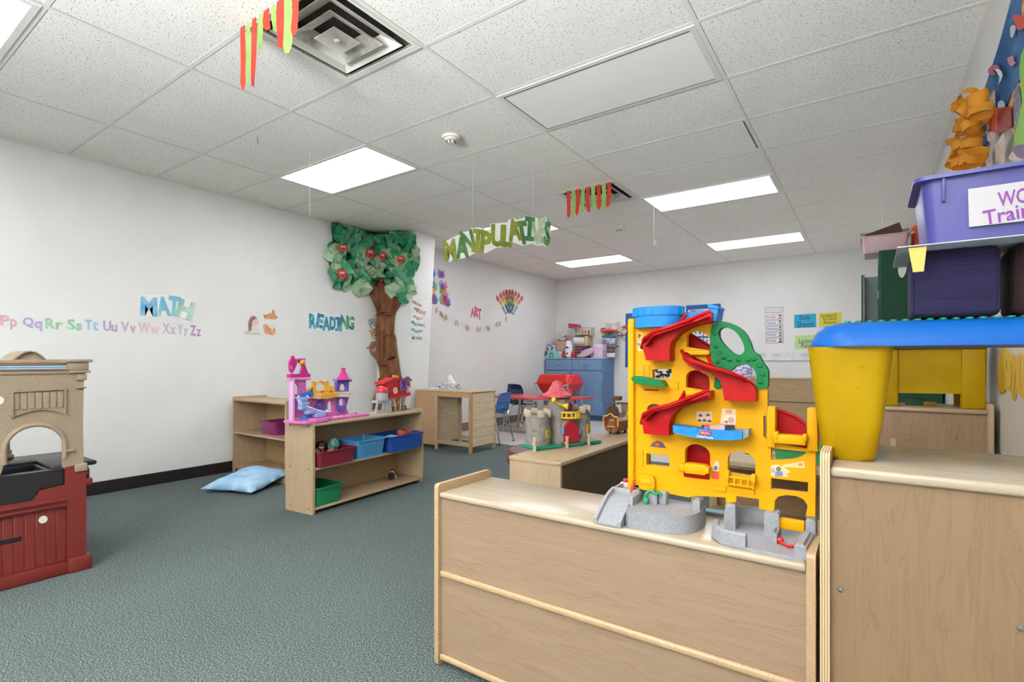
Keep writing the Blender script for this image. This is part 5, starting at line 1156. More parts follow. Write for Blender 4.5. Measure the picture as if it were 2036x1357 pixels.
ramp_part([(1277, 688), (1283, 676), (1300, 664), (1330, 655), (1365, 643), (1395, 630), (1414, 621), (1414, 640), (1395, 643), (1370, 650), (1347, 664), (1334, 680), (1331, 692), (1331, 718), (1284, 717), (1280, 700)],
          [(1276, 692), (1281, 674), (1300, 660), (1330, 651), (1365, 639), (1390, 628), (1413, 619)], ([(1282, 690), (1300, 668), (1340, 655), (1385, 640), (1412, 630)], [(1300, 690), (1322, 668), (1352, 652), (1380, 640), (1408, 628)]), [(1350, 645), (1358, 634), (1364, 625)])
ramp_part([(1355, 700), (1359, 705), (1368, 715), (1390, 726), (1420, 736), (1455, 746), (1482, 757), (1497, 768), (1502, 778), (1502, 799), (1440, 797), (1437, 776), (1432, 757), (1412, 743), (1390, 738), (1370, 728), (1358, 716)],
          [(1356, 698), (1361, 709), (1380, 720), (1410, 730), (1450, 741), (1480, 754), (1496, 766), (1501, 780)], ([(1358, 702), (1375, 718), (1410, 733), (1450, 745), (1485, 762)], [(1368, 700), (1385, 712), (1412, 724), (1446, 735), (1478, 752)]), [(1407, 706), (1410, 716), (1418, 728)])
ramp_part([(1276, 838), (1282, 826), (1300, 817), (1330, 810), (1360, 800), (1390, 788), (1411, 778), (1411, 796), (1390, 801), (1368, 806), (1346, 816), (1334, 830), (1330, 845), (1330, 867), (1280, 863), (1278, 848)],
          [(1275, 842), (1280, 824), (1300, 813), (1330, 806), (1360, 796), (1390, 784), (1410, 775)], ([(1281, 838), (1300, 820), (1340, 809), (1380, 797), (1409, 787)], [(1300, 838), (1320, 820), (1350, 806), (1378, 796), (1405, 785)]), [(1348, 801), (1356, 790), (1362, 778)])
# ramps behind the openings
for o_ in ([(1362, 664), (1375, 666), (1414, 690), (1414, 704), (1406, 700), (1372, 700), (1362, 692)], [(1362, 735), (1380, 736), (1414, 752), (1414, 782), (1372, 780), (1362, 776)], [(1360, 884), (1382, 879), (1400, 888), (1414, 902), (1414, 942), (1366, 936), (1360, 930)], [(1541, 812), (1556, 818), (1580, 828), (1600, 842), (1605, 858), (1605, 872), (1541, 866)]):
    q = gp('rear_ramp', o_, [], GRD, .012, 0, YG+.055)
    up = [p for p in o_ if p[1] <= sorted(t[1] for t in o_)[3]]
    part(q, 'ramp_rim', MB().tube([ony(px, py, YG+.050) for px, py in o_[:4]], .0045, 8), GRD, True)
# blue roof deck, blue trough and bin on the top
a, b_ = G(1259, 650), G(1356, 648); rr = (b_[0]-a[0])/2; z0, z1, z2 = G(1305, 652)[1], G(1305, 629)[1], G(1305, 612)[1]; cdx = (a[0]+b_[0])/2; MD = Matrix.Translation((cdx, YG+.012, 0))
part(gar, 'roof_deck', MB().lathe([(0, z0), (rr*.93, z0), (rr*.97, z1), (rr*1.02, z1), (rr*1.04, z2), (rr*.98, z2), (rr*.95, z1+.004), (0, z1+.004)], n=36, M=MD, sy=.75), GBL, True)
rb = MB()
for k in range(9):
    an = -PI+PI*(k+.5)/9; rb.obox((cdx+rr*1.03*math.cos(an), YG+.012+rr*.75*1.03*math.sin(an), (z1+z2)/2), (.004, .004, z2-z1-.004), (0, 0, an))
part(gar, 'deck_ribs', rb, GBL, True)['kind'] = 'stuff'
gp('blue_trough', [(1357, 640), (1357, 622), (1414, 617), (1414, 632)], [], GBL, .05, .0, YG+.03)
gp('blue_hopper', [(1414, 640), (1413, 608), (1418, 607), (1432, 613), (1431, 620), (1428, 640)], [], GBL, .07, .025)
gp('hopper_lip', [(1412, 613), (1413, 606), (1433, 611), (1433, 616)], [], GBL, .078, .029)
# green tree arch and awning
tree_o = csmooth([(1413, 662), (1420, 645), (1440, 640), (1462, 647), (1480, 660), (1492, 680), (1498, 698), (1510, 707), (1518, 722), (1527, 735), (1528, 752), (1526, 771), (1504, 771), (1506, 750), (1498, 732), (1484, 725), (1466, 728), (1450, 740), (1437, 742), (1434, 770), (1421, 770), (1424, 740), (1416, 710), (1413, 685)], 3)
g_ = gp('green_arch', tree_o, [csmooth([(1429, 662), (1438, 652), (1453, 654), (1467, 664), (1478, 682), (1481, 697), (1473, 706), (1460, 703), (1446, 692), (1434, 677)], 3)], GGN, .026, .008)
R_ = random.Random(5); lv = MB()
for x, y in ((1425, 690), (1432, 702), (1440, 712), (1452, 716), (1428, 720), (1500, 715), (1512, 728), (1518, 745), (1512, 760), (1422, 664), (1488, 716), (1470, 716)): a = G(x, y); lv.sph((a[0], YG-.008, a[1]), .0075, 1, .5, .7, 8)
part(g_, 'leaf_bumps', lv, GGN, True)['kind'] = 'stuff'
gp('green_awning', [(1255, 751), (1262, 748), (1290, 753), (1312, 757), (1322, 770), (1300, 768), (1266, 764), (1256, 757)], [], GGN, .05, 0, YG-.045)
# blue balcony with sign
bo = [(1338, 846), (1342, 847), (1380, 853), (1420, 857), (1460, 858), (1475, 858), (1475, 874), (1450, 876), (1410, 875), (1370, 869), (1338, 861)]
bl = gp('balcony', bo, [], GBL, .055, 0, YG-.060); gp('balcony_end', [(1475, 857), (1488, 855), (1488, 868), (1476, 875)], [], P('#7E8A92', .4), .045, 0, YG-.050)
for x in (1352, 1376, 1430, 1456): gp('balcony_tab', [(x, 849+(x-1352)*.07), (x+10, 850+(x-1352)*.07), (x+10, 856+(x-1352)*.07), (x, 855+(x-1352)*.07)], [], GBL, .003, 0, YG-.063)
gp('sign_plate', [(1391, 857), (1413, 858), (1413, 866), (1391, 865)], [], P('#B8343C', .4), .003, 0, YG-.0635)
gp('sign_ball', ell((1403, 853), 4, 3.5, 12), [], GBL, .01, 0, YG-.062)
yb_ = YG-.066; a = ony(1402, 861.5, yb_); part(gar, 'sign_lettering', MB().text('Fisher-Price', a, UX, UZ, .023, .0052, .0008, -.05), P('#E9DCE4', .4), True)
a = ony(1402, 870, yb_); part(gar, 'sign_lettering', MB().text('LittlePeople', a, UX, UZ, .043, .0085, .001, -.045, .012), P('#F0F4F8', .4), True)
# stickers
def stk(pts, h, f=.0006, h2=None): return gp('sticker', pts, [], TWO(h, h2, 160, .45, .55, .5, 'stk', 2) if h2 else P(h, .5), .0006, f)
stk([(1385, 819), (1416, 819), (1416, 842), (1385, 841)], '#D9B9A0')
for x, y in ((1393, 826), (1408, 825), (1391, 836), (1401, 836), (1411, 837)): stk([(x-4, y+3), (x-4, y), (x-1.5, y-2.5), (x+1.5, y-2), (x+4, y+.5), (x+4, y+3)], '#5A463C', .0012)
stk([(1436, 813), (1463, 815), (1463, 847), (1432, 843)], '#DCC5A6'); stk(ell((1449, 819), 8, 4.5, 14), '#D08B64', .0012); stk([(1441, 826), (1463, 827), (1463, 846), (1436, 842)], '#E3CFB8', .0010); stk(ell((1454, 836), 6.5, 7, 14), '#C59A86', .0014); stk([(1438, 838), (1448, 837), (1446, 843)], '#A8553F', .0014)
for x0, x1, h in ((1395, 1400, '#1B1D22'), (1400, 1411, '#C21D32'), (1411, 1430, '#C8A08A'), (1430, 1441, '#C9A2BC'), (1441, 1459, '#1B1D22')): gp('dashboard', [(x0, 846), (x1, 846), (x1, 858), (x0, 858)], [], P(h, .4), .012, 0, YG-.03)
stk([(1268, 662), (1277, 663), (1277, 699), (1268, 698)], '#E2C27A'); stk(ell((1273, 676), 3.6, 5, 12), '#D49A70', .0012); stk([(1269, 664), (1275, 665), (1274, 670), (1269, 674)], '#6A3F22', .0013); stk([(1268, 681), (1276, 684), (1275, 690), (1268, 688)], '#6B7FB0', .0012)
stk([(1292, 888), (1297, 881), (1308, 877), (1318, 881), (1325, 892)], '#5B4455'); stk(ell((1307, 884), 4.5, 3.5, 10), '#C24A3A', .0012)
stk([(1416, 937), (1430, 939), (1430, 954), (1416, 952)], '#CC4428'); stk([(1417, 927), (1424, 916), (1430, 922), (1429, 937), (1419, 936)], '#D9C9B0'); stk(ell((1423, 931), 4, 4.5, 10), '#4A5A94', .0012)
stk([(1533, 926), (1545, 924), (1560, 930), (1572, 939), (1564, 943), (1568, 949), (1533, 947)], '#D7C39A'); stk(ell((1548, 933), 5, 5, 12), '#8A6A52', .0012); stk([(1542, 938), (1556, 938), (1557, 947), (1541, 947)], '#5F7CA8', .0012); stk(ell((1537, 936), 3, 5, 10), '#8E9DB0', .0012)
stk([(1556, 925), (1598, 917), (1601, 931), (1588, 931), (1556, 929)], '#E0C385'); stk(ell((1592, 924), 5, 3, 10), '#C98A4E', .0012)
# grey moulded bases
def fp(px, py, z=ZG): p = onz(px, py, z); return (p.x, p.y)
def slab(nm, pts, z0, z1, m=GGY, bev=.008, seg=3, wx=0):
    mb = MB().panel(pts, [], (0, 0, z1), UX, UY, z1-z0)
    if bev: 
        top = [e for e in mb.bm.edges if all(abs(v.co.z-z1) < 1e-5 for v in e.verts) and len(e.link_faces) == 2 and abs(sum(f.normal.z for f in e.link_faces)) < 1.5]
        mb.bm.normal_update(); top = [e for e in mb.bm.edges if all(abs(v.co.z-z1) < 1e-5 for v in e.verts) and any(abs(f.normal.z) < .5 for f in e.link_faces)]
        bmesh.ops.bevel(mb.bm, geom=top, offset=bev, segments=seg, affect='EDGES', clamp_overlap=True)
    return part(gar, nm, mb, m, True)
slab('platform', csmooth([(-.575, 1.400), (-.52, 1.398), (-.455, 1.405), (-.405, 1.440), (-.392, 1.50), (-.40, 1.570), (-.48, 1.575), (-.575, 1.575)], 3), ZG, ZG+.050, bev=.014)
m = MB(); sec = []
for y, z in ((1.374, .004), (1.385, .012), (1.42, .036), (1.455, .056), (1.485, .066), (1.57, .068)): sec.append([m.bm.verts.new((x, y, ZG+zz)) for x, zz in ((-.664, z+.010), (-.654, z+.012), (-.652, z), (-.592, z), (-.590, z+.012), (-.580, z+.010), (-.580, 0), (-.664, 0))])
for A, B in zip(sec, sec[1:]):
    for k in range(8): m.bm.faces.new((A[k], A[(k+1) % 8], B[(k+1) % 8], B[k]))
m.bm.faces.new(sec[0]); m.bm.faces.new(sec[-1][::-1]); part(gar, 'entry_ramp', m, GGY, True)
part(gar, 'ramp_wall', MB().box(-.668, -.575, 1.50, 1.515, ZG+.05, ZG+.080, .006).box(-.585, -.570, 1.44, 1.52, ZG+.04, ZG+.075, .005), GGY, True)
part(gar, 'button_post', MB().box(-.672, -.642, 1.585, 1.61, ZG+.0, ZG+.078, .004), P('#C9CBD2', .4), True); part(gar, 'button', MB().cyl((-.657, 1.597, ZG+.078), (-.657, 1.597, ZG+.088), .010, .008, 16), P('#C01F2A', .3), True)
part(gar, 'lever_mount', MB().box(-.615, -.585, 1.535, 1.555, ZG+.06, ZG+.092, .004), GGY, True); part(gar, 'lever', MB().tube([(-.600, 1.50, ZG+.070), (-.598, 1.505, ZG+.085), (-.594, 1.512, ZG+.112)], [.004, .005, .003], 8), P('#CF3A2A', .35), True)
part(gar, 'pump_mount', MB().box(-.545, -.515, 1.49, 1.512, ZG+.048, ZG+.082, .004).box(-.515, -.492, 1.50, 1.53, ZG+.048, ZG+.088, .006), GGY, True)
part(gar, 'green_hose', MB().tube(smooth([(-.545, 1.482, ZG+.052), (-.548, 1.478, ZG+.070), (-.540, 1.482, ZG+.085), (-.528, 1.484, ZG+.090), (-.518, 1.486, ZG+.082), (-.510, 1.488, ZG+.089), (-.502, 1.49, ZG+.080)], 3), .0048, 8).sph((-.545, 1.480, ZG+.060), .009, 1, .8, 1.4, 10), P('#1C8A54', .35), True)
slab('platform_post', [(-.415, 1.50), (-.395, 1.50), (-.395, 1.56), (-.415, 1.56)], ZG+.03, ZG+.078, bev=.003)
# right base
slab('base_plate', [(-.330, 1.42), (-.315, 1.398), (-.24, 1.388), (-.128, 1.386), (-.122, 1.392), (-.122, 1.60), (-.20, 1.62), (-.29, 1.61), (-.335, 1.55)], ZG, ZG+.008, bev=.003)
def wallring(pts, w, z0, z1, nm='curb'):
    P_ = [Vector((*p, 0)) for p in smooth(pts, 4)]; m = MB(); R1 = []
    for i, p in enumerate(P_):
        t = (P_[min(i+1, len(P_)-1)]-P_[max(i-1, 0)]).normalized(); nn = Vector((-t.y, t.x, 0))*w/2
        R1.append([m.bm.verts.new(q) for q in ((p.x+nn.x, p.y+nn.y, z0), (p.x+nn.x*.8, p.y+nn.y*.8, z1-.004), (p.x+nn.x*.4, p.y+nn.y*.4, z1), (p.x-nn.x*.4, p.y-nn.y*.4, z1), (p.x-nn.x*.8, p.y-nn.y*.8, z1-.004), (p.x-nn.x, p.y-nn.y, z0))])
    for A, B in zip(R1, R1[1:]):
        for k in range(6): m.bm.faces.new((A[k], A[(k+1) % 6], B[(k+1) % 6], B[k]))
    m.bm.faces.new(R1[0]); m.bm.faces.new(R1[-1][::-1]); return part(gar, nm, m, GGY, True)
wallring([(-.255, 1.400), (-.30, 1.405), (-.335, 1.435), (-.345, 1.48)], .022, ZG+.004, ZG+.040)
wallring([(-.335, 1.545), (-.315, 1.60), (-.27, 1.625), (-.22, 1.625)], .014, ZG+.004, ZG+.052)
slab('pier', [(-.330, YG-.02), (-.304, YG-.02), (-.304, YG+.02), (-.330, YG+.02)], ZG+.006, G(1450, 1000)[1], bev=.003)
slab('pier', [(-.232, YG-.022), (-.196, YG-.022), (-.196, YG+.02), (-.232, YG+.02)], ZG+.006, G(1520, 1014)[1], bev=.003)
slab('pier', [(-.135, YG-.02), (-.113, YG-.02), (-.113, YG+.03), (-.135, YG+.03)], ZG+.006, G(1612, 1030)[1], bev=.003)
slab('buttress', [(-.206, 1.46), (-.194, 1.46), (-.194, YG-.023), (-.206, YG-.023)], ZG+.006, ZG+.040, bev=.006)
slab('side_block', [(-.148, 1.390), (-.122, 1.390), (-.116, YG-.024), (-.144, YG-.024)], ZG+.006, ZG+.042, bev=.007)
gbox('yellow_sill', 1541, 1600, 1037, 1049, -.006, .01, YW, .003)
part(gar, 'red_hook', MB().tube([(-.190, 1.470, ZG+.022), (-.186, 1.462, ZG+.014), (-.165, 1.448, ZG+.012), (-.152, 1.452, ZG+.014), (-.146, 1.466, ZG+.026)], .0042, 8).sph((-.188, 1.466, ZG+.018), .010, 1, .6, .8, 10), P('#C3161E', .25), True)
# things seen around the garage
t = T('picture_book', 'pale blue board book lying behind the garage on the foreground shelf', 'book', (-.42, 1.668, ZG), .05)
part(t, 'cover', MB().box(-.075, .075, -.018, .018, .008, .0105, .001, 1), TWO('#7FC4DA', '#9AD4E4', 18, .4, .6, .5, 'bk')); part(t, 'pages', MB().box(-.073, .073, -.017, .0175, .0015, .008), P('#7C7E84', .7)); part(t, 'cover', MB().box(-.075, .075, -.018, .018, 0, .0015), P('#23424E', .6))
# ================================================================ hanging sign
def MS_(px, py):
    """pixel -> (across, up) on the vertical sheet the sign hangs in"""
    p = online(px, py); return ((p-SO).dot(su), p.z)
SO = Vector((-2.62, 3.42, 0)); SE = Vector((-2.02, 4.10, 0)); su = (SE-SO).normalized(); sn = su.cross(UZ)
def online(px, py):
    d = ray(px, py); t = SO.dot(sn)/d.dot(sn); return Vector((0, 0, HC))+d*t
bk = [(881, 483), (903, 471), (932, 459), (937, 454), (953, 452), (966, 457), (975, 455), (975, 445), (1008, 443), (1012, 437), (1021, 433), (1028, 438), (1042, 433), (1060, 431), (1072, 435), (1086, 431), (1088, 442), (1093, 447), (1095, 460), (1093, 482), (1086, 492), (1078, 488), (1067, 490), (1058, 484), (1040, 490), (1020, 482), (1000, 492), (985, 494), (966, 504), (958, 503), (945, 503), (930, 512), (917, 515), (900, 516), (896, 521), (885, 520)]
gm_ = {'y': TWO('#6E7C14', '#8F972A', 9, .4, .6, .5, 'y'), 'd': TWO('#235F2C', '#4C8648', 12, .42, .6, .5, 'dg'), 'm': TWO('#47742E', '#78963C', 10, .42, .6, .5, 'mg'), 'p': TWO('#8DA873', '#B9C7A2', 10, .42, .6, .5, 'pg')}
L_ = [('M', (882, 476, 907, 520), .12, 'y'), ('A', (905, 472, 931, 514), .1, 'd'), ('N', (918, 458, 944, 505), .25, 'm'), ('I', (939, 456, 960, 503), -.08, 'y'), ('P', (955, 460, 977, 504), -.1, 'y'), ('U', (976, 447, 1002, 492), -.02, 'y'), ('L', (997, 448, 1018, 492), -.05, 'y'), ('A', (1008, 435, 1035, 480), .15, 'y'), ('T', (1025, 440, 1050, 487), .2, 'm'), ('I', (1043, 432, 1062, 480), -.05, 'd'), ('V', (1056, 444, 1078, 488), .0, 'p'), ('E', (1070, 434, 1085, 484), .05, 'p'), ('S', (1081, 440, 1094, 490), -.05, 'd')]
ms = cutout('hanging_sign', 'green watercolour MANIPULATIVES sign hanging from the ceiling in front of a lit panel', 'sign', L_, bk, (MS_, (SO.x, SO.y, 0), su, UZ), gm_.get)
for px, py in ((940, 456), (1060, 433)):
    p = online(px, py); part(ms, 'line', MB().tube([p, Vector((p.x, p.y, CEIL-.003))], .001, 5), P('#E9E7E2', .4), True)
# ================================================================ back wall: charts, cards, notes, rail
def BW(px, py): p = ony(px, py, YB); return (p.x, p.z)
BP = (BW, (0, YB, 0), UX, UZ)
def bpan(par, nm, pts, m, f=.002, t=.002, holes=(), label=None): return part(par, nm, MB().panel([BW(*p) for p in pts], [[BW(*q) for q in h] for h in holes], (0, YB-.0008, 0), UX, UZ, t, f), m, True, label)
def btext(par, nm, s, x0, y0, x1, y1, m, f=.0035, bold=0, rot=0):
    a, b = BW(x0, (y0+y1)/2), BW(x1, (y0+y1)/2); c = BW((x0+x1)/2, (y0+y1)/2); h = BW(x0, y0)[1]-BW(x0, y1)[1]
    return part(par, nm, MB().text(s, (c[0], YB-.0008-f, c[1]), UX, UZ, abs(b[0]-a[0]), h, .0008, rot, bold), m, True)
def bthing(name, label, cat, px, py, group=None): return T(name, label, cat, (*(lambda q: (q[0], YB, q[1]))(BW(px, py)),), 0, group)
NAVY, INK, CLW = P('#1C5FA8', .6, .05), P('#26242A', .6), P('#DCE4EC', .35)
t = bthing('pocket_chart', 'tall blue pocket chart on the far wall, left of the yellow garage', 'pocket chart', 1262, 730)
bpan(t, 'fabric', [(1244, 624), (1290, 622), (1290, 730), (1243, 731)], NAVY, .004, .004)
for k, (y, h) in enumerate(((640, None), (653, '#C8382E'), (668, None), (690, None), (712, None))):
    bpan(t, 'pocket', [(1249, y), (1288, y-1), (1288, y+(11 if h else 14)), (1249, y+(12 if h else 15))], P('#2F76BC', .25) if not h else P(h, .5), .006, .002)
    bpan(t, 'pocket_edge', [(1248, y-1), (1288, y-2), (1288, y-1.2), (1248, y-.2)], CLW, .0065, .002)
t = bthing('pocket_chart', 'blue Daily Schedule pocket chart on the far wall above the garage', 'pocket chart', 1398, 720)
bpan(t, 'fabric', [(1364, 608), (1433, 604), (1434, 720), (1365, 722)], NAVY, .004, .004)
bpan(t, 'title_card', [(1368, 617), (1431, 612), (1431, 623), (1368, 626)], P('#CFDBE6', .5), .0065, .002)
btext(t, 'lettering', 'Daily Schedule', 1385, 615, 1429, 623, INK, .0085, 0, .04)
bpan(t, 'title_art', [(1370, 621), (1376, 617), (1384, 618), (1383, 622)], P('#C8594E', .6), .0075, .001)
for r_ in range(4):
    for c_ in range(2):
        x0, y0 = 1368+32*c_, 640+17*r_-c_; bpan(t, 'schedule_card', [(x0, y0), (x0+30, y0-1.5), (x0+30, y0+11), (x0, y0+13)], P('#E3E5EA', .5), .006, .0015)
        R_ = random.Random(r_*2+c_)
        for q in range(3): bpan(t, 'card_art', ell((x0+6+9*q, y0+5), 3, 3.4, 8), P(('#B97A7F', '#6E86B8', '#C8A15A', '#7FA47C', '#8A5C86')[(q+r_*2+c_) % 5], .6, .3, 90), .0075, .001)
days = [('What day is it today?', 'pink outlined title card reading What day is it today above the weekday cards', '#7B6C8E', (1521, 612, 1557, 622)), ('Monday', 'weekday card reading Monday on the far wall', '#B98F96', (1521, 626, 1557, 636)), ('Tuesday', 'weekday card reading Tuesday on the far wall', '#8C8FA3', (1521.5, 637.5, 1557, 647.5)), ('Wednesday', 'weekday card reading Wednesday on the far wall', '#7F9AB4', (1522, 649, 1557.5, 659)), ('Thursday', 'weekday card reading Thursday on the far wall', '#6F8CA8', (1522, 661, 1558, 671)), ('Friday', 'weekday card reading Friday on the far wall', '#A27A9A', (1522.5, 673, 1558, 683))]
for k, (s, lb, h, (x0, y0, x1, y1)) in enumerate(days):
    t = bthing('weekday_card', lb, 'wall card', (x0+x1)/2, y1, 'weekday cards on the far wall'); q = [(x0, y0+.6), (x1, y0-.8), (x1, y1-.8), (x0, y1+.6)]
    bpan(t, 'card', q, P('#E6E6EA', .5, .02), .002, .002); bpan(t, 'border', q, P(h, .6), .003, .002, [[(x0+.9, y0+1.4), (x1-.9, y0+.2), (x1-.9, y1-1.7), (x0+.9, y1-.3)]])
    if k: 
        btext(t, 'lettering', s, x0+2.5, y0+2.4, x0+(21 if len(s) < 9 else 25), y1-1.6, P('#5B4E58', .6), .0045)
        bpan(t, 'child_picture', csmooth([(x1-9, y1-1.8), (x1-9, y1-5), (x1-7.2, y1-6), (x1-4.8, y1-6), (x1-3, y1-5), (x1-3, y1-2.2)], 2), P(('#C58D7E', '#D2B06A', '#8AA0BC', '#7FA46E', '#6B3F63')[k-1], .6), .0042, .0012)
        bpan(t, 'child_face', ell((x1-6, y0+3.6), 2.3, 2.4, 10), P('#D9AE90', .6), .0052, .0012); bpan(t, 'child_hair', [(x1-8.6, y0+3.4), (x1-8, y0+1), (x1-6, y0+.4), (x1-4, y0+1), (x1-3.4, y0+3.4), (x1-6, y0+2)], P('#3A2722', .6), .006, .0012)
    else: btext(t, 'lettering', s, x0+2, y0+3.4, x1-2, y1-3.6, P('#5B4E58', .6), .0045)
def note(label, h, q, lines, extra=None):
    t = bthing('paper_note', label, 'note', sum(p[0] for p in q)/4, max(p[1] for p in q), 'coloured notes on the far wall')
    bpan(t, 'paper', q, P(h, .7, .04, 4), .002, .002)
    for s, x0, y0, x1, y1 in lines: btext(t, 'handwriting', s, x0, y0, x1, y1, INK, .0032, -.005, .02)
    if extra: bpan(t, 'tape', extra, P('#D3D9DC', .3), .0032, .0012)
note('bright blue note reading Daily Sheets on the far wall', '#2FA6CE', [(1579, 626.5), (1622.5, 624), (1623, 651), (1579, 653)], [('Daily', 1590, 627, 1611, 639), ('Sheets', 1585, 639, 1619, 651)], [(1586, 622), (1617, 620), (1617, 623), (1586, 626)])
note('yellow note reading Accident & Incident Reports on the far wall', '#DDCF45', [(1628, 624), (1673, 621), (1674, 648), (1628, 651)], [('Accident &', 1632, 624, 1663, 631), ('Incident', 1637, 631, 1664, 637), ('Reports', 1638, 638, 1663, 646)])
note('pale green note reading Lesson Plans, half hidden by the blue table rim', '#BBDB9A', [(1580, 668), (1628, 666), (1629, 693), (1580, 694.5)], [('Lesson', 1588, 673, 1617, 683), ('Plans', 1593, 683, 1611, 692)])
t = bthing('greeting_decal', 'black lettering decal IT\'S GOOD TO SEE YOU above the blue cabinet', 'wall sticker', 1220, 656)
for s, x0, y0, x1, y1, ro in (("IT'S", 1205.5, 643, 1213, 647, .2), ('GOOD', 1204, 646.5, 1217, 653, .2), ('TO', 1217, 643, 1222, 646.5, 0), ('SEE', 1226, 641, 1232, 645, .0), ('YOU', 1223, 645, 1233.5, 652, -.1)): btext(t, 'lettering', s, x0, y0, x1, y1, INK, .001, -.01, ro)
a, b = ony(1440, 699, YB), ony(1680, 716, YB)
t = T('coat_rail', 'white coat rail with hooks along the far wall under the weekday cards', 'coat rail', ((a.x+b.x)/2, YB, b.z))
part(t, 'board', MB().box(a.x, b.x, YB-.02, YB-.0005, ony(1560, 717.5, YB).z, ony(1560, 699, YB).z, .003, 1), P('#DEDFDF', .4), True)
for px in (1477, 1516, 1543, 1599, 1650):
    p = ony(px, 707, YB-.02); part(t, 'hook', MB().tube([(p.x-.025, p.y, p.z+.02), (p.x-.03, p.y-.02, p.z-.012), (p.x-.036, p.y-.04, p.z+.012)], .004, 6).tube([(p.x+.025, p.y, p.z+.02), (p.x+.03, p.y-.02, p.z-.012), (p.x+.036, p.y-.04, p.z+.012)], .004, 6).box(p.x-.034, p.x+.034, p.y-.004, p.y, p.z+.008, p.z+.03), P('#C9CACB', .4), True)
t = bthing('wall_switch', 'small white wall plate beside the green locker', 'wall plate', 1733, 632); bpan(t, 'plate', [(1727, 620), (1736, 620), (1736, 632), (1727, 632)], P('#E3E1DC', .4), .006, .006); bpan(t, 'toggle', [(1730, 625), (1732, 625), (1732, 628), (1730, 628)], P('#B9B7B2', .4), .012, .006)
# ================================================================ blue cabinet
BLC = TWO('#5A80A8', '#7E9FC2', 120, .4, .6, .5, 'blc', 2); BLS = TWO('#4E76A2', '#6E92B8', 120, .4, .6, .5, 'bls', 2); GAP = P('#26394F', .7)
cx0, cx1, cy0, cy1, ch_ = -5.19, -3.97, 8.60, 9.095, 1.155
t = T('storage_cabinet', 'speckled blue cabinet with two doors and drawers in the far left corner', 'cabinet', ((cx0+cx1)/2, (cy0+cy1)/2, 0)); w = (cx1-cx0)/2; d = (cy1-cy0)/2
part(t, 'body', MB().box(-w, w, -d+.02, d, .09, ch_-.02, .002, 1), BLS); part(t, 'top', MB().box(-w-.005, w+.005, -d, d, ch_-.02, ch_, .003, 1), P('#8FA6C0', .4)); part(t, 'plinth', MB().box(-w, w, -d+.04, d, 0, .09), P('#39587A', .6)); part(t, 'shadow_gap', MB().box(-w+.01, w-.03, -d+.015, -d+.0195, .1, ch_-.03), GAP)
xm = -.02
for x0, x1 in ((-w+.005, xm-.004), (xm+.004, w-.03)):
    dr = part(t, 'drawer', MB().box(x0, x1, -d, -d+.018, .925, ch_-.03, .003, 1), BLC); c = (x0+x1)/2
    part(dr, 'pull', MB().tube(smooth([(c-.05, -d, 1.02), (c-.045, -d-.025, 1.025), (c+.045, -d-.025, 1.025), (c+.05, -d, 1.02)], 2), .006, 8), BLS)
    do = part(t, 'door', MB().box(x0, x1, -d, -d+.018, .1, .915, .003, 1), BLC)
    xp = x1-.03 if x0 < -.1 else x0+.03
    if x0 < -.1: part(do, 'pull', MB().tube(smooth([(xp, -d, .80), (xp-.002, -d-.03, .805), (xp-.002, -d-.03, .88), (xp, -d, .885)], 2), .007, 8), P('#3A5878', .4))
    else: part(do, 'child_latch', MB().box(xp-.03, xp-.018, -d-.02, -d, .70, .84, .004).obox((xp-.0, -d-.018, .775), (.05, .02, .035), (0, .9, 0), .006).obox((xp+.03, -d-.016, .70), (.02, .012, .10), (0, -.5, 0), .004), P('#E2E4E6', .35), label='white child safety latch')
    if x0 > -.1: part(do, 'latch_handle', MB().sph((xp+.01, -d-.02, .545), .05, 1.3, .5, .5, 12), P('#4A6682', .4))
for z in (.80, .30): part(t, 'hinge', MB().cyl((w-.028, -d+.004, z-.05), (w-.028, -d+.004, z+.05), .006, n=8), P('#AFC0D0', .3, metal=.6))
# ---- things piled on the blue cabinet
ZC = ch_+.0005
def AC(px, y): return ony(px, 712, y).x
def onc(name, label, cat, px, y, rz=0, group=None): return T(name, label, cat, (AC(px, y), y, ZC), rz, group)
t = onc('toy_castle', 'small teal toy castle with two turrets on the left end of the blue cabinet', 'toy castle', 1099, 8.72)
part(t, 'base', MB().panel([(-.15, 0), (.15, 0), (.14, .10), (.05, .14), (-.06, .14), (-.10, .09)], [], (0, -.05, 0), UX, UZ, .12), P('#8CC8BE', .5)); part(t, 'gate', MB().panel(arch(-.045, .05, .0, .11, 10), [arch(-.03, .035, .012, .09, 8)], (0, -.056, 0), UX, UZ, .006), P('#3F8A5A', .5)); part(t, 'slide', MB().tube([(-.21, -.08, .01), (-.16, -.07, .05), (-.12, -.06, .10)], .022, 8), P('#2F7EA4', .45))
for x, z in ((-.09, .24), (.025, .26)): part(t, 'turret', MB().cyl((x, 0, .10), (x, 0, z), .035, .033, 14), P('#BFD6E0', .5)); part(t, 'turret_roof', MB().cyl((x, 0, z), (x, 0, z+.045), .047, .01, 14), P('#7484AE', .5)); part(t, 'turret_window', MB().panel(arch(x-.014, x+.014, z-.09, z-.03, 8), [], (0, -.037, 0), UX, UZ, .004), P('#4A5C8A', .5))
part(t, 'flowers', MB().sph((-.105, -.06, .13), .026, n=10), P('#B8627A', .6, .3, 40)); part(t, 'side_wing', MB().box(.13, .22, -.03, .05, 0, .13, .004), P('#A9D3CC', .5))
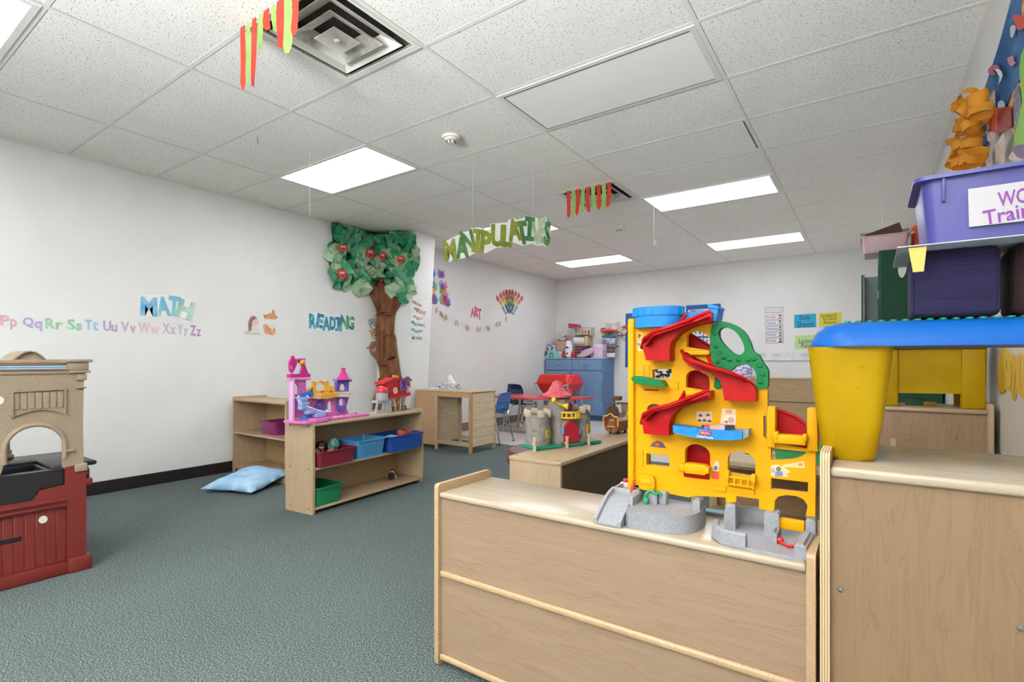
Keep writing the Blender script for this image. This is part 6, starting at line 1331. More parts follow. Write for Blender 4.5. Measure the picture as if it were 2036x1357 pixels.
t = onc('wooden_box', 'tan wooden toy box behind the teal castle on the blue cabinet', 'box', 1112, 8.95); part(t, 'body', MB().box(-.17, .15, -.06, .06, .0, .33, .004), P('#C6A585', .6, .08)); part(t, 'printed_front', MB().box(-.04, .14, -.0625, -.0605, .14, .22), TWO('#B58A96', '#D9C9BC', 60, .45, .55, .6, 'pf')); part(t, 'opening', MB().box(-.1, -.02, -.0625, -.0605, .05, .12), P('#6B4F3C', .7))
t = T('crumpled_bag', 'crumpled silver grey bag on the tan wooden box', 'bag', (AC(1117, 8.95), 8.95, ZC+.3305)); m = MB().sph((0, 0, .055), .075, 1.7, .8, .75, 18); R_ = random.Random(8)
for v in m.bm.verts: v.co = Vector((v.co.x*(1+R_.uniform(-.12, .12)), v.co.y, max(.001, v.co.z*(1+R_.uniform(-.25, .25)))))
part(t, 'bag', m, TWO('#8A8896', '#D8D8DC', 22, .42, .58, .35, 'bag'), ang=20); part(t, 'tie', MB().cyl((.07, -.02, .09), (.12, -.03, .105), .018, .012, 8), P('#7A3B4A', .5))
t = onc('toy_rocket', 'white toy rocket with two red boosters on the blue cabinet', 'toy rocket', 1131, 8.68)
part(t, 'body', MB().lathe([(0, .02), (.062, .02), (.068, .1), (.064, .25), (.045, .33), (0, .335)], n=24), P('#E4E6EE', .4)); part(t, 'nose', MB().lathe([(.046, .325), (.036, .37), (.012, .43), (0, .44)], n=20), P('#A5615C', .45)); part(t, 'emblem', MB().panel(ell((0, .085), .018, .02, 14), (), (0, -.069, 0), UX, UZ, .004), P('#2E3F6E', .5)); part(t, 'emblem', MB().panel([(-.05, .2), (-.02, .21), (0, .225), (.02, .21), (.05, .2), (.02, .19), (0, .18), (-.02, .19)], (), (0, -.071, 0), UX, UZ, .004), P('#2E3F6E', .5))
for x in (-.10, .10): part(t, 'booster', MB().lathe([(0, 0), (.042, 0), (.046, .04), (.038, .10), (.02, .125), (0, .13)], n=18, M=Matrix.Translation((x, -.01, 0))), P('#B5202C', .35))
t = onc('tray_organiser', 'dark purple organiser with thin shelves under the paper roll', 'organiser', 1160, 8.95); part(t, 'case', MB().box(-.14, .12, -.08, .08, 0, .235, .004), P('#4B1F63', .4))
for k in range(4): part(t, 'tray', MB().box(-.135, .0, -.084, -.081, .03+.05*k, .045+.05*k), P('#C49A5A', .5))
t = T('paper_roll', 'tan paper roll holder with white roll on the purple organiser', 'paper roll', (AC(1158, 8.95), 8.95, ZC+.2355))
part(t, 'holder', MB().box(.09, .155, -.085, .08, 0, .19, .01).box(-.16, .155, -.085, .08, 0, .012), P('#CFB28C', .55)); part(t, 'roll', MB().cyl((-.155, -.01, .095), (.085, -.01, .095), .080, n=28), P('#E2DED5', .7)); part(t, 'holder_slot', MB().cyl((.06, -.0861, .155), (.06, -.084, .155), .01, n=3), P('#2B2724', .6))
t = T('clear_tub', 'clear plastic tub of wooden blocks on the paper roll', 'tub', (AC(1160, 8.95), 8.95, ZC+.426)); part(t, 'tub', MB().panel([(-.17, 0), (.17, 0), (.20, .16), (-.20, .16)], [[(-.162, .004), (.162, .004), (.19, .156), (-.19, .156)]], (0, -.07, 0), UX, UZ, .14).box(-.165, .165, -.07, .07, .0, .004), P('#CFCBC2', .25))
for k, (x, z, a) in enumerate(((-.10, .035, 0), (-.04, .035, .1), (.03, .04, 0), (.09, .035, -.1), (.04, .095, .4), (.10, .09, .2))):
    solo('wooden_block', 'pale wooden block in the clear tub above the paper roll', 'block', MB().obox((AC(1160, 8.95)+x, 8.935, ZC+.426+z+.004), (.05, .06, .05), (0, a, .1), .003), P('#C9AE84', .6), 'wooden blocks in the clear tub')
t = T('pink_case', 'magenta plastic case on top of the clear tub', 'case', (AC(1142, 8.95), 8.95, ZC+.5905)); part(t, 'lid', MB().panel([(-.10, 0), (.14, .0), (.10, .065), (-.10, .09)], [], (0, -.06, 0), UX, UZ, .12), P('#B22C6E', .4)); part(t, 'handle', MB().tube([(.10, -.06, .02), (.125, -.07, .045), (.10, -.06, .06)], .006, 6), P('#D77CA8', .4))
m = MB(); R_ = random.Random(3)
t = onc('folded_blanket', 'pale pink blanket bunched on the blue cabinet left of the lilac carton', 'blanket', 1170, 8.78)
for k in range(5): m.tube(smooth([(-.17, -.03+.03*k, .03+.02*k), (-.06, -.05+.02*k, .04+.025*k), (.06, -.02+.02*k, .09+.02*k), (.15, .0+.01*k, .15+.008*k)], 4), [.028]*13, 8)
part(t, 'folds', m, P('#C9A6B8', .9, .12, 30)); part(t, 'towel', MB().sph((.04, .06, .12), .09, 1.2, .8, .7, 12), P('#C9C4C0', .9, .1, 40)); part(t, 'bundle', MB().sph((-.17, -.04, .036), .05, 1.4, .9, .7, 12), P('#C7A590', .9, .1, 40))
t = onc('cardboard_carton', 'lilac printed carton near the right end of the blue cabinet', 'carton', 1194, 8.74, .0); part(t, 'box', MB().box(-.085, .085, -.1, .1, 0, .25, .003), P('#D9BFD8', .6)); part(t, 'open_flap', MB().obox((.075, 0, .285), (.005, .2, .09), (0, .45, 0)), P('#B7A0BE', .6)); part(t, 'printed_face', MB().panel(ell((-.03, .17), .02, .014, 12), (), (0, -.102, 0), UX, UZ, .002).panel(ell((.04, .165), .016, .014, 12), (), (0, -.102, 0), UX, UZ, .002).panel(ell((0, .12), .016, .01, 12), (), (0, -.102, 0), UX, UZ, .002), P('#B493B4', .6)); part(t, 'printed_side', MB().panel(rpoly(-.06, .06, .03, .13, .01), [rpoly(-.045, .045, .045, .115, .01)], (.0865, 0, 0), UY, UZ, .002), P('#A68DB0', .6))
t = onc('stacked_toys', 'grey pile of plastic toy parts behind the lilac carton', 'toy parts', 1214, 8.93)
part(t, 'part_block', MB().obox((0, 0, .31), (.2, .12, .13), (0, .1, .2), .02), TWO('#8A8C94', '#C3C5CA', 18, .42, .58, .4, 'gp')); part(t, 'part_tray', MB().box(-.10, .14, -.07, .07, .20, .235, .006), P('#777C88', .4)); part(t, 'part_tray', MB().box(-.08, .10, -.07, .07, .13, .15, .004), P('#C86A3E', .4)); part(t, 'part_stand', MB().box(-.06, .06, -.05, .05, .0, .2, .006), P('#5C6478', .4)); part(t, 'paper_pad', MB().obox((.03, -.04, .05), (.16, .08, .08), (0, 0, .1), .01), P('#D7D8DA', .6, .15, 30))
t = T('toy_carousel', 'red and blue toy carousel tray on top of the grey toy pile', 'toy', (AC(1211, 8.93), 8.93, ZC+.376)); part(t, 'tray', MB().lathe([(0, .01), (.13, .01), (.15, .035), (.14, .04), (0, .025)], n=24, sy=.6), P('#3D8CAE', .4)); part(t, 'canopy', MB().lathe([(.19, .12), (.18, .128), (.07, .165), (0, .17), (0, .155), (.06, .15), (.17, .118), (.19, .12)], n=24, sy=.55), P('#CC4A30', .4)); 
for a in (.6, 2.5, 3.8, 5.6): part(t, 'pole', MB().cyl((.12*math.cos(a), .07*math.sin(a), .03), (.13*math.cos(a), .07*math.sin(a), .135), .007, n=8), P('#7FA6C0', .4))
part(t, 'rider', MB().sph((-.03, 0, .085), .04, n=12), P('#B8893E', .5, .3, 40)); part(t, 'rider', MB().sph((.075, 0, .08), .035, n=12), P('#3C5C9A', .5))
t = T('party_glasses', 'oversized pink cat eye party glasses hanging above the toy carousel', 'party glasses', (AC(1220, 9.07), 9.07, ZC+.50)); fl = [ell((-.14, .0), .105, .062, 20), ell((.16, .0), .105, .078, 20)]
part(t, 'frame', MB().panel(csmooth([(-.27, .06), (-.15, .075), (-.02, .04), (.05, .04), (.17, .09), (.31, .115), (.28, .0), (.2, -.085), (.1, -.08), (.03, .0), (-.03, .0), (-.1, -.07), (-.2, -.06)], 3), fl, (0, 0, 0), UX, UZ, .012), P('#B8405E', .45))
for (cx_, rr_, hs) in ((-.14, .10, ('#C8503C', '#D98A3E', '#B8405E')), (.16, .10, ('#D9C26A', '#6E86A8', '#C8503C'))):
    for k in range(10):
        a0 = 2*PI*k/10; part(t, 'lens_segment', MB().panel([(cx_, 0)]+[(cx_+rr_*math.cos(a0+2*PI/10*j/3), rr_*.72*math.sin(a0+2*PI/10*j/3)) for j in range(4)], (), (0, -.002, 0), UX, UZ, .004), P(hs[k % 3] if k % 2 else '#C9C4B4', .4))
part(t, 'cable', MB().tube(smooth([(.16, -.01, -.08), (.2, -.02, -.16), (.3, -.02, -.2), (.28, -.02, -.14), (.22, -.02, -.14)], 4), .005, 6), P('#3A3C40', .5))
# ================================================================ red table, sensory table, box
t = T('play_table', 'low red topped table beside the navy chairs', 'table', (-4.05, 6.6, 0))
out = csmooth([(-4.75, 6.32), (-4.3, 6.25), (-3.75, 6.30), (-3.42, 6.75), (-3.38, 7.02), (-3.6, 7.0), (-4.1, 6.92), (-4.7, 6.95), (-4.82, 6.6)], 3)
part(t, 'table_top', MB().panel(out, [], (0, 0, .565), UX, UY, .026), P('#C9484C', .28, .05), True)
for x, y, dx in ((-3.62, 6.85, .06), (-3.75, 6.5, .05), (-4.6, 6.45, -.05), (-4.6, 6.85, -.05)):
    lg = part(t, 'leg', MB().tube([(x, y, .538), (x+dx, y, 0.01)], .016, 10), P('#B8BABC', .25, metal=.9) if x < -3.7 else P('#A8303A', .4), True)
t = T('sensory_table', 'red plastic sand table with lid on a grey metal stand near the blue cabinet', 'sand table', (-4.52, 7.98, 0))
for secs_, nm in ((((.52, .68), (.53, .72), (.60, .86), (.70, 1)), 'tub'), (((.712, 1.0), (.74, .98), (.82, .90), (.85, .86), (.865, .78), (.868, .70)), 'lid')):
    m = MB(); rg = [[m.bm.verts.new((a, b, z)) for a, b in rpoly(-.36*k, .36*k, -.26*k, .26*k, .09*k)] for z, k in secs_]; n = len(rg[0])
    for A, B in zip(rg, rg[1:]):
        for k in range(n): m.bm.faces.new((A[k], A[(k+1) % n], B[(k+1) % n], B[k]))
    m.bm.faces.new(rg[0][::-1]); m.bm.faces.new(rg[-1]); part(t, nm, m, P('#D42A22', .25, .04))
part(t, 'rim', MB().panel(rpoly(-.38, .38, -.28, .28, .06), [rpoly(-.35, .35, -.25, .25, .05)], (0, 0, .712), UX, UY, .014), P('#D42A22', .25, .04))
GRM = P('#A9A7A8', .4)
for s in (-1, 1):
    part(t, 'stand_leg', MB().tube(smooth([(s*.33, -.285, .69), (s*.28, -.285, .52), (s*.30, -.285, .3), (s*.34, -.285, .0)], 3), .015, 8), GRM); part(t, 'stand_leg', MB().tube([(s*.33, .285, .69), (s*.28, .285, .5), (s*.34, .285, 0)], .015, 8), GRM)
part(t, 'stand_rail', MB().tube([(.05, -.288, .50), (.13, -.288, .66), (.33, -.288, .69)], .014, 8), GRM)
t = T('cardboard_box', 'open brown cardboard box under the red table', 'box', (-4.22, 7.3, 0)); part(t, 'box', MB().box(-.17, .17, -.13, .13, 0, .36, .002, 1), P('#B08C68', .8, .06)); part(t, 'flap', MB().obox((.20, 0, .33), (.004, .24, .13), (0, .6, 0)), P('#A98560', .8)); part(t, 'flap', MB().obox((0, -.16, .33), (.30, .004, .12), (-.6, 0, 0)), P('#B99672', .8))
# ================================================================ behind the garage
t = T('bookshelf', 'tall maple shelf seen from its panelled back, behind the garage', 'shelf', (-.51, 5.35, 0)); w = .40
part(t, 'back_panel', MB().box(-w, w, -.15, -.14, .02, .93), WOOD('#BE9E78', '#957450', 'x', .5, 'tb')); part(t, 'top_board', MB().box(-w, w, -.155, .15, .93, .95, .003, 1), MAP['x'])
for z in (.735, .31): part(t, 'rail', MB().box(-w, w, -.158, -.1505, z-.004, z+.004, .002, 1), P('#7E6244', .6))
for s in (-1, 1): part(t, 'side_panel', MB().box(s*w-.01, s*w+.01, -.16, .15, 0, .955), MAP['z'])
t = T('play_stove', 'wooden play table with oval cut outs seen through the garage window', 'play table', (-.36, 2.85, 0)); R_ = random.Random(1)
part(t, 'table_top', MB().panel([(-.42, -.22), (.30, -.22), (.30, .22), (-.3, .22), (-.40, .12)], [ell((-.08, .06), .10, .045, 16, .2), ell((.0, -.10), .11, .035, 16, .1), ell((.2, .04), .06, .06, 14)], (0, 0, .62), UX, UY, .02), PINE['x']); part(t, 'under_board', MB().box(-.38, .28, -.2, .2, .585, .597), PINE['x'])
for x in (-.36, .26):
    for y in (-.18, .18): part(t, 'leg', MB().box(x-.02, x+.02, y-.02, y+.02, 0, .598), PINE['z'])
part(t, 'shelf', MB().box(-.36, .26, -.2, .2, .28, .295), MAPD['x']); part(t, 'back_board', MB().box(-.36, .26, .195, .205, .1, .585), MAPD['x'])
tub('storage_bin', 'green tray holding paper grass seen through the right garage window', 'storage bin', .22, .20, .07, '#3F9A56', (-.27, 2.86, .6205), 0, .94)
m = MB(); R_ = random.Random(12)
for k in range(60):
    x, y = -.27+R_.uniform(-.09, .09), 2.86+R_.uniform(-.08, .08); a = R_.uniform(0, 6.28); L = R_.uniform(.03, .07); p = Vector((x, y, .66)); q = p+Vector((math.cos(a)*L*.6, math.sin(a)*L*.6, L*.8)); sd = Vector((-math.sin(a), math.cos(a), 0))*.003
    m.bm.faces.new([m.bm.verts.new(v) for v in (p-sd, p+sd, q)])
solo('paper_grass', None, None, m, P('#7FB65A', .7, .2, 60), kind='stuff')
t = T('slat_rack', 'pale wooden rack with stacked slats between the garage and right cabinet', 'rack', (-.02, 2.42, 0))
for k in range(6): part(t, 'slat', MB().box(-.06, .10, -.08, .08, .36+.075*k, .378+.075*k, .002, 1), PINE['x'])
for x in (-.055, .095): part(t, 'upright', MB().box(x-.008, x+.008, .06, .08, 0, .80), PINE['z']); part(t, 'upright', MB().box(x-.008, x+.008, -.08, -.06, 0, .755), PINE['z'])
# changing supplies seen through the green arch
t = T('wipes_pack', 'purple patterned diaper pack seen through the green garage arch', 'diaper pack', (-1.70, 8.55, .785)); part(t, 'pack', MB().obox((0.02, 0, .13), (.40, .2, .26), (0, 0, 0), .04), TWO('#6E5AA0', '#DAD6E2', 14, .42, .56, .35, 'dp', 4, (1, 1, 2.5))); part(t, 'handle', MB().tube(smooth([(-.10, 0, .26), (-.03, 0, .30), (.06, 0, .30), (.12, 0, .26)], 3), .010, 8), P('#CFC9DA', .4))
t = T('wipes_bag', 'clear crumpled bag beside the purple diaper pack', 'bag', (-2.06, 8.55, .785)); m = MB().sph((0, 0, .15), .15, 1, .8, 1.0, 16); R_ = random.Random(15)
for v in m.bm.verts: v.co *= 1+R_.uniform(-.08, .08)
for v in m.bm.verts: v.co.z = max(.0, v.co.z)
part(t, 'bag', m, TWO('#A9BDB2', '#D4DCD8', 12, .42, .58, .25, 'cb'), ang=20); part(t, 'tie', MB().cyl((0, 0, .28), (.02, 0, .33), .03, .045, 8), P('#C7D2CC', .3))
t = T('changing_table', 'dark wood changing table under the diaper pack by the far wall', 'changing table', (-2.27, 8.55, 0)); part(t, 'top', MB().box(-.92, .92, -.3, .3, .745, .785, .004), P('#D5D2CE', .4)); part(t, 'body', MB().box(-.9, .9, -.28, .28, .06, .745), P('#6E4034', .5, .1)); part(t, 'plinth', MB().box(-.88, .88, -.25, .25, 0, .06), P('#3A2A24', .6))

zx = ony(1316, 745, 8.45).x; m = MB(); R_ = random.Random(6)
m.obox((zx, 8.45, .785+.17), (.46, .2, .34), (0, 0, 0), .06, 4)
solo('zebra_cushion', 'black and white striped cushion seen through the small upper garage window', 'cushion', m, TWO('#1C1A1A', '#E2E0DC', 9, .47, .53, .8, 'zebra', 2, (1, 1, 2.2)))
# ================================================================ activity table on the right cabinet
ZC1 = .8722
TBL = P('#0957A8', .38, .03, 5, spec=.22); TYE = TWO('#A27F00', '#AF8D04', 5, .38, .62, .5, 'tye', 5); TYE.node_tree.nodes['Principled BSDF'].inputs['Specular IOR Level'].default_value = .15
at = T('activity_table', 'blue topped toddler table with yellow tapered legs on the right cabinet', 'activity table', (.150, 1.56, ZC1), .05)
tw, td, zt0, zt1 = .275, .17, 1.136-ZC1, 1.193-ZC1
m = MB(); secs = []
for z, g_ in ((zt0, .004), (zt0, 0), (zt0+.006, .0), (zt0+.030, .010), (zt0+.050, .024), (zt1-.004, .040), (zt1, .052), (zt1-.004, .062), (zt1-.010, .066)):
    secs.append([m.bm.verts.new((a, b, z)) for a, b in rpoly(-tw+g_, tw-g_, -td+g_, td-g_, .085-g_*.6, 7)])
for A, B in zip(secs, secs[1:]):
    n = len(A)
    for k in range(n): m.bm.faces.new((A[k], A[(k+1) % n], B[(k+1) % n], B[k]))
m.bm.faces.new(secs[0][::-1]); m.bm.faces.new(secs[-1]); part(at, 'table_top', m, TBL, ang=50)
for sx in (-1, 1):
    for sy in (-1, 1):
        m = MB(); secs = []
        for f in (0, .04, .35, .7, 1):
            w = (.050+.034*f**.8)*(1 if sx < 0 else .66); z = f*zt0; r = .03+.01*f; cx = -.195 if sx < 0 else .232; cy = sy*.085
            if f == 0: w -= .005
            secs.append([m.bm.verts.new((cx+a, cy+b, z)) for a, b in rpoly(-w, w, -w*.85, w*.85, r, 5)])
        for A, B in zip(secs, secs[1:]):
            n = len(A)
            for k in range(n): m.bm.faces.new((A[k], A[(k+1) % n], B[(k+1) % n], B[k]))
        m.bm.faces.new(secs[0][::-1]); m.bm.faces.new(secs[-1]); lg = part(at, 'leg', m, TYE, ang=50)
        if sx < 0 and sy < 0:
            sc = MB(); fy = cy-.0735
            for q in ([(-.18, .215), (-.172, .217), (-.165, .222)], [(-.185, .168), (-.178, .17)]): sc.tube([(a, fy-.004*0, b) for a, b in q], .0008, 4)
            part(lg, 'scuff_marks', sc, P('#6E560A', .8))
part(at, 'building_plate', MB().box(-tw+.07, tw-.07, -td+.07, td-.07, zt1-.012, zt1-.001, .002), P('#14804C', .35))
st = MB()
for i in range(19): 
    for j in range(10): st.cyl((-.198+.022*i, -.095+.0212*j, zt1-.004), (-.198+.022*i, -.095+.0212*j, zt1+.005), .0062, n=10)
part(at, 'plate_studs', st, P('#17855A', .35))['kind'] = 'stuff'
ZT2 = ZC1+zt1+.0065
def cushion(name, label, loc, s, rz, h, sh):
    t = T(name, label, 'block', loc, rz, 'padded fabric cubes under the purple bin')
    m = MB(); m.box(-s/2, s/2, -s/2, s/2, 0, s, .014, 4)
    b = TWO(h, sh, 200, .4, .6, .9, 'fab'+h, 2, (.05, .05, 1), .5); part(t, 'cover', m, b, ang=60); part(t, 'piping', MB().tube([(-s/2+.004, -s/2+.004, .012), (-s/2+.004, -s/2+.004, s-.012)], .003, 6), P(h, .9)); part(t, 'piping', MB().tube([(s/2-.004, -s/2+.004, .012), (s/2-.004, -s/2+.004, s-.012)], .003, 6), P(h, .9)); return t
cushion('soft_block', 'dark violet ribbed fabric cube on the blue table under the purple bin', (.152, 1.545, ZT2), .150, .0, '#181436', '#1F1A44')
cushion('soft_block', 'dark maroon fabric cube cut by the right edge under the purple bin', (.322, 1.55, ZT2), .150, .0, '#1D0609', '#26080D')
t = T('poster_board', 'thin white board lying on the fabric cubes beneath the purple bin', 'board', (.245, 1.56, ZT2+.1505))
part(t, 'sheet', MB().box(-.195, .20, -.16, .14, 0, .002), P('#C9C9C8', .5))
part(t, 'yellow_backing', MB().panel([(-.176, -.002), (-.145, -.002), (-.150, -.055), (-.168, -.055)], [], (0, -.155, 0), UX, UZ, .004), P('#CDB45A', .6))
zb1 = ZT2+.1527
t = tub('storage_bin', 'big purple bin labelled Wo Train on the white board at the upper right', 'storage bin', .35, .22, .150, '#3E3C86', (.268, 1.545, zb1), 0, .93, None, False, .014)
for x in (-.138, .10): part(t, 'rib', MB().obox((x, -.113, .120), (.006, .012, .055), (.05, 0, 0), .001), P('#3E3C86', .35, .05))
lb = part(t, 'paper_label', MB().panel([(-.097, .032), (.03, .032), (.03, .111), (-.099, .111)], [], (0, -.1118, 0), UX, Vector((0, -.05, 1)).normalized(), .0012, 0), P('#B9B6B9', .5, .03))
lm = P('#7A2C92', .5)
for s, x, z, w, h, ro in (('WO', -.030, .082, .046, .030, .06), ('Train', -.040, .050, .070, .030, .10)): part(lb, 'handwriting', MB().text(s, (x, -.1118-.05*z-.0006, z), UX, Vector((0, -.05, 1)).normalized(), w, h, .0008, ro, .008), lm)
# chain of orange paper loops rising behind the bin
ch = T('paper_chain', 'cluster of orange paper chain loops at the lower corner of the ocean mural', 'paper chain', (.42, 3.35, 1.75)); om = P('#F0AC38', .75, .1, 8); R_ = random.Random(31)
base = [(1912, 325), (1930, 320), (1905, 305), (1925, 303), (1942, 308), (1912, 290), (1932, 286), (1895, 280), (1918, 272), (1938, 268), (1910, 255), (1930, 250), (1945, 255), (1915, 238), (1938, 232), (1950, 222), (1918, 222), (1928, 208), (1945, 205), (1910, 210), (1925, 192), (1945, 190), (1950, 238), (1900, 322), (1942, 322)]
for k, (px, py) in enumerate(base):
    p = onx(px, py, .405+R_.uniform(-.05, .02)); rot = Matrix.Rotation(R_.uniform(0, PI), 3, 'Z') @ Matrix.Rotation(R_.uniform(-1.0, 1.0), 3, 'X'); rr = R_.uniform(.034, .044); hw = .018; m = MB(); A = []; N = 18
    for j in range(N):
        a = 2*PI*j/N; q = [rot @ Vector((rr*math.cos(a), rr*.85*math.sin(a), s*hw)) for s in (-1, 1)]; A.append([m.bm.verts.new(p+v) for v in q])
    for j in range(N): m.bm.faces.new((A[j][0], A[(j+1) % N][0], A[(j+1) % N][1], A[j][1]))
    bmesh.ops.solidify(m.bm, geom=list(m.bm.faces), thickness=.001)
    for v in m.bm.verts: v.co.x = min(v.co.x, XR-.012)
    part(ch, 'paper_loop', m, om, True)
# ================================================================ ocean mural on the right wall
def RW(px, py, x=XR): p = onx(px, py, x); return (-p.y, p.z)
mu = T('ocean_mural', 'blue fabric ocean mural with paper fish on the right wall', 'mural', (XR, 2.9, 1.5))
def rpan(nm, pts, m, f, t=.002, holes=(), par=None, label=None): return part(par or mu, nm, MB().panel(pts, holes, (XR-.0008, 0, 0), -UY, UZ, t, f), m, True, label)
q = [RW(*p) for p in ((1934, 345), (1938, 300), (1948, 240), (1962, 185), (1980, 135), (1992, 100), (2004, 60), (2014, 25), (2024, -10), (2030, -30))]
ymax = -2.20
cloth = TWO('#477CBA', '#6FA3D8', 3.0, .38, .62, .8, 'ocean', 4, (1, 2.5, .6))
ztop = q[-1][1]; m = MB(); nr = 26; rows = []
for i in range(nr+1):
    y0, z0 = (lambda f: ((Vector(q[min(len(q)-2, int(f*(len(q)-1)))])*(1-(f*(len(q)-1)-min(len(q)-2, int(f*(len(q)-1)))))+Vector(q[min(len(q)-2, int(f*(len(q)-1)))+1])*(f*(len(q)-1)-min(len(q)-2, int(f*(len(q)-1)))))))(i/nr)
    rows.append([m.bm.verts.new((XR-.006-.010*abs(math.sin(9*s+2.2*z0+1.5*math.sin(4*z0)))-.004*math.sin(31*s), -(y0+(ymax-y0)*s*0-(0 if True else 0)) if s == 0 else -(y0+(-2.05-y0)*s), z0)) for s in (k/20 for k in range(21))])
for A, B in zip(rows, rows[1:]):
    for k in range(20): m.bm.faces.new((A[k], A[k+1], B[k+1], B[k]))
bmesh.ops.solidify(m.bm, geom=list(m.bm.faces), thickness=.002); part(mu, 'blue_cloth', m, cloth, True, ang=60)
def mp(nm, pts, h, f, h2=None, par=None): MPN[0] += .0007; return rpan(nm, [RW(*p, XR-.026) for p in pts], TWO(h, h2, 60, .42, .58, .6, 'mf') if h2 else P(h, .6, .06, 20), f+MPN[0], .0006, (), par)
W_ = '#C9D6DA'; MPN = [0.0]
fish = mp('paper_fish', csmooth([(2000, 225), (2008, 195), (2018, 172), (2030, 165), (2060, 200), (2060, 250), (2030, 280), (2018, 272), (2008, 258), (2002, 245)], 2), '#C8793E', .022, '#E2A066'); mp('fish_stripe', csmooth([(2016, 195), (2022, 168), (2030, 190), (2031, 250), (2023, 278), (2017, 250)], 2), '#4D5566', .025, '#7E8794', fish); mp('fish_tail', [(1964, 216), (1972, 212), (1988, 213), (1990, 232), (1990, 256), (1975, 263), (1964, 258)], '#C8431E', .025, None, fish); mp('fish_tail', [(1988, 214), (2014, 211), (2016, 250), (1992, 265), (1987, 256)], '#8E1A14', .029, None, fish)
fish2 = mp('paper_fish', csmooth([(2030, 20), (2032, 0), (2040, -20), (2070, 0), (2060, 40), (2034, 45)], 2), '#C8793E', .020, '#E2A066'); mp('fish_tail', [(2015, 33), (2020, 29), (2040, 30), (2040, 55), (2026, 60)], '#C8431E', .024, None, fish2)
mp('paper_shrimp', csmooth([(1964, 140), (1972, 130), (1984, 130), (1986, 138), (1974, 140), (1980, 148), (1968, 149)], 2), '#A34A66', .020); mp('paper_seahorse', csmooth([(1978, 138), (1988, 138), (1994, 150), (1986, 168), (1988, 152)], 2), W_, .021); mp('paper_ghost', csmooth([(2009, 54), (2016, 50), (2020, 56), (2014, 74), (2010, 72)], 2), '#B9CCD0', .020); mp('paper_crab', [(2004, 115), (2016, 110), (2018, 122), (2022, 124), (2014, 132), (2008, 128)], '#B77F98', .021); mp('paper_bubble', csmooth([(1986, 204), (1994, 199), (2000, 206), (1998, 216), (1988, 214)], 2), '#8FB2C4', .021)
mp('green_kelp', csmooth([(2034, 110), (2050, 90), (2070, 200), (2060, 300), (2022, 290), (2026, 250), (2036, 200), (2031, 150)], 2), '#7FB83A', .022); mp('paper_rock', csmooth([(2020, 292), (2034, 287), (2050, 290), (2050, 312), (2024, 312)], 2), '#6B587C', .022)
for pts in ([(1968, 195), (1980, 178), (1981, 212), (1972, 214)], [(1957, 300), (1968, 290), (1972, 325), (1956, 326)], [(1982, 290), (2000, 262), (2000, 322), (1983, 322)], [(2008, 315), (2018, 300), (2028, 312), (2028, 320)], [(1964, 260), (1982, 262), (1980, 285), (1968, 280)]): mp('cellophane', pts, '#D8D6D4', .020, '#C6A58E')
# ================================================================ painting on the right wall by the floor
t = T('wall_painting', 'child painting in yellow strokes hung on the right wall beside the rear cabinet', 'painting', (XR, 2.78, .8)); 
pq = [(-3.02, .72), (-2.2, .72), (-2.2, 1.24), (-3.02, 1.24)]
part(t, 'paper', MB().panel(pq, [], (XR-.001, 0, 0), -UY, UZ, .0015, .002), P('#D2C8BB', .7, .03), True)
for k, (pts, h) in enumerate(((([(1986, 735), (1990, 700), (2000, 692), (2006, 730), (2004, 770), (1998, 782), (1988, 780)]), '#D0A018'), ([(1996, 700), (2010, 696), (2018, 730), (2016, 772), (2006, 776), (2000, 740)], '#DDBB22'), ([(2012, 720), (2020, 706), (2026, 740), (2024, 790), (2017, 797), (2012, 770)], '#D3A638'), ([(2022, 720), (2032, 702), (2044, 720), (2044, 790), (2030, 785), (2024, 760)], '#D9A428'))):
    part(t, 'paint_stroke', MB().panel(csmooth([RW(*p) for p in pts], 2), [], (XR-.001, 0, 0), -UY, UZ, .0008, .0032+.0004*k), TWO(h, '#E0C25C', 14, .4, .65, .6, 'paint', 4, (1, 1, .25)), True)
m = MB()
for pts in ([(2010, 720), (2012, 745), (2009, 775), (2004, 770)], [(2020, 735), (2017, 770), (2016, 795)], [(2030, 710), (2028, 745), (2031, 775)], [(1988, 780), (1996, 783), (2000, 774)], [(2002, 735), (2001, 715)]): m.tube([onx(*p, XR-.0055) for p in pts], .0009, 4)
part(t, 'pencil_line', m, P('#7E6328', .8), True)['kind'] = 'stuff'
# ================================================================ yellow panel table on the rear cabinet
t = T('panel_table', 'yellow plastic table with a solid cut-out side on the rear cabinet', 'toy table', (.195, 3.16, .8882))
def Q(px, py): p = ony(px, py, 3.06); return (p.x-.195, p.z-.8882)
out = [Q(1752, 690), Q(1963, 690), Q(1961, 770), Q(1959, 803), Q(1911, 803), Q(1910, 784), Q(1786, 782), Q(1786, 797), Q(1752, 797)]
for p_ in (3, 4, 7, 8): out[p_] = (out[p_][0], .0)
part(t, 'side_panel', MB().panel(out, [], (0, -.10, 0), UX, UZ, .03, 0), TYE); part(t, 'side_panel', MB().panel(out, [], (0, .13, 0), UX, UZ, .03, 0), TYE)
for px0, px1 in ((1752, 1786), (1911, 1960)):
    a, b = Q(px0, 700)[0], Q(px1, 700)[0]; part(t, 'leg', MB().box(a, b, -.115, -.075, 0, .27, .008), TYE)
part(t, 'table_top', MB().box(Q(1752, 690)[0]-.005, Q(1963, 690)[0]+.005, -.13, .14, .272, .32, .015), TBL)
for nm, lb, px0, px1, h, zz in (('wooden_block', 'brown wooden block under the yellow panel table', 1836, 1862, '#9C7414', .020), ('toy_box', 'dark green box under the yellow panel table', 1800, 1834, '#1D5A3C', .034)):
    a, b = ony(px0, 790, 3.18).x, ony(px1, 790, 3.18).x; solo(nm, lb, 'block', MB().box(a, b, 3.16, 3.20, .8885, .8885+zz, .003), P(h, .5))
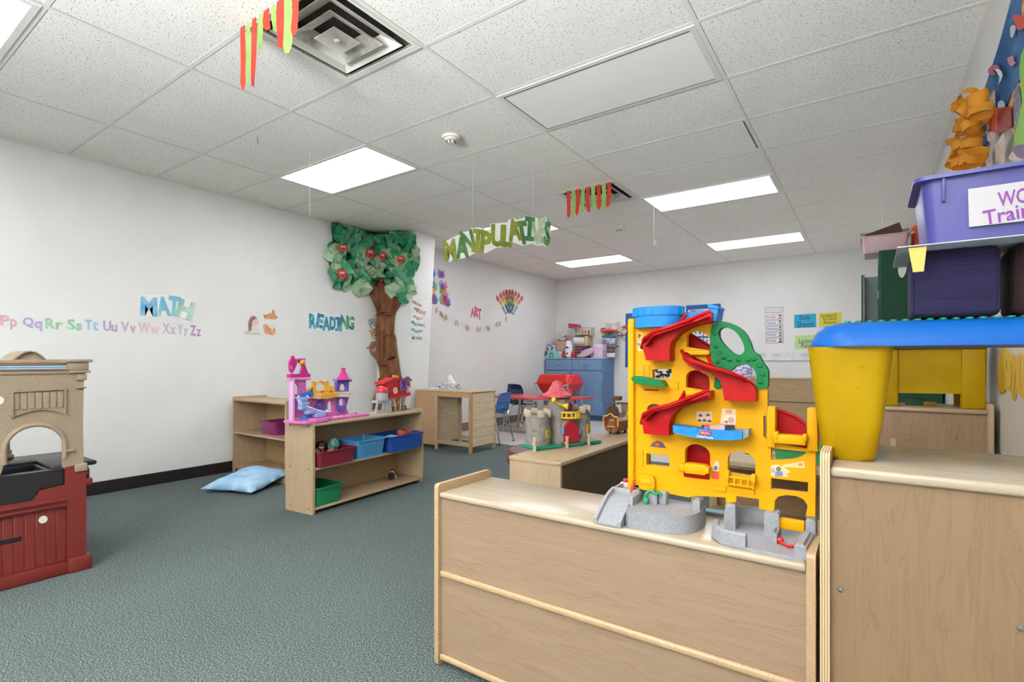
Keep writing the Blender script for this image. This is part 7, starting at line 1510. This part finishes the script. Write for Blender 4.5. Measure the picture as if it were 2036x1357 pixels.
# ================================================================ green locker at the far right
GL = P('#154630', .55, .05, spec=.25); GL2 = P('#22563F', .5, .06, spec=.3); lx, ly = .068, 5.0
t = T('locker', 'tall green metal locker with an open door by the right wall', 'locker', (.26, 5.28, 0)); H = 1.975
part(t, 'body', MB().panel([(0-.19, 0), (.19, 0), (.19, H), (-.19, H)], [], (0, -.28, 0), UX, UZ, .02).box(-.19, .19, .26, .28, 0, H).box(.17, .19, -.26, .26, 0, H).box(-.19, .19, -.26, .26, H-.02, H).box(-.19, .19, -.26, .26, 0, .06).box(-.17, .17, -.26, .26, 1.2, 1.215), GL)
part(t, 'front_frame', MB().box(-.20, -.185, -.282, -.262, 0, H).box(-.20, -.185, .262, .282, 0, H), GL2)
dr = part(t, 'door', MB().box(-.31, -.295, .10, .28, .10, H-.13).box(-.295, -.20, .27, .28, .10, H-.13), P('#7F9A96', .4, .05)); part(dr, 'door_edge', MB().box(-.318, -.31, .095, .282, .10, H-.13), GL)
part(dr, 'door_picture', MB().box(-.294, -.2925, .11, .25, 1.30, 1.62), TWO('#C9897A', '#E4DCD6', 12, .42, .58, .7, 'dpic'))
for z in (1.86, 1.60, 1.30): part(t, 'hinge', MB().cyl((-.203, -.272, z), (-.203, -.272, z+.06), .006, n=8), P('#93A39B', .3, metal=.6))
pc = ony(1794, 540, ly); part(t, 'sticker', MB().panel(csmooth([(pc.x-.026-.26, pc.z+.03), (pc.x-.26, pc.z+.045), (pc.x+.026-.26, pc.z+.03), (pc.x+.018-.26, pc.z-.02), (pc.x-.26, pc.z-.05), (pc.x-.02-.26, pc.z-.03)], 2), [], (0, -.2802, 0), UX, UZ, .001, .001), P('#D9D9D4', .5))
ZL = H+.0008
tub('storage_bin', 'pale pink bin on top of the green locker', 'storage bin', .30, .36, .135, '#CFA9AE', (.10, 5.24, ZL), 0, .9)
t = T('cardboard_sheet', 'dark brown cardboard flap standing in the pale pink bin', 'cardboard', (.10, 5.2, ZL+.012)); part(t, 'sheet', MB().panel([(-.13, .0), (.12, .0), (.125, .10), (.095, .215), (-.13, .145)], [], (0, -.1, 0), UX, UZ, .006), P('#4E342A', .7))
t = T('snack_jar', 'orange lidded jar of beads on the locker beside the pale pink bin', 'jar', (.335, 5.15, ZL)); part(t, 'jar', MB().lathe([(0, 0), (.062, 0), (.066, .02), (.064, .15), (0, .15)], n=24), TWO('#B0432E', '#D98B3A', 9, .45, .55, .4, 'jar', 1)); part(t, 'lid', MB().lathe([(0, .15), (.072, .15), (.074, .178), (.068, .185), (0, .186)], n=24), P('#C9501E', .35))
part(t, 'lid_ridge', MB().lathe([(.0745, .158), (.077, .163), (.0745, .168)], n=24), P('#C9501E', .35))
